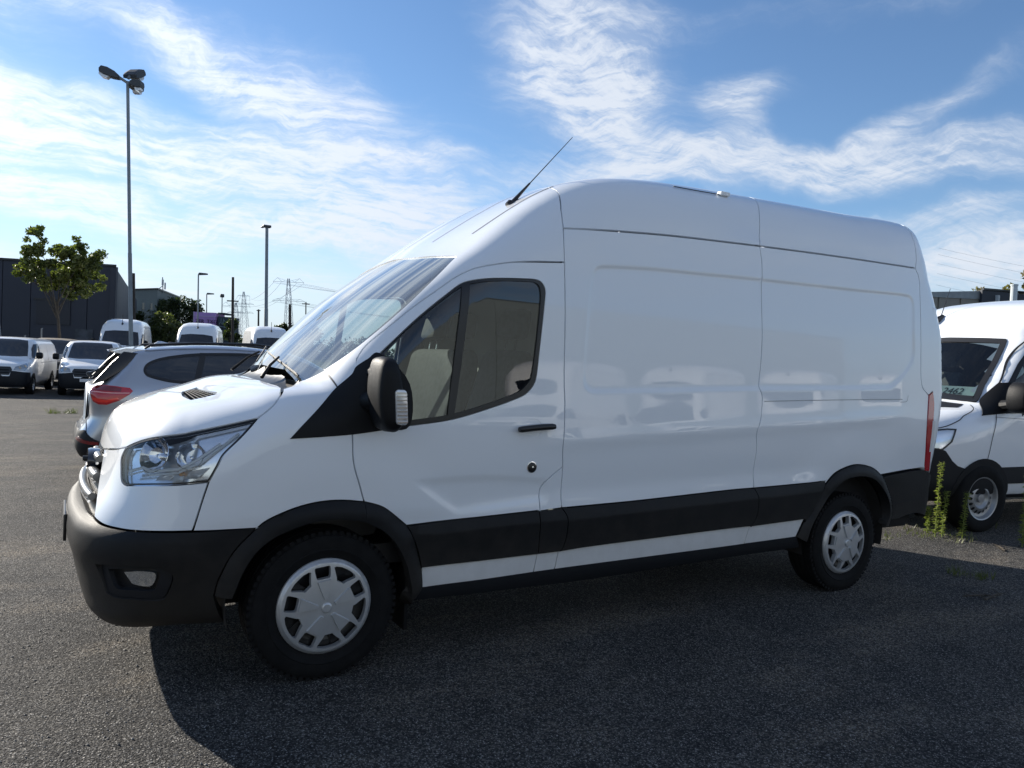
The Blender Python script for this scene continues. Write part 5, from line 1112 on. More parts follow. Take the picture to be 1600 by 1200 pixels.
    patch(SB, 'front_bumper', CY, np.vstack([bp, bm_, (lo * np.array([-1, 1])), lo[::-1]]), PLAST2, v, h=.05, off=.012, inset=0, skirt=.04)
    gp = patch(SB, 'grille', Chart('front', far=2), np.array([(-.46, .72), (.46, .72), (.52, .98), (-.52, .98)]), BLACK, v, h=.08, off=.016, inset=0, skirt=.02)
    for zc_ in (.80, .90): mb = MB(); mb.tube([(-1.02 + .13 * y * y, y, zc_) for y in np.linspace(-.45, .45, 9)], .016, 6); mb.build('grille_bar', STEEL, gp)
    # seams
    dg = np.array([(.02, .62), (.06, .80), (.10, 1.0), (.17, 1.19), (.25, 1.34), (.33, 1.46), (.44, 1.60), (.58, 1.79), (.73, 1.96), (.86, 2.05), (1.30, 2.06)])
    for L_ in (dg, np.array([(1.36, .5), (1.38, 1.2), (1.36, 2.3)]), np.array([(1.40, 2.28), (4.7, 2.32)]), np.array([(2.8, .5), (2.8, 2.3)]), np.array([(.78, 2.05), (1.02, 2.20), (1.38, 2.29)])):
        o_ = strip(SB, 'door_gap', SL, L_, .008, BLACK, v, off=.003, h=.04); mirror_obj(o_, v)
    sidepair(SB, 'side_cladding', np.array([(.20, .49), (3.2, .50), (3.2, .70), (.17, .66)]), PLAST2, v, h=.06, off=.014, skirt=.02)
    sidepair(SB, 'sill', np.array([(.40, .33), (3.2, .33), (3.2, .39), (.40, .37)]), BLACK, v, h=.1, off=.004)
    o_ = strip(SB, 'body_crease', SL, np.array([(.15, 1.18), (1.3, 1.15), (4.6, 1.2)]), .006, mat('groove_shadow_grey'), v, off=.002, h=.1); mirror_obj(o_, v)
    aw = ell(0, .36, .42, .40, 30); aw = aw[aw[:, 1] > .28]
    for wx in (0, 3.66): arch_disc(SB, v, wx, .40, .355, off=.018)
    # wheels with open steel rims
    for wx in (0, 3.66):
        for sg in (-1, 1): simple_wheel(v, wx, sg * 1.015, .345, .352, .222, .24, m=STEEL)
    a_ = MB(); V_, F__ = hull_box([(.23, 1.26), (.33, 1.24), (.37, 1.36), (.37, 1.50), (.30, 1.55), (.23, 1.50), (.20, 1.38)], -1.03, -1.22); a_.add(V_, F__); q_ = a_.build('wing_mirror', PLAST, v, smooth=True); mirror_obj(q_, v)
    mb = MB(); mb.tube([(.30, -.95, 1.30), (.27, -1.06, 1.32)], [.06, .05], 10); q_ = mb.build('mirror_arm', PLAST, v); mirror_obj(q_, v)
    q = SB.ray(np.array([[.84, .30, 3.5]]), np.array([[.84, .30, 1.2]]))[0]
    mb = MB(); mb.tube([(q[0] - .07, q[1], q[2] - .035), (q[0] - .02, q[1], q[2] + .015), (q[0] + .06, q[1], q[2] + .05), (q[0] + .08, q[1], q[2] + .045)], [.018, .035, .030, .012], 8); f_ = mb.build('aerial_foot', BLACK, v, smooth=True); mb = MB(); mb.tube([(q[0] + .02, q[1], q[2] + .03), (q[0] + .16, q[1], q[2] + .40)], [.007, .003], 6); mb.build('aerial_rod', BLACK, f_)
    # inside: dash, cards
    mb = MB(); mb.box((-.1, -.85, .5), (1.5, .85, .6)); mb.box((1.42, -.86, .5), (1.46, .86, 2.3)); mb.build('cab_lining', DARK, v)
    mb = MB(); mb.prism([(.05, 1.0), (.06, 1.29), (.40, 1.34), (.55, 1.2), (.55, .6), (.05, .6)], -.78, .78); mb.build('dashboard', mat('dashboard_plastic'), v, bevel=.02)
    for y in (-.45, .45):
        mb = MB(); mb.prism([(.95, 1.0), (1.10, 1.0), (1.26, 1.62), (1.14, 1.66)], y - .25, y + .25); s_ = mb.build('seat', SEATM, v, bevel=.05)
        mb = MB(); mb.prism([(1.20, 1.70), (1.30, 1.70), (1.32, 1.9), (1.22, 1.9)], y - .12, y + .12); mb.build('headrest', SEATM, s_, bevel=.03)
    return v
SF2 = Chart('sphf', o=(.2, 0, .5))
WSD = glass('dark_windscreen', (.78, .84, .82), 1.6, boost=.9)
RV = right_van()
def card(y0, y1, z0, z1, x, name, label, body=None, size=.1, cat='card'):
    """paper leaning inside the windscreen, in the right van's frame"""
    Mv = Matrix.Translation((7.20, .84, 0)) @ Matrix.Rotation(R(-8), 4, 'Z'); lean = .9
    V = [Mv @ Vector((x, y0, z0)), Mv @ Vector((x, y1, z0)), Mv @ Vector((x + (z1 - z0) * lean, y1, z1)), Mv @ Vector((x + (z1 - z0) * lean, y0, z1))]
    V += [v + Mv.to_3x3() @ Vector((.003, 0, -.003)) for v in V]
    o_ = mk(name, V, [(0, 3, 2, 1), (4, 5, 6, 7), (0, 1, 5, 4), (1, 2, 6, 5), (2, 3, 7, 6), (3, 0, 4, 7)], PLG, smooth=False); tag(o_, label, cat)
    if body:
        xd = Mv.to_3x3() @ Vector((0, -1, 0)); ud = Mv.to_3x3() @ Vector((lean, 0, 1)); p0 = V[1] + ud * (z1 - z0) * .16 + xd * .02 + Mv.to_3x3() @ Vector((-.004, 0, .004))
        text(body, size, p0, xd, ud, mat('card_ink', (.02, .03, .03), .6), o_, 'lettering', .0005)
    return o_
CARD = (card,)
# ---- silver car, seen from its rear left corner (local x runs from nose to tail)
CB = Body([(3.48, .24), (3.48, .24), (-.60, .20), (-.80, .30), (-.88, .55), (-.84, .78), (-.70, .90), (.0, 1.02), (.30, 1.08), (.62, 1.28), (1.0, 1.48), (1.4, 1.555), (1.8, 1.58), (2.3, 1.57), (2.8, 1.52), (3.0, 1.48), (3.02, 1.46), (3.0, 1.42), (3.22, 1.18), (3.34, 1.09), (3.42, 1.05), (3.45, 1.0), (3.42, .86), (3.41, .72), (3.46, .62), (3.52, .52), (3.54, .36)],
          [(.2, .85), (.35, .89), (.6, .91), (.75, .895), (.92, .915), (1.05, .89), (1.15, .83), (1.3, .76), (1.5, .68), (1.65, .6)], [(-.9, -.14), (-.3, -.03), (0, 0), (2.6, 0), (3.2, -.04), (3.6, -.14)], [(0, 0), (2, 0)], .03,
          lambda x, z: np.interp(x, [-1, 0, 3, 3.5], [.3, .14, .14, .26]), n=5, h=.012, sig=1.0)
car = empty('parked_car', (2.60, 6.15, gz(0, 6)), math.pi)
tag(car, 'silver compact car with red tail lamp and roof spoiler behind the large van', 'car')
shell(CB, 'body', SILVER, car, -.87, 3.53, 110, 64)
PR_ = Chart('side', 1)
def cpair(name, poly, m, ch=PR_, parent=None, **k):
    k.setdefault('inset', 0); k.setdefault('skirt', .008); k.setdefault('off', .004); k.setdefault('h', .05)
    a = patch(CB, name, ch, np.array(poly, float), m, parent or car, **k); return a, mirror_obj(a, parent or car)
wl = cr([(2.88, 1.25), (2.84, 1.33), (2.72, 1.39), (2.5, 1.44), (2.19, 1.475), (1.65, 1.49), (1.2, 1.45), (.85, 1.33), (.55, 1.12), (.62, 1.06), (1.6, 1.08), (2.36, 1.105), (2.5, 1.11), (2.66, 1.13), (2.84, 1.18)], 4, True)
cpair('side_glass', wl, DGLASS)
cpair('window_frame', wl, BLACK, off=.008, holes=[inset_poly(wl, .03)], hinset=0)
for xx in (2.28, 1.35): cpair('door_pillar', [(xx, 1.09), (xx + .07, 1.09), (xx - .02, 1.475), (xx - .09, 1.475)], BLACK, off=.007)
CE = Chart('sph', o=(2.4, 0, 1.0))
lam = CE.inv([(3.44, .74, 1.02), (3.43, .77, 1.06), (3.38, .86, 1.07), (3.22, .90, 1.06), (3.06, .91, 1.045), (3.02, .915, 1.01), (3.05, .915, .97), (3.15, .91, .90), (3.29, .90, .845), (3.38, .87, .845), (3.42, .80, .88)])
for a in cpair('tail_lamp', lam, REDL, CE, off=.016, skirt=.03):
    sg = 1 if a.data.vertices[0].co.y > 0 else -1
    pp = np.array([(3.42, .80, .90), (3.38, .87, .87), (3.29, .90, .87), (3.16, .91, .915), (3.18, .91, .935), (3.30, .90, .90), (3.42, .80, .93)])
    o_ = patch(CB, 'lamp_band', CE, CE.inv(pp), mat('bright_red_lens', (.75, .03, .02), .15, coat=1), a, off=.019, h=.03, inset=0, skirt=0)
    o2 = strip(CB, 'lamp_line', CE, CE.inv([(3.43, .77, .985), (3.30, .90, .98), (3.05, .91, .985)]), .008, mat('pink_lens_line', (.75, .40, .38), .2), a, off=.019)
    o3 = patch(CB, 'lamp_dark_part', CE, CE.inv([(3.43, .77, 1.05), (3.38, .86, 1.06), (3.22, .90, 1.05), (3.15, .91, 1.04), (3.15, .91, 1.0), (3.30, .90, 1.0), (3.43, .77, 1.005)]), REDD, a, off=.0185, h=.03, inset=0, skirt=0)
    if sg < 0:
        for q in (o_, o2, o3): mirror_obj(q, a); bpy.data.objects.remove(q)
# roof spoiler
mb = MB(); V = []; ys = np.linspace(-.60, .60, 13)
for y in ys:
    e_ = 1 - abs(y / .6) ** 4 * .35; V += [(2.84, y, 1.535 - .05 * abs(y / .6) ** 2), (3.05, y, 1.51 - .04 * y * y), (3.22 - .10 * (1 - e_), y, 1.47 - .03 * y * y), (3.21 - .10 * (1 - e_), y, 1.45 - .03 * y * y), (3.02, y, 1.42), (2.86, y, 1.42)]
F = [(i * 6 + j, i * 6 + (j + 1) % 6, (i + 1) * 6 + (j + 1) % 6, (i + 1) * 6 + j) for i in range(12) for j in range(6)] + [tuple(range(6)), tuple(range(77, 71, -1))]
mb.add(V, F); mb.build('roof_spoiler', SILVER, car, smooth=True, bevel=0, auto=40)
for sg in (-1, 1):
    mb = MB(); mb.prism([(2.90, 1.44), (3.08, 1.455), (3.20, 1.33), (3.36, 1.13), (3.40, 1.075), (3.28, 1.11), (3.14, 1.21), (3.0, 1.34)], sg * .60, sg * .70, Matrix(((1, 0, 0, 0), (0, 1, -.28, sg * 0 + (.28 * 1.25 if sg > 0 else 0)), (0, 0, 1, 0), (0, 0, 0, 1))) if sg > 0 else Matrix(((1, 0, 0, 0), (0, 1, .28, -.28 * 1.25), (0, 0, 1, 0), (0, 0, 0, 1)))); mb.build('rear_side_trim', BLACK, car, bevel=.01)
patch(CB, 'rear_window', Chart('back', o=(2.0, 0, 0), far=3), np.array([(-.66, 1.13), (.66, 1.13), (.60, 1.38), (-.60, 1.38)]), DGLASS, car, h=.05, off=.006, inset=0, skirt=0)
mb = MB(); mb.tube([(3.38, .12, 1.13), (3.42, .10, 1.17), (3.36, -.1, 1.19), (3.22, -.45, 1.26)], [.02, .022, .012, .008], 8); mb.build('rear_wiper', BLACK, car, smooth=True)
for sg in (-1, 1): mb = MB(); mb.tube([(2.86, sg * .60, 1.50), (2.80, sg * .60, 1.545), (2.3, sg * .61, 1.59), (1.6, sg * .61, 1.61), (1.0, sg * .58, 1.55), (.92, sg * .58, 1.50)], [.012, .016, .017, .017, .016, .01], 8); mb.build('roof_rail', BLACK, car, smooth=True)
mb = MB(); mb.prism([(2.76, 1.53), (2.66, 1.60), (2.62, 1.60), (2.46, 1.56), (2.46, 1.53)], -.025, .025); mb.build('roof_fin', SILVER, car, bevel=.01)
bumpP = CE.inv([(3.56, 0, .50), (3.54, .5, .52), (3.50, .74, .53), (3.38, .86, .42), (3.25, .89, .37), (3.1, .9, .36), (3.1, .88, .26), (3.3, .8, .25), (3.52, .5, .24), (3.54, 0, .24)]); bumpP = np.vstack([bumpP, (bumpP[::-1] * np.array([-1, 1]))[1:-1]])
patch(CB, 'rear_bumper', CE, bumpP, PLAST2, car, h=.05, off=.012, inset=0, skirt=.03)
cpair('reflector', CE.inv([(3.52, .66, .47), (3.36, .86, .405), (3.35, .86, .37), (3.46, .76, .40), (3.54, .60, .44)]), REDD, CE, off=.018)
cpair('arch_trim', np.vstack([[(2.67 + .42 * math.cos(t), .36 + .42 * math.sin(t)) for t in np.linspace(-.2, math.pi + .2, 20)], [(2.67 + .36 * math.cos(t), .36 + .36 * math.sin(t)) for t in np.linspace(math.pi + .2, -.2, 20)]]), PLAST2, off=.01)
for wx in (0, 2.67):
    a = np.linspace(R(-8), math.pi + R(8), 22); cpair('wheel_opening', [(wx + .365 * math.cos(t), .36 + .365 * math.sin(t)) for t in a], DARK)
    for sg in (-1, 1): simple_wheel(car, wx, sg * .90, .33, .335, .225, .22, m=STEEL)
for L_ in ([(2.30, .40), (2.34, .80), (2.42, 1.08)], [(1.30, .30), (1.30, 1.07)], [(.38, .30), (.42, 1.0)], [(3.05, .91), (3.10, .80), (3.22, .64)]):
    o_ = strip(CB, 'door_gap', PR_, np.array(L_), .007, BLACK, car, off=.003); mirror_obj(o_, car)
cpair('side_cladding', [(.45, .24), (2.24, .24), (2.24, .38), (.45, .38)], PLAST2, off=.01)
mb = MB(); V_, F__ = hull_box([(.62, 1.06), (.74, 1.05), (.80, 1.14), (.76, 1.20), (.64, 1.20), (.58, 1.14)], .92, 1.12); mb.add(V_, F__); q_ = mb.build('wing_mirror', SILVER, car, smooth=True); mirror_obj(q_, car)
# ---------------------------------------------------------------- buildings
def cladding_mat(name, c, sc=3.0, amp=.12):
    m = bpy.data.materials.new(name); m.use_nodes = True; q = G(m.node_tree); b = m.node_tree.nodes['Principled BSDF']; oc = q.n('ShaderNodeTexCoord').outputs['Object']
    f = q.noise(oc, .5, 6, .6)[0]; f2 = q.noise(q.mapv(oc, (6, 6, .3)), 1, 4, .6)[0]
    q.put(b.inputs['Base Color'], q.mix(q.m('ADD', q.m('MULTIPLY', f, .6), q.m('MULTIPLY', f2, .4)), tuple(v * (1 - amp * 2) for v in c) + (1,), tuple(v * (1 + amp * 2) for v in c) + (1,))); b.inputs['Roughness'].default_value = .6; return m
ANTH = cladding_mat('anthracite_cladding', (.026, .029, .042)); BEI = cladding_mat('beige_cladding', (.235, .27, .28)); GRY = cladding_mat('grey_green_cladding', (.13, .155, .15)); TAUPE = cladding_mat('taupe_cladding', (.20, .19, .165))
hall = empty('dark_hall', (0, 0, 0)); tag(hall, 'dark anthracite windowless hall behind the maple at the left edge', 'building')
A, Bc, Cc = Vector((-30.0, 61.5, 0)), Vector((1.45, 46.5, 0)), Vector((5.0, 80.0, 0))
A_t = 6.45
def wall(mb, p, q, z0, z1, zq=None, th=.3):
    d = (q - p).normalized(); n = Vector((-d.y, d.x, 0)) * th; zq = z1 if zq is None else zq
    V = [(p.x, p.y, z0), (q.x, q.y, z0), (q.x + n.x, q.y + n.y, z0), (p.x + n.x, p.y + n.y, z0), (p.x, p.y, z1), (q.x, q.y, zq), (q.x + n.x, q.y + n.y, zq), (p.x + n.x, p.y + n.y, z1)]
    return mb.add(V, [(0, 3, 2, 1), (4, 5, 6, 7), (0, 1, 5, 4), (1, 2, 6, 5), (2, 3, 7, 6), (3, 0, 4, 7)])
N_ = 22
for i in range(N_):        # cladding cassettes with open joints
    p = A.lerp(Bc, i / N_); q = A.lerp(Bc, (i + 1) / N_); d = (q - p).normalized() * .02
    mb = MB(); wall(mb, p + d, q - d, -.35, 6.3 - .25 * i / N_, 6.3 - .25 * (i + 1) / N_); mb.build('wall_panel', ANTH, hall)
for i in range(12):
    p = Bc.lerp(Cc, i / 12) ; q = Bc.lerp(Cc, (i + 1) / 12); d = (q - p).normalized() * .02
    mb = MB(); wall(mb, p + d, q - d, -.35, 5.95); mb.build('wall_panel', ANTH, hall)
mb = MB(); mb.add([(A.x, A.y + .4, -.3), (Bc.x - .3, Bc.y + .5, -.3), (Cc.x - .4, Cc.y, -.3), (-26, 95, -.3), (A.x, A.y + .4, 6.0), (Bc.x - .3, Bc.y + .5, 5.8), (Cc.x - .4, Cc.y, 5.8), (-26, 95, 6.1)], [(4, 5, 6, 7), (0, 1, 5, 4), (1, 2, 6, 5), (2, 3, 7, 6), (3, 0, 4, 7)]); mb.build('core', ANTH, hall)
mb = MB(); mb.add([(A.x, A.y - .1, 6.30), (Bc.x, Bc.y - .1, 6.05), (Bc.x, Bc.y + .4, 6.05), (A.x, A.y + .4, 6.30), (A.x, A.y - .1, 6.42), (Bc.x, Bc.y - .1, 6.17), (Bc.x, Bc.y + .4, 6.17), (A.x, A.y + .4, 6.42)], [(0, 3, 2, 1), (4, 5, 6, 7), (0, 1, 5, 4), (1, 2, 6, 5), (2, 3, 7, 6), (3, 0, 4, 7)]); mb.build('roof_edge', BLACK, hall)
fd = (Bc - A).normalized(); fn_ = Vector((fd.y, -fd.x, 0))
def face_box(o_, s0, s1, z0, z1, dep, name, m):   # on the front face, distances measured back from the corner
    p = Bc - fd * s0; q = Bc - fd * s1; mb = MB(); a = [p + fn_ * dep, q + fn_ * dep, q - fn_ * .05, p - fn_ * .05]
    mb.add([(v.x, v.y, z0) for v in a] + [(v.x, v.y, z1) for v in a], [(0, 3, 2, 1), (4, 5, 6, 7), (0, 1, 5, 4), (1, 2, 6, 5), (2, 3, 7, 6), (3, 0, 4, 7)]); return mb.build(name, m, o_)
face_box(hall, 2.5, 4.4, 2.5, 3.9, .06, 'loading_door', mat('hall_door', (.016, .017, .024), .5)); face_box(hall, 2.4, 4.5, 3.9, 4.0, .10, 'door_frame', BLACK)
face_box(hall, 1.2, 2.2, 1.1, 2.3, .05, 'wall_sign', mat('weathered_sign', (.055, .06, .07), .7, var=.5, vscale=2))
# thin posts in front of the hall
for i, (px_, py_, h_) in enumerate(((-1.95, 36.0, 2.35), (-2.6, 36.5, 2.0), (1.05, 40.8, 3.1), (-.65, 39.5, 3.9))):
    if i == 3: continue
    mb = MB(); mb.tube([(px_, py_, -.3), (px_ - .02, py_, -.3 + h_)], .03, 6); mb.tube([(px_, py_, -.3 + h_ - .02), (px_ - .02, py_, -.3 + h_ + .03)], .04, 6)
    tag(mb.build('thin_post', POLE), ['thin pale post in front of the dark hall, above the white van at the left', 'shorter thin post at the left edge in front of the dark hall', 'thin post near the corner of the dark hall'][i], 'post', 'thin posts along the dark hall')
# hall on the photographer's side, mirrored in the van's windows
bh = empty('beige_hall', (0, -3, 0), R(-12)); tag(bh, 'long pale beige hall behind the photographer, mirrored in the side window of the large van', 'building')
for i in range(16):
    mb = MB(); mb.box((-45 + i * 7.0 + .03, -26.4, 0), (-38 + i * 7.0 - .03, -26.0, 9.3)); mb.build('wall_panel', BEI, bh)
mb = MB(); mb.box((-45, -40, 0), (67, -26.45, 9.2)); mb.build('core', BEI, bh); mb = MB(); mb.box((-45, -26.5, 9.3), (67, -25.95, 9.45)); mb.build('roof_edge', POLE, bh)
# far grey building with roof antennas
gb = empty('grey_building', (0, 0, 0)); tag(gb, 'grey-green flat building with roof antennas rising behind the trees', 'building')
mb = MB(); mb.add([(4.6, 84.0, -.3), (7.1, 82.9, -.3), (10.2, 90.0, -.3), (4.9, 95, -.3), (4.6, 84.0, 7.1), (7.1, 82.9, 7.35), (10.2, 90.0, 7.0), (4.9, 95, 7.1)], [(4, 5, 6, 7), (0, 1, 5, 4), (1, 2, 6, 5), (2, 3, 7, 6), (3, 0, 4, 7)]); mb.build('wall', GRY, gb)
mb = MB(); mb.add([(4.55, 83.9, 7.1), (7.15, 82.75, 7.35), (10.3, 90.0, 7.0), (4.9, 95.1, 7.1), (4.55, 83.9, 7.25), (7.15, 82.75, 7.5), (10.3, 90.0, 7.15), (4.9, 95.1, 7.25)], [(0, 3, 2, 1), (4, 5, 6, 7), (0, 1, 5, 4), (1, 2, 6, 5), (2, 3, 7, 6), (3, 0, 4, 7)]); mb.build('roof_edge', BLACK, gb)
for k in range(3): t = (k + .6) / 3.4; x = 4.6 + 2.5 * t; y = 84 - 1.1 * t; mb = MB(); mb.box((x, y - .08, 5.2), (x + .35, y + .2, 5.9)); mb.build('window', DGLASS, gb)
mb = MB(); mb.tube([(7.75, 84.2, 7.1), (7.66, 84.2, 8.75)], .05, 6); mb.build('antenna_mast', POLE, gb); mb = MB(); mb.box((7.58, 84.0, 7.9), (7.78, 84.2, 8.5)); mb.box((7.85, 84.1, 7.5), (8.0, 84.3, 8.2)); mb.build('antenna_panel', STEEL, gb); mb = MB(); mb.tube([(7.1, 84.2, 7.3), (7.65, 84.2, 7.8)], .04, 5); mb.build('antenna_strut', POLE, gb)
# purple container wall with painted letters
PUR = mat('purple_painted_wall', (.50, .30, .62), .7, var=.08, vscale=.8)
pc = empty('purple_container', (0, 0, 0)); tag(pc, 'purple painted container wall with black graffiti letters between the lamp posts', 'container')
cx_, cy_ = 9.62, 76.0; ux = Vector((.863, -.503, 0)).normalized(); uy = Vector((.505, .863, 0))
def cbox(o_, s0, s1, z0, z1, d0, d1, name, m, org=(9.92, 77.3, 0)):
    o3 = Vector(org); a = [o3 + ux * s0 + uy * d0, o3 + ux * s1 + uy * d0, o3 + ux * s1 + uy * d1, o3 + ux * s0 + uy * d1]
    mb = MB(); mb.add([(v.x, v.y, z0 + s0_ * .0) for v, s0_ in zip(a, (0, 0, 0, 0))] + [(v.x, v.y, z1) for v in a], [(0, 3, 2, 1), (4, 5, 6, 7), (0, 1, 5, 4), (1, 2, 6, 5), (2, 3, 7, 6), (3, 0, 4, 7)]); return mb.build(name, m, o_)
cbox(pc, 0, 2.15, -.3, 5.05, 0, 2.4, 'wall', PUR); cbox(pc, 0, 2.15, 4.62, 4.70, -.04, .0, 'rail', mat('pale_purple_trim', (.55, .42, .62), .6)); cbox(pc, -.03, .05, -.3, 5.08, -.05, .1, 'corner_post', mat('pale_purple_trim'))
def text(body, size, org, xdir, updir, m, parent=None, name='letters', ext=.004):
    cu = bpy.data.curves.new(name, 'FONT'); cu.body = body; cu.size = size; cu.extrude = ext; t = bpy.data.objects.new(name, cu); me = bpy.data.meshes.new_from_object(t); bpy.data.objects.remove(t); me.materials.clear(); me.materials.append(m)
    o_ = bpy.data.objects.new(name, me); COL.objects.link(o_); x = Vector(xdir).normalized(); y = Vector(updir).normalized(); z = x.cross(y)
    o_.matrix_world = Matrix(((x.x, y.x, z.x, org[0]), (x.y, y.y, z.y, org[1]), (x.z, y.z, z.z, org[2]), (0, 0, 0, 1)))
    if parent is not None: o_.parent = parent
    return o_
GRAF = mat('graffiti_black', (.02, .01, .03), .7)
p0 = Vector((9.92, 77.3, 0)) + ux * .18 - uy * .05; text('ZER', .50, (p0.x, p0.y, 4.0), ux, (0, 0, 1), GRAF, pc, 'graffiti_letters', .01)
p0 = Vector((9.92, 77.3, 0)) + ux * 1.32 - uy * .05; text('TXG', .50, (p0.x, p0.y, 4.0), ux, (0, 0, 1), GRAF, pc, 'graffiti_letters', .01)
dc = empty('dark_container', (0, 0, 0)); tag(dc, 'dark blue-grey container with pale scrawled graffiti right of the purple one', 'container')
DB = mat('dark_blue_container', (.035, .05, .06), .7, var=.3, vscale=1.2)
cbox(dc, 2.3, 3.55, -.3, 4.7, .2, 2.6, 'wall', DB); cbox(dc, 2.3, 3.0, 4.95, 5.1, .2, 2.6, 'roof_edge', DB); cbox(dc, 2.4, 2.5, 4.7, 4.95, .2, .3, 'support', POLE)
for k, pts_ in enumerate(([(2.62, 2.3), (2.8, 2.9), (2.95, 2.35), (2.7, 2.55)], [(3.05, 2.9), (3.02, 2.35), (3.3, 2.5), (3.1, 2.75)], [(3.4, 2.4), (3.62, 2.85), (3.6, 2.3)], [(2.6, 2.15), (3.65, 2.0)])):
    mb = MB(); mb.tube([tuple(Vector((9.92, 77.3, 0)) + ux * a + uy * .16 - ux * .15 + Vector((0, 0, b + 1.6))) for a, b in pts_], .035, 5); mb.build('graffiti_stroke', mat('graffiti_pale', (.22, .28, .30), .7), dc)
# buildings on the right, behind the second van
rb_ = empty('taupe_building', (0, 0, 0)); tag(rb_, 'low taupe clad building seen over the roof of the van on the right', 'building')
def quad_bld(o_, P4, z0, zt, m, name='wall'):
    mb = MB(); mb.add([(x, y, z0) for x, y in P4] + [(x, y, z) for (x, y), z in zip(P4, zt)], [(4, 5, 6, 7), (0, 1, 5, 4), (1, 2, 6, 5), (2, 3, 7, 6), (3, 0, 4, 7)]); return mb.build(name, m, o_)
quad_bld(rb_, [(53, 33.4), (60.6, 29.2), (66, 40), (56, 44)], -.3, [8.0, 8.6, 8.6, 8.0], TAUPE)
for i in range(5): t = i / 5; mb = MB(); a = Vector((53, 33.3, 0)).lerp(Vector((60.6, 29.1, 0)), t + .01); b = Vector((53, 33.3, 0)).lerp(Vector((60.6, 29.1, 0)), t + .19); wall(mb, a, b, -.3, 7.9 + .6 * t, 7.95 + .6 * (t + .18), .08); mb.build('wall_panel', TAUPE, rb_)
mb = MB(); wall(mb, Vector((53, 33.2, 0)), Vector((60.7, 28.95, 0)), 8.05, 8.15, 8.72, .3); mb.build('roof_edge', POLE, rb_)
db_ = empty('dark_building', (0, 0, 0)); tag(db_, 'dark flat building right of the taupe one, with a pale chimney in front', 'building')
quad_bld(db_, [(60.2, 28.9), (66.5, 26.0), (74, 36), (66, 40)], -.3, [8.75, 8.45, 8.4, 8.7], mat('dark_blue_cladding', (.02, .024, .034), .6)); mb = MB(); wall(mb, Vector((60.2, 28.8, 0)), Vector((66.5, 25.9, 0)), 8.74, 8.9, 8.55, .3); mb.build('roof_edge', BLACK, db_)
mb = MB(); mb.box((61.2, 28.2, 7.5), (61.4, 28.5, 8.4)); mb.build('window', STEEL, db_)
mb = MB(); mb.tube([(56.9, 24.9, -.3), (56.85, 24.9, 8.55)], .22, 12); mb.tube([(56.85, 24.9, 8.5), (56.85, 24.9, 8.62)], .25, 12)
tag(mb.build('chimney_pipe', mat('pale_pipe', (.45, .5, .52), .5)), 'pale grey chimney pipe rising in front of the dark building on the right', 'chimney')
# ---------------------------------------------------------------- lamp masts and poles
def mast(name, b, t, r0, r1, label, group=None, cat='lamp post', n=10, base=True):
    e = empty(name, b); tag(e, label, cat, group); T_ = Vector(t) - Vector(b); H = T_.length; d = T_.normalized()
    mb = MB(); mb.tube([(0, 0, 0), tuple(T_ * .45), tuple(T_ * .455), tuple(T_)], [r0, (r0 + r1) / 2 * 1.06, (r0 + r1) / 2 * .94, r1], n); mb.build('pole', POLE, e, smooth=True)
    return e, T_
LAMPB = mat('lamp_housing', (.045, .05, .055), .5); LAMPG = mat('lamp_bowl', (.75, .78, .80), .15, coat=1)
def head(e, T_, ang, L=.95, arm=.40, tilt=18, wd=.30, flip=False):
    """cobra-style luminaire on a short arm"""
    M_ = Matrix.Translation(T_) @ Matrix.Rotation(R(ang), 4, 'Z') @ Matrix.Rotation(R(-tilt), 4, 'Y')
    mb = MB(); mb.tube([tuple(M_ @ Vector((0, 0, -.05))), tuple(M_ @ Vector((arm, 0, 0)))], .05, 8); a = mb.build('lamp_arm', POLE, e)
    prof = [(0, -.06), (.12, -.10), (.3, -.14), (.7, -.17), (.95, -.15), (1.0, -.04), (.95, .10), (.7, .14), (.3, .12), (.05, .06)]
    V = []; F = []; n = len(prof)
    for k, (s_, w_) in enumerate(((.80, -wd * .5), (1, -wd * .3), (1, wd * .3), (.80, wd * .5))):
        for p_, z_ in prof: V.append(tuple(M_ @ Vector((arm + p_ * L, w_, z_ * s_))))
    for k in range(3):
        for i in range(n): F.append((k * n + i, k * n + (i + 1) % n, (k + 1) * n + (i + 1) % n, (k + 1) * n + i))
    F += [tuple(range(n)), tuple(range(4 * n - 1, 3 * n - 1, -1))]
    h_ = MB().add(V, F).build('lamp_head', LAMPB, e)
    mb = MB(); P_ = [(.42, -.12), (.5, -.24), (.75, -.27), (.93, -.22), (.96, -.10)]; V = []; m_ = len(P_)
    for w_ in (-wd * .32, wd * .32):
        for p_, z_ in P_: V.append(tuple(M_ @ Vector((arm + p_ * L, w_, z_))))
    mb.add(V, [tuple(range(m_)), tuple(range(2 * m_ - 1, m_ - 1, -1))] + [(i, (i + 1) % m_, m_ + (i + 1) % m_, m_ + i) for i in range(m_)]); mb.build('lamp_bowl', LAMPG, e)
GL = 'tall lamp masts of the lot'
e, T_ = mast('lamp_mast', (1.09, 26.7, -.3), (.68, 27.28, 11.1), .078, .055, 'tall grey lamp mast with four lamp heads, left of the large van', GL)
head(e, T_, 158, .70, .30, 22, .36); head(e, T_ - Vector((0, 0, .05)), -28, .42, .12, -4, .34); head(e, T_ + Vector((0, 0, .15)), 50, .60, .12, 35, .55); head(e, T_, 60, .60, .30, 4, .34)
e, T_ = mast('lamp_mast', (11.42, 51.9, -.3), (11.24, 52.38, 10.36), .15, .11, 'second tall lamp mast rising behind the white vans, with a small dark head', GL)
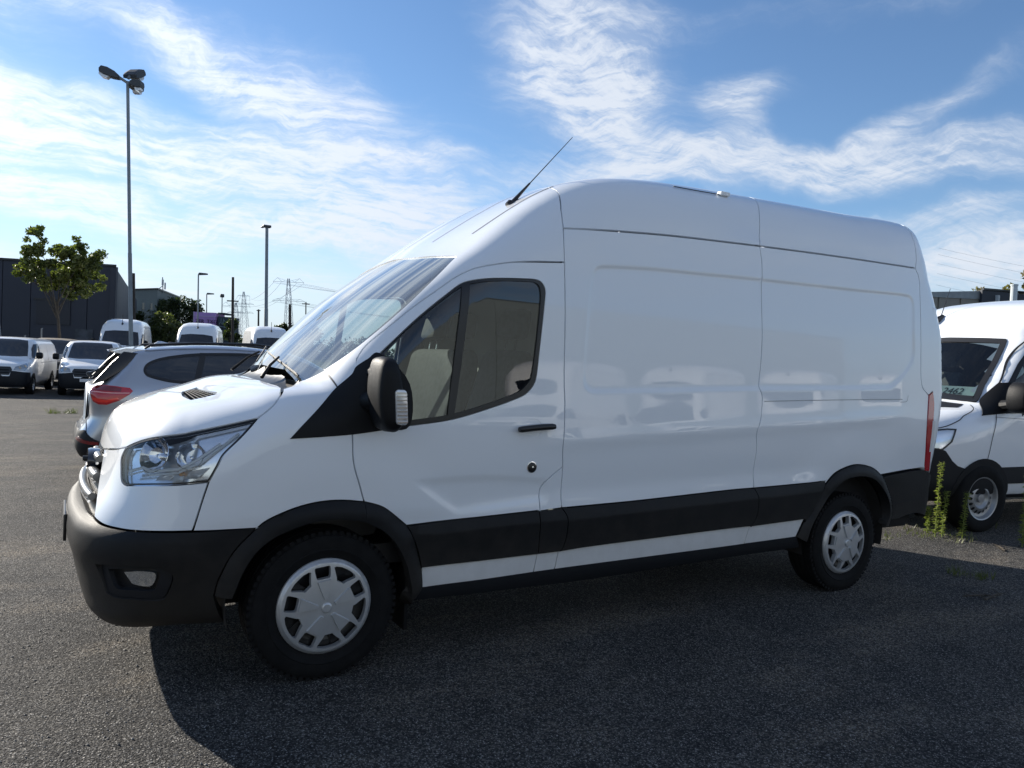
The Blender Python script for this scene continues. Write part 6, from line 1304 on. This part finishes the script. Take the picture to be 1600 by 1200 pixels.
mb = MB(); mb.box((T_.x - .28, T_.y - .2, T_.z - .03), (T_.x + .28, T_.y + .2, T_.z + .15)); mb.box((T_.x - .42, T_.y - .15, T_.z - .08), (T_.x - .2, T_.y + .15, T_.z + .02)); mb.build('lamp_head', LAMPB, e, bevel=.05)
mb = MB(); mb.tube([(-.02, 0, 0), (-.02, 0, 1.6), (.0, 0, 2.7)], [.36, .30, .17], 10); mb.build('pole_sleeve', POLE, e)
def street(b, t, label, hd=.75):
    e, T_ = mast('street_lamp', b, t, .09, .06, label, 'small street lamps beyond the lot', 'street lamp', 8); mb = MB(); mb.tube([tuple(T_), tuple(T_ + Vector((.2, -.12, .03)))], .05, 6); mb.build('lamp_arm', POLE, e)
    mb = MB(); mb.prism([(0, -.06), (hd, .0), (hd, .12), (.1, .16), (0, .1)], -.16, .16, Matrix.Translation(T_ + Vector((.05, -.03, 0))) @ Matrix.Rotation(R(-30), 4, 'Z')); mb.build('lamp_head', LAMPB, e); return e
street((9.42, 70.45, -.3), (9.32, 70.81, 8.2), 'small street lamp in front of the left part of the purple wall'); street((14.12, 96.7, -.3), (13.98, 97.05, 8.2), 'shorter street lamp left of the letters TXG on the purple wall', .8)
e, T_ = mast('street_lamp', (16.63, 101.0, -.3), (16.51, 101.37, 8.3), .09, .06, 'thin post with a small round camera-like head right of the purple wall', 'small street lamps beyond the lot', 'street lamp', 8)
mb = MB(); mb.box((T_.x - .25, T_.y - .2, T_.z - .1), (T_.x + .25, T_.y + .2, T_.z + .35)); mb.build('lamp_head', LAMPB, e, bevel=.1)
WOOD = mat('weathered_wood_pole', (.055, .045, .038), .9, var=.3, vscale=6)
def wpole(b, t, r_, label, arms=()):
    e = empty('wooden_pole', b); tag(e, label, 'pole', 'wooden line poles'); T_ = Vector(t) - Vector(b); mb = MB(); mb.tube([(0, 0, 0), tuple(T_)], [r_ * 1.15, r_ * .85], 8); mb.build('pole', WOOD, e)
    for f_, w_ in arms: mb = MB(); q = T_ * f_; mb.tube([tuple(q - ux * w_), tuple(q + ux * w_)], .05, 5); mb.build('crossarm', WOOD, e)
wpole((10.3, 58.4, -.3), (10.17, 58.69, 7.15), .11, 'dark wooden pole with a short crossarm between the two tall white vans', ((.75, .45),)); wpole((2.88, 51.1, -.3), (2.68, 51.45, 6.17), .13, 'dark wooden pole just right of the big lamp mast')
wpole((16.75, 66.2, -.3), (16.58, 66.48, 5.85), .14, 'dark wooden pole right of the second lamp mast', ((.72, .2),)); wpole((20.7, 75.6, -.3), (20.54, 75.79, 6.8), .07, 'thin pole just left of the windscreen of the large van', ((.97, .4),)); wpole((16.4, 78.0, -.3), (16.3, 78.23, 5.8), .10, 'thin pole between the wooden pole and the second lamp mast', ((.98, .2),))
# ---------------------------------------------------------------- pylons and wires
PYL = mat('pylon_steel', (.27, .31, .35), .8)  # distance haze is painted in: steel lightened towards the sky tone
def pylon(b, t, W0, tiers, label, th=.10, peaks=True):
    e = empty('power_pylon', b); tag(e, label, 'pylon', 'power pylons on the horizon'); T_ = Vector(t) - Vector(b); X = ux; Y = uy
    mb = MB(); n = 9; prev = None
    for i in range(n + 1):
        s_ = i / n; w = W0 * (1 - s_) ** .8 * .5 + .22; c = T_ * s_; q = [c + X * w * a + Y * w * b_ for a, b_ in ((-1, -1), (1, -1), (1, 1), (-1, 1))]
        if prev:
            for k in range(4): mb.tube([prev[k], q[k]], th * .6, 4, False); mb.tube([prev[k], q[(k + 1) % 4]], th * .35, 3, False); mb.tube([prev[(k + 1) % 4], q[k]], th * .35, 3, False)
        prev = q
    mb.build('tower', PYL, e)
    ends = []
    for f_, w_ in tiers:
        c = T_ * f_; d_ = T_.normalized(); mb = MB(); h_ = w_ * .13
        mb.tube([c - X * w_, c + X * w_], th * .5, 4); 
        for sg in (-1, 1):
            pk = c + X * sg * w_ * .72 + d_ * h_ * (2.0 if peaks and f_ > .9 else 1.0)
            mb.tube([c + X * sg * w_, pk], th * .35, 3); mb.tube([pk, c + X * sg * w_ * .4], th * .35, 3); mb.tube([c + X * sg * w_ * .4, c + X * sg * w_ * .2 + d_ * h_], th * .3, 3); mb.tube([c + X * sg * w_ * .2 + d_ * h_, c], th * .3, 3); mb.tube([c + d_ * h_ * .9 + X * sg * w_ * .25, pk], th * .3, 3)
            for g_ in (.98, .5): p_ = c + X * sg * w_ * g_; mb.tube([p_, p_ - d_ * h_ * .6], th * .3, 3); ends.append(Vector(b) + p_ - d_ * h_ * .6)
        mb.build('crossarm', PYL, e)
    return ends
EA = pylon((49.4, 197.5, -.3), (48.9, 198.7, 20.6), 2.2, ((.955, 4.0), (.72, 4.2)), 'large lattice pylon with two wide crossarms behind the second lamp mast', .10)
EB = pylon((66.0, 338.5, -.3), (64.9, 340.2, 26.5), 4.0, ((.93, 2.6), (.80, 4.2), (.66, 4.0)), 'slender lattice pylon right of the wooden pole', .13, False); EC = pylon((57.2, 309, -.3), (56.4, 310.2, 19.8), 3.6, ((.93, 5.6), (.80, 3.4)), 'wide distant pylon seen behind the wooden pole', .13)
EDp = [Vector((166.8, 199.5, z)) for z in (25.2, 24.6, 22.4, 21.8, 19.6, 19.0, 17.4, 16.8)]
def wire(a, b, sag, r_, label, grp, n=14):
    mb = MB(); mb.tube([a.lerp(b, i / n) - Vector((0, 0, sag * 4 * (i / n) * (1 - i / n))) for i in range(n + 1)], r_, 3, False); tag(mb.build('power_line', PYL), label, 'power line', grp)
for i, a in enumerate(EA[:8]): wire(a, EDp[i], 4.0, .03, 'thin power line from the %s crossarm of the large pylon towards the right' % (('upper' if i < 4 else 'lower') + ' left' * (i % 4 < 2) + ' right' * (i % 4 > 1) + (' outer', ' inner')[i % 2]), 'power lines to the right')
for i, a in enumerate(EA[:4]): wire(a, EB[min(i * 2, len(EB) - 1)], 3.0, .035, 'thin power line from the %s of the large pylon to the slender one' % ('far right tip', 'inner right end', 'far left tip', 'inner left end')[i], 'power lines between the pylons')
for i in range(4): wire(EB[i], EC[i], 1.5, .05, '%s thin power line between the two distant pylons' % ('first', 'second', 'third', 'fourth')[i], 'power lines between the distant pylons')
NM = ['topmost', 'second', 'third', 'fourth', 'lowest']
for k, (za, zb) in enumerate(((31.0, 28.6), (29.6, 27.0), (27.6, 25.0), (25.4, 22.9), (22.9, 20.4))):
    wire(Vector((165, 96.3, za)) + Vector((17, -10, -2.3)) * .02, Vector((182, 86.3, zb)) + Vector((17, -10, -2.3)) * 2, 1.0, .022, NM[k] + ' of the faint power lines in the sky right of the large van', 'power lines in the right-hand sky', 16)
card(-.69, -.17, 1.372, 1.478, .175, 'number_card', 'pale green card reading K 2462 inside the windscreen of the right-hand van', 'K 2462', .125)
card(-.64, -.36, 1.345, 1.375, .15, 'paper_note', 'smaller pale note with faint scribble below the K 2462 card', 'F. 271', .035, 'note')
# ---------------------------------------------------------------- plants
def leafmat(name, c, c2, tr=.35):
    m = bpy.data.materials.new(name); m.use_nodes = True; nt = m.node_tree; nt.nodes.clear(); q = G(nt); oc = q.n('ShaderNodeTexCoord').outputs['Object']
    f = q.noise(oc, 1.3, 4, .6)[0]; f2 = q.noise(oc, 14, 2, .6)[0]; col = q.mix(q.ss(q.m('ADD', q.m('MULTIPLY', f, .55), q.m('MULTIPLY', f2, .45)), .36, .64), (*c, 1), (*c2, 1))
    d = q.n('ShaderNodeBsdfPrincipled'); q.put(d.inputs['Base Color'], col); d.inputs['Roughness'].default_value = .5
    t = q.n('ShaderNodeBsdfTranslucent'); q.put(t.inputs[0], q.mix(1.0, col, (1.3, 1.5, .6, 1), 'MULTIPLY')); mx = q.n('ShaderNodeMixShader'); mx.inputs[0].default_value = tr; nt.links.new(d.outputs[0], mx.inputs[1]); nt.links.new(t.outputs[0], mx.inputs[2])
    o = q.n('ShaderNodeOutputMaterial'); nt.links.new(mx.outputs[0], o.inputs[0]); return m
LF1 = leafmat('maple_leaves', (.065, .088, .022), (.16, .17, .05)); LF2 = leafmat('dark_leaves', (.022, .035, .012), (.05, .065, .022)); LF3 = leafmat('bush_leaves', (.06, .075, .028), (.12, .13, .05)); LF4 = leafmat('weed_leaves', (.15, .19, .05), (.36, .38, .13), .45); LF5 = leafmat('yellowing_leaves', (.10, .095, .035), (.20, .16, .07))
BARK = mat('bark', (.07, .058, .045), .95, var=.3, vscale=8)
def leaves(clumps, n, size, m, parent, name='crown', seed=1, flat=.0):
    """leaf quads scattered through clumps (x, y, z, rx, ry, rz)"""
    r_ = np.random.default_rng(seed); cl = np.array(clumps, float); w = (cl[:, 3] * cl[:, 4] * cl[:, 5]) ** .7; idx = r_.choice(len(cl), n, p=w / w.sum())
    u = r_.normal(size=(n, 3)); u /= np.linalg.norm(u, axis=1)[:, None]; rad = r_.random(n) ** .45; c = cl[idx, :3] + u * rad[:, None] * cl[idx, 3:6]
    a = r_.normal(size=(n, 3)); a /= np.linalg.norm(a, axis=1)[:, None]; b = np.cross(a, r_.normal(size=(n, 3))); b /= np.linalg.norm(b, axis=1)[:, None]; s_ = (size * (.6 + .8 * r_.random(n)))[:, None]
    V = np.stack([c - a * s_, c + b * s_ * .55, c + a * s_, c - b * s_ * .55], 1).reshape(-1, 3)
    me = bpy.data.meshes.new(name); me.vertices.add(4 * n); me.vertices.foreach_set('co', V.ravel()); me.loops.add(4 * n); me.loops.foreach_set('vertex_index', np.arange(4 * n)); me.polygons.add(n); me.polygons.foreach_set('loop_start', np.arange(n) * 4); me.polygons.foreach_set('loop_total', np.full(n, 4)); me.update(calc_edges=True); me.materials.append(m)
    o_ = bpy.data.objects.new(name, me); COL.objects.link(o_); o_.parent = parent; return o_
def clumps(n, rx, ry, rz, c, cr_, seed, hollow=.5):
    r_ = random.Random(seed); out = []
    while len(out) < n:
        u = [r_.uniform(-1, 1) for _ in range(3)]; d = math.sqrt(sum(q * q for q in u))
        if hollow < d < 1: k = r_.uniform(.6, 1.25) * cr_; out.append((c[0] + u[0] * rx, c[1] + u[1] * ry, c[2] + u[2] * rz, k, k, k * .8))
    return out
def tree(loc, H, clf, n, size, m, label, cat='tree', trunk=.12, name='tree', seed=1, lean=(0, 0), group=None, fork=.5):
    e = empty(name, loc); tag(e, label, cat, group); cl = clf; top = Vector((lean[0], lean[1], H * fork)); mb = MB(); mb.tube([(0, 0, 0), tuple(top * .5 + Vector((.03, 0, 0))), tuple(top)], [trunk, trunk * .8, trunk * .6], 8); mb.build('trunk', BARK, e, smooth=True)
    r_ = random.Random(seed)
    for c in r_.sample(cl, min(9, len(cl))): mb = MB(); q = Vector(c[:3]); mid = top.lerp(q, .5) + Vector((r_.uniform(-.1, .1), 0, .1)); mb.tube([tuple(top * r_.uniform(.75, 1)), tuple(mid), tuple(q)], [trunk * .4, trunk * .22, trunk * .08], 5); mb.build('limb', BARK, e)
    leaves(cl, n, size, m, e, seed=seed); return e
# maple: crown 3.9 m wide, pixel outline two lobes
mp = []
for cx, cz, rx, rz, k in ((-1.25, 5.9, .65, 1.25, 18), (-.55, 5.4, .9, 1.1, 30), (.35, 5.5, .9, 1.1, 30), (1.05, 5.3, .75, 1.1, 20), (.25, 4.6, 1.3, .6, 22), (-1.6, 5.2, .45, .6, 8), (-1.15, 7.0, .25, .4, 5), (.55, 6.6, .3, .35, 5), (1.45, 6.1, .25, .35, 4), (0, 6.2, .5, .4, 6)):
    mp += clumps(k, rx, .9, rz, (cx, 0, cz), .26, int(cx * 100 + cz * 10) + 900, 0)
tree((-1.15, 39.4, -.3), 8.2, mp, 11000, .088, LF1, 'small maple with a ragged green crown in front of the dark hall', trunk=.09, name='maple_tree', seed=3, lean=(-.3, 0), fork=.46)
def bush(loc, rx, ry, rz, n, size, m, label, seed, ncl=40, cr_=.5, cat='bush', name='bush', group=None, zc=None):
    return tree(loc, rz * 1.6, clumps(ncl, rx, ry, rz, (0, 0, zc or rz), cr_, seed, .35), n, size, m, label, cat, trunk=.15, name=name, seed=seed, group=group)
bush((9.35, 83.5, -.3), 2.9, 2.2, 3.0, 9000, .16, LF2, 'big round dark bush left of the purple wall, below the grey building', 11, 90, .75, zc=4.0)
bush((6.75, 72.0, -.3), 1.7, 1.5, 1.9, 6000, .12, LF3, 'lighter green bush right of the big lamp mast, between the tall white vans', 12, 60, .5, zc=2.9)
bush((4.3, 76.5, -.3), 1.2, 1.6, 2.2, 5000, .14, LF2, 'dark slender tree right behind the big lamp mast', 13, 50, .55, 'tree', 'tree', zc=3.6)
bush((3.35, 74.0, -.3), .5, 1.2, 2.2, 2500, .14, LF2, 'dark narrow tree between the hall corner and the big lamp mast', 14, 30, .4, 'tree', 'tree', zc=4.0)
bush((12.1, 69.0, -.3), .55, .8, 1.5, 1500, .13, LF2, 'thin leafy tree left of the wooden pole between two tall vans', 15, 22, .35, 'tree', 'tree', zc=3.3)
bush((21.3, 87.0, -.3), 1.1, 1.0, 1.35, 2000, .16, LF2, 'round dark tree between the second lamp mast and the windscreen', 16, 24, .5, 'tree', 'tree', zc=4.2)
bush((23.6, 86.5, -.3), 1.5, 1.0, 1.4, 2200, .16, LF2, 'dark bushy tree touching the edge of the windscreen of the large van', 17, 24, .6, 'tree', 'tree', zc=4.0)
tr = empty('tree_line', (0, 0, 0)); 
cl = []
r_ = random.Random(5)
for i in range(260):
    t = r_.random(); x = 17 + 50 * t; y = 122 - 32 * t + r_.uniform(-3, 3); z = r_.uniform(.4, 3.4 + .7 * math.sin(x * 1.1) + .5 * math.sin(x * 2.7)); cl.append((x, y, z, 1.3, 1.2, .9))
for i in range(60): x = r_.uniform(-30, 4); cl.append((x, 100 - x * .3, r_.uniform(0, 4), 1.5, 1.2, 1.1))
o_ = leaves(cl, 30000, .22, LF2, None, 'distant_tree_line', 6); tag(o_, 'distant dark tree line along the horizon behind the parked vans', None, kind='stuff'); bpy.data.objects.remove(tr)
# trees on the right, over the dark building
bush((68.0, 33.5, 4.5), 1.5, 1.5, 1.3, 1500, .16, LF5, 'tree top showing over the dark building right of the taupe one', 21, 22, .6, 'tree', 'tree', zc=4.0)
bush((68.2, 29.8, 2.0), 1.9, 1.9, 2.7, 3800, .17, LF5, 'taller yellowing tree at the right edge behind the dark building', 22, 50, .6, 'tree', 'tree', zc=6.4)
# rough grass bank beyond the vans
gr = []
r_ = np.random.default_rng(8); n = 16000; x = r_.uniform(2, 30, n); y = 112 - 1.0 * x - r_.uniform(0, 48, n); z = np.full(n, -.3)
def blades(x, y, z, h, w, m, name, seed, lean=.5):
    r_ = np.random.default_rng(seed); n = len(x); a = r_.random(n) * 2 * math.pi; h = h * (.5 + r_.random(n)); lx = r_.normal(size=n) * h * lean; ly = r_.normal(size=n) * h * lean; dx = np.cos(a) * w; dy = np.sin(a) * w
    V = np.stack([np.stack([x - dx, y - dy, z], 1), np.stack([x + dx, y + dy, z], 1), np.stack([x + lx, y + ly, z + h], 1)], 1).reshape(-1, 3)
    me = bpy.data.meshes.new(name); me.vertices.add(3 * n); me.vertices.foreach_set('co', V.ravel()); me.loops.add(3 * n); me.loops.foreach_set('vertex_index', np.arange(3 * n)); me.polygons.add(n); me.polygons.foreach_set('loop_start', np.arange(n) * 3); me.polygons.foreach_set('loop_total', np.full(n, 3)); me.update(calc_edges=True); me.materials.append(m)
    o_ = bpy.data.objects.new(name, me); COL.objects.link(o_); return o_
DRY = leafmat('dry_grass', (.09, .085, .04), (.17, .15, .075), .3)
tag(blades(x, y, z, .9, .05, DRY, 'rough_grass', 9, .25), 'rough half-dry grass beyond the tall white vans', None, kind='stuff')
# weeds by the right-hand van
def weed(x, y, H, label, seed, n=110, lean=(0, 0), bare=False, head=True, sh=False):
    e = empty('weed', (x, y, 0)); tag(e, label, 'weed', 'tall weeds along the edge of the lot'); r_ = random.Random(seed); P_ = lambda t: Vector((lean[0] * t * t * H, lean[1] * t * t * H, H * t)); mb = MB(); mb.tube([tuple(P_(i / 8)) for i in range(9)], [.006 * (1 - .08 * i) for i in range(9)], 5); mb.build('stem', LF4 if not sh else LF3, e)
    V = []; F = []
    for i in range(n):
        t = .03 + .97 * (i + r_.random()) / n; c = P_(t); a = r_.uniform(0, 6.283); L = (.046 * (1 - t * .5) + .012) * r_.uniform(.7, 1.2) * (.6 if bare else 1); d = Vector((math.cos(a), math.sin(a), r_.uniform(.1, .9))).normalized(); s_ = d.cross(Vector((0, 0, 1))).normalized() * .0085
        m1 = c + d * L * .5; tip = c + d * L + Vector((0, 0, -L * .35)); b = len(V); V += [c, m1 + s_, tip, m1 - s_]; F.append((b, b + 1, b + 2, b + 3))
    if head:
        for i in range(45):
            t = r_.uniform(.86, 1.0); c = P_(t); a = r_.uniform(0, 6.283); d = Vector((math.cos(a), math.sin(a), .6)) * r_.uniform(.012, .035); b = len(V); q = Vector((.006, 0, .004)); V += [c + d - q, c + d + Vector((0, .005, -.004)), c + d + q, c + d + Vector((0, -.005, .005))]; F.append((b, b + 1, b + 2, b + 3))
    mk('leaf', V, F, LF4 if not sh else LF3, e, smooth=False)['kind'] = 'stuff'
    return e
weed(6.32, -.12, .72, 'tallest leafy weed right beside the rear bumper of the large van', 31, 190, (.05, 0)); weed(6.40, -.14, .44, 'shorter bushy weed touching the foot of the tallest one', 32, 130, (.1, 0)); weed(6.42, .02, .26, 'small weed left of the tallest one, by the rear bumper', 33, 130)
weed(6.52, -.27, .44, 'slim weed standing in front of the tyre of the right-hand van', 34, 150, (.12, 0)); weed(7.45, -.10, .66, 'thin dark weed right of the wheel of the right-hand van', 35, 70, (.18, .0), True, True, True); weed(6.75, -.70, .74, 'leafy weed cut off by the right edge of the photo', 36, 260, (.05, 0)); weed(6.75, .12, .5, 'weed in the shade between the bumper and the right-hand van', 37, 120, (-.1, 0), False, True, True)
def tuft(x, y, r_, n, h, label, m=LF4, seed=1):
    q = np.random.default_rng(seed); a = q.random(n) * 6.283; d = np.sqrt(q.random(n)) * r_; o_ = blades(x + d * np.cos(a), y + d * np.sin(a), np.full(n, gz(x, y)), h, .004 + h * .02, m, 'grass_tuft', seed, .45); tag(o_, label, None, 'grass tufts growing through the asphalt', 'stuff')
tuft(-1.08, 17.9, .34, 150, .12, 'grass tuft in front of the dark bumper of the second white van', LF3, 41); tuft(5.15, -1.10, .16, 90, .05, 'faint grass tuft in the shadow behind the rear wheel', LF3, 42)
tuft(6.45, -.10, .35, 130, .04, 'low grass at the foot of the weeds by the right-hand van', LF3, 43); tuft(5.9, -1.75, .12, 80, .06, 'small grass tuft in the shade at the right edge', LF3, 44); tuft(-2.35, 5.4, .12, 60, .05, 'tiny dry grass tuft on the sunlit asphalt left of the bumper', DRY, 45)
tuft(5.75, .15, .25, 90, .035, 'low grass behind the rear bumper of the large van', LF3, 46)
# dead twigs on the asphalt
for k, (x, y, L_, a_) in enumerate(((4.55, -1.54, .30, 10), (4.68, -1.50, .22, 160), (6.35, -.75, .25, 40))):
    mb = MB(); d = Vector((math.cos(R(a_)), math.sin(R(a_)), 0)); mb.tube([(x, y, .008), tuple(Vector((x, y, .012)) + d * L_ * .5), tuple(Vector((x, y, .006)) + d * L_)], [.008, .006, .003], 5)
    for j in range(7): c = Vector((x, y, .01)) + d * L_ * j / 7; w = d.cross(Vector((0, 0, 1))) * (.05 if j % 2 else -.05); mb.tube([tuple(c), tuple(c + w + d * .03 + Vector((0, 0, .012)))], [.004, .002], 4)
    tag(mb.build('dead_twig', BARK), ['dead twig on the shaded asphalt right of the rear wheel', 'second dead twig crossing the first on the shaded asphalt', 'dead twig on the sunlit strip below the weeds'][k], 'twig', 'dead twigs')
# flat stone, bottom left
mb = MB(); mb.add([(-.78 - .62, -1.62 + .30, .0), (-1.30, -1.33, .0), (-1.29, -1.30, .0), (-1.38, -1.29, 0), (-1.41, -1.315, .012), (-1.31, -1.325, .016), (-1.30, -1.303, .014), (-1.37, -1.296, .010)], [(4, 5, 6, 7), (0, 1, 5, 4), (1, 2, 6, 5), (2, 3, 7, 6), (3, 0, 4, 7)]); tag(mb.build('flat_stone', mat('pale_stone', (.25, .23, .2), .8)), 'flat pale stone on the gravelly ground at the bottom left', 'stone')
# loose gravel
r_ = np.random.default_rng(77); n = 26000
cx = r_.uniform(-3.2, 7.4, n); cy = r_.uniform(-3.9, 1.2, n); keep = (cy < .8) ; cx = cx[keep]; cy = cy[keep]; n = len(cx)
s_ = .0022 + .0045 * r_.random(n) ** 2.5; base = np.array([(1, 0, 0), (0, 1, 0), (-1, 0, 0), (0, -1, 0), (0, 0, .8), (0, 0, -.4)], float)
V = base[None] * (1 + .35 * r_.normal(size=(n, 6, 1))); an = r_.random(n) * 6.283; c_, s2 = np.cos(an), np.sin(an); X = V[..., 0] * c_[:, None] - V[..., 1] * s2[:, None]; Y = V[..., 0] * s2[:, None] + V[..., 1] * c_[:, None]
V = np.stack([X, Y, V[..., 2]], -1) * s_[:, None, None] + np.stack([cx, cy, s_ * .3], 1)[:, None]; T6 = np.array([(0, 1, 4), (1, 2, 4), (2, 3, 4), (3, 0, 4)]); Fv = (T6[None] + (np.arange(n) * 6)[:, None, None]).reshape(-1)
me = bpy.data.meshes.new('loose_gravel'); me.vertices.add(6 * n); me.vertices.foreach_set('co', V.ravel()); me.loops.add(12 * n); me.loops.foreach_set('vertex_index', Fv); me.polygons.add(4 * n); me.polygons.foreach_set('loop_start', np.arange(4 * n) * 3); me.polygons.foreach_set('loop_total', np.full(4 * n, 3)); me.update(calc_edges=True); me.materials.append(mat('gravel_stone', (.15, .145, .14), .8, var=.5, vscale=40))
o_ = bpy.data.objects.new('loose_gravel', me); COL.objects.link(o_); tag(o_, 'loose fine gravel scattered on the asphalt in the foreground', None, kind='stuff')
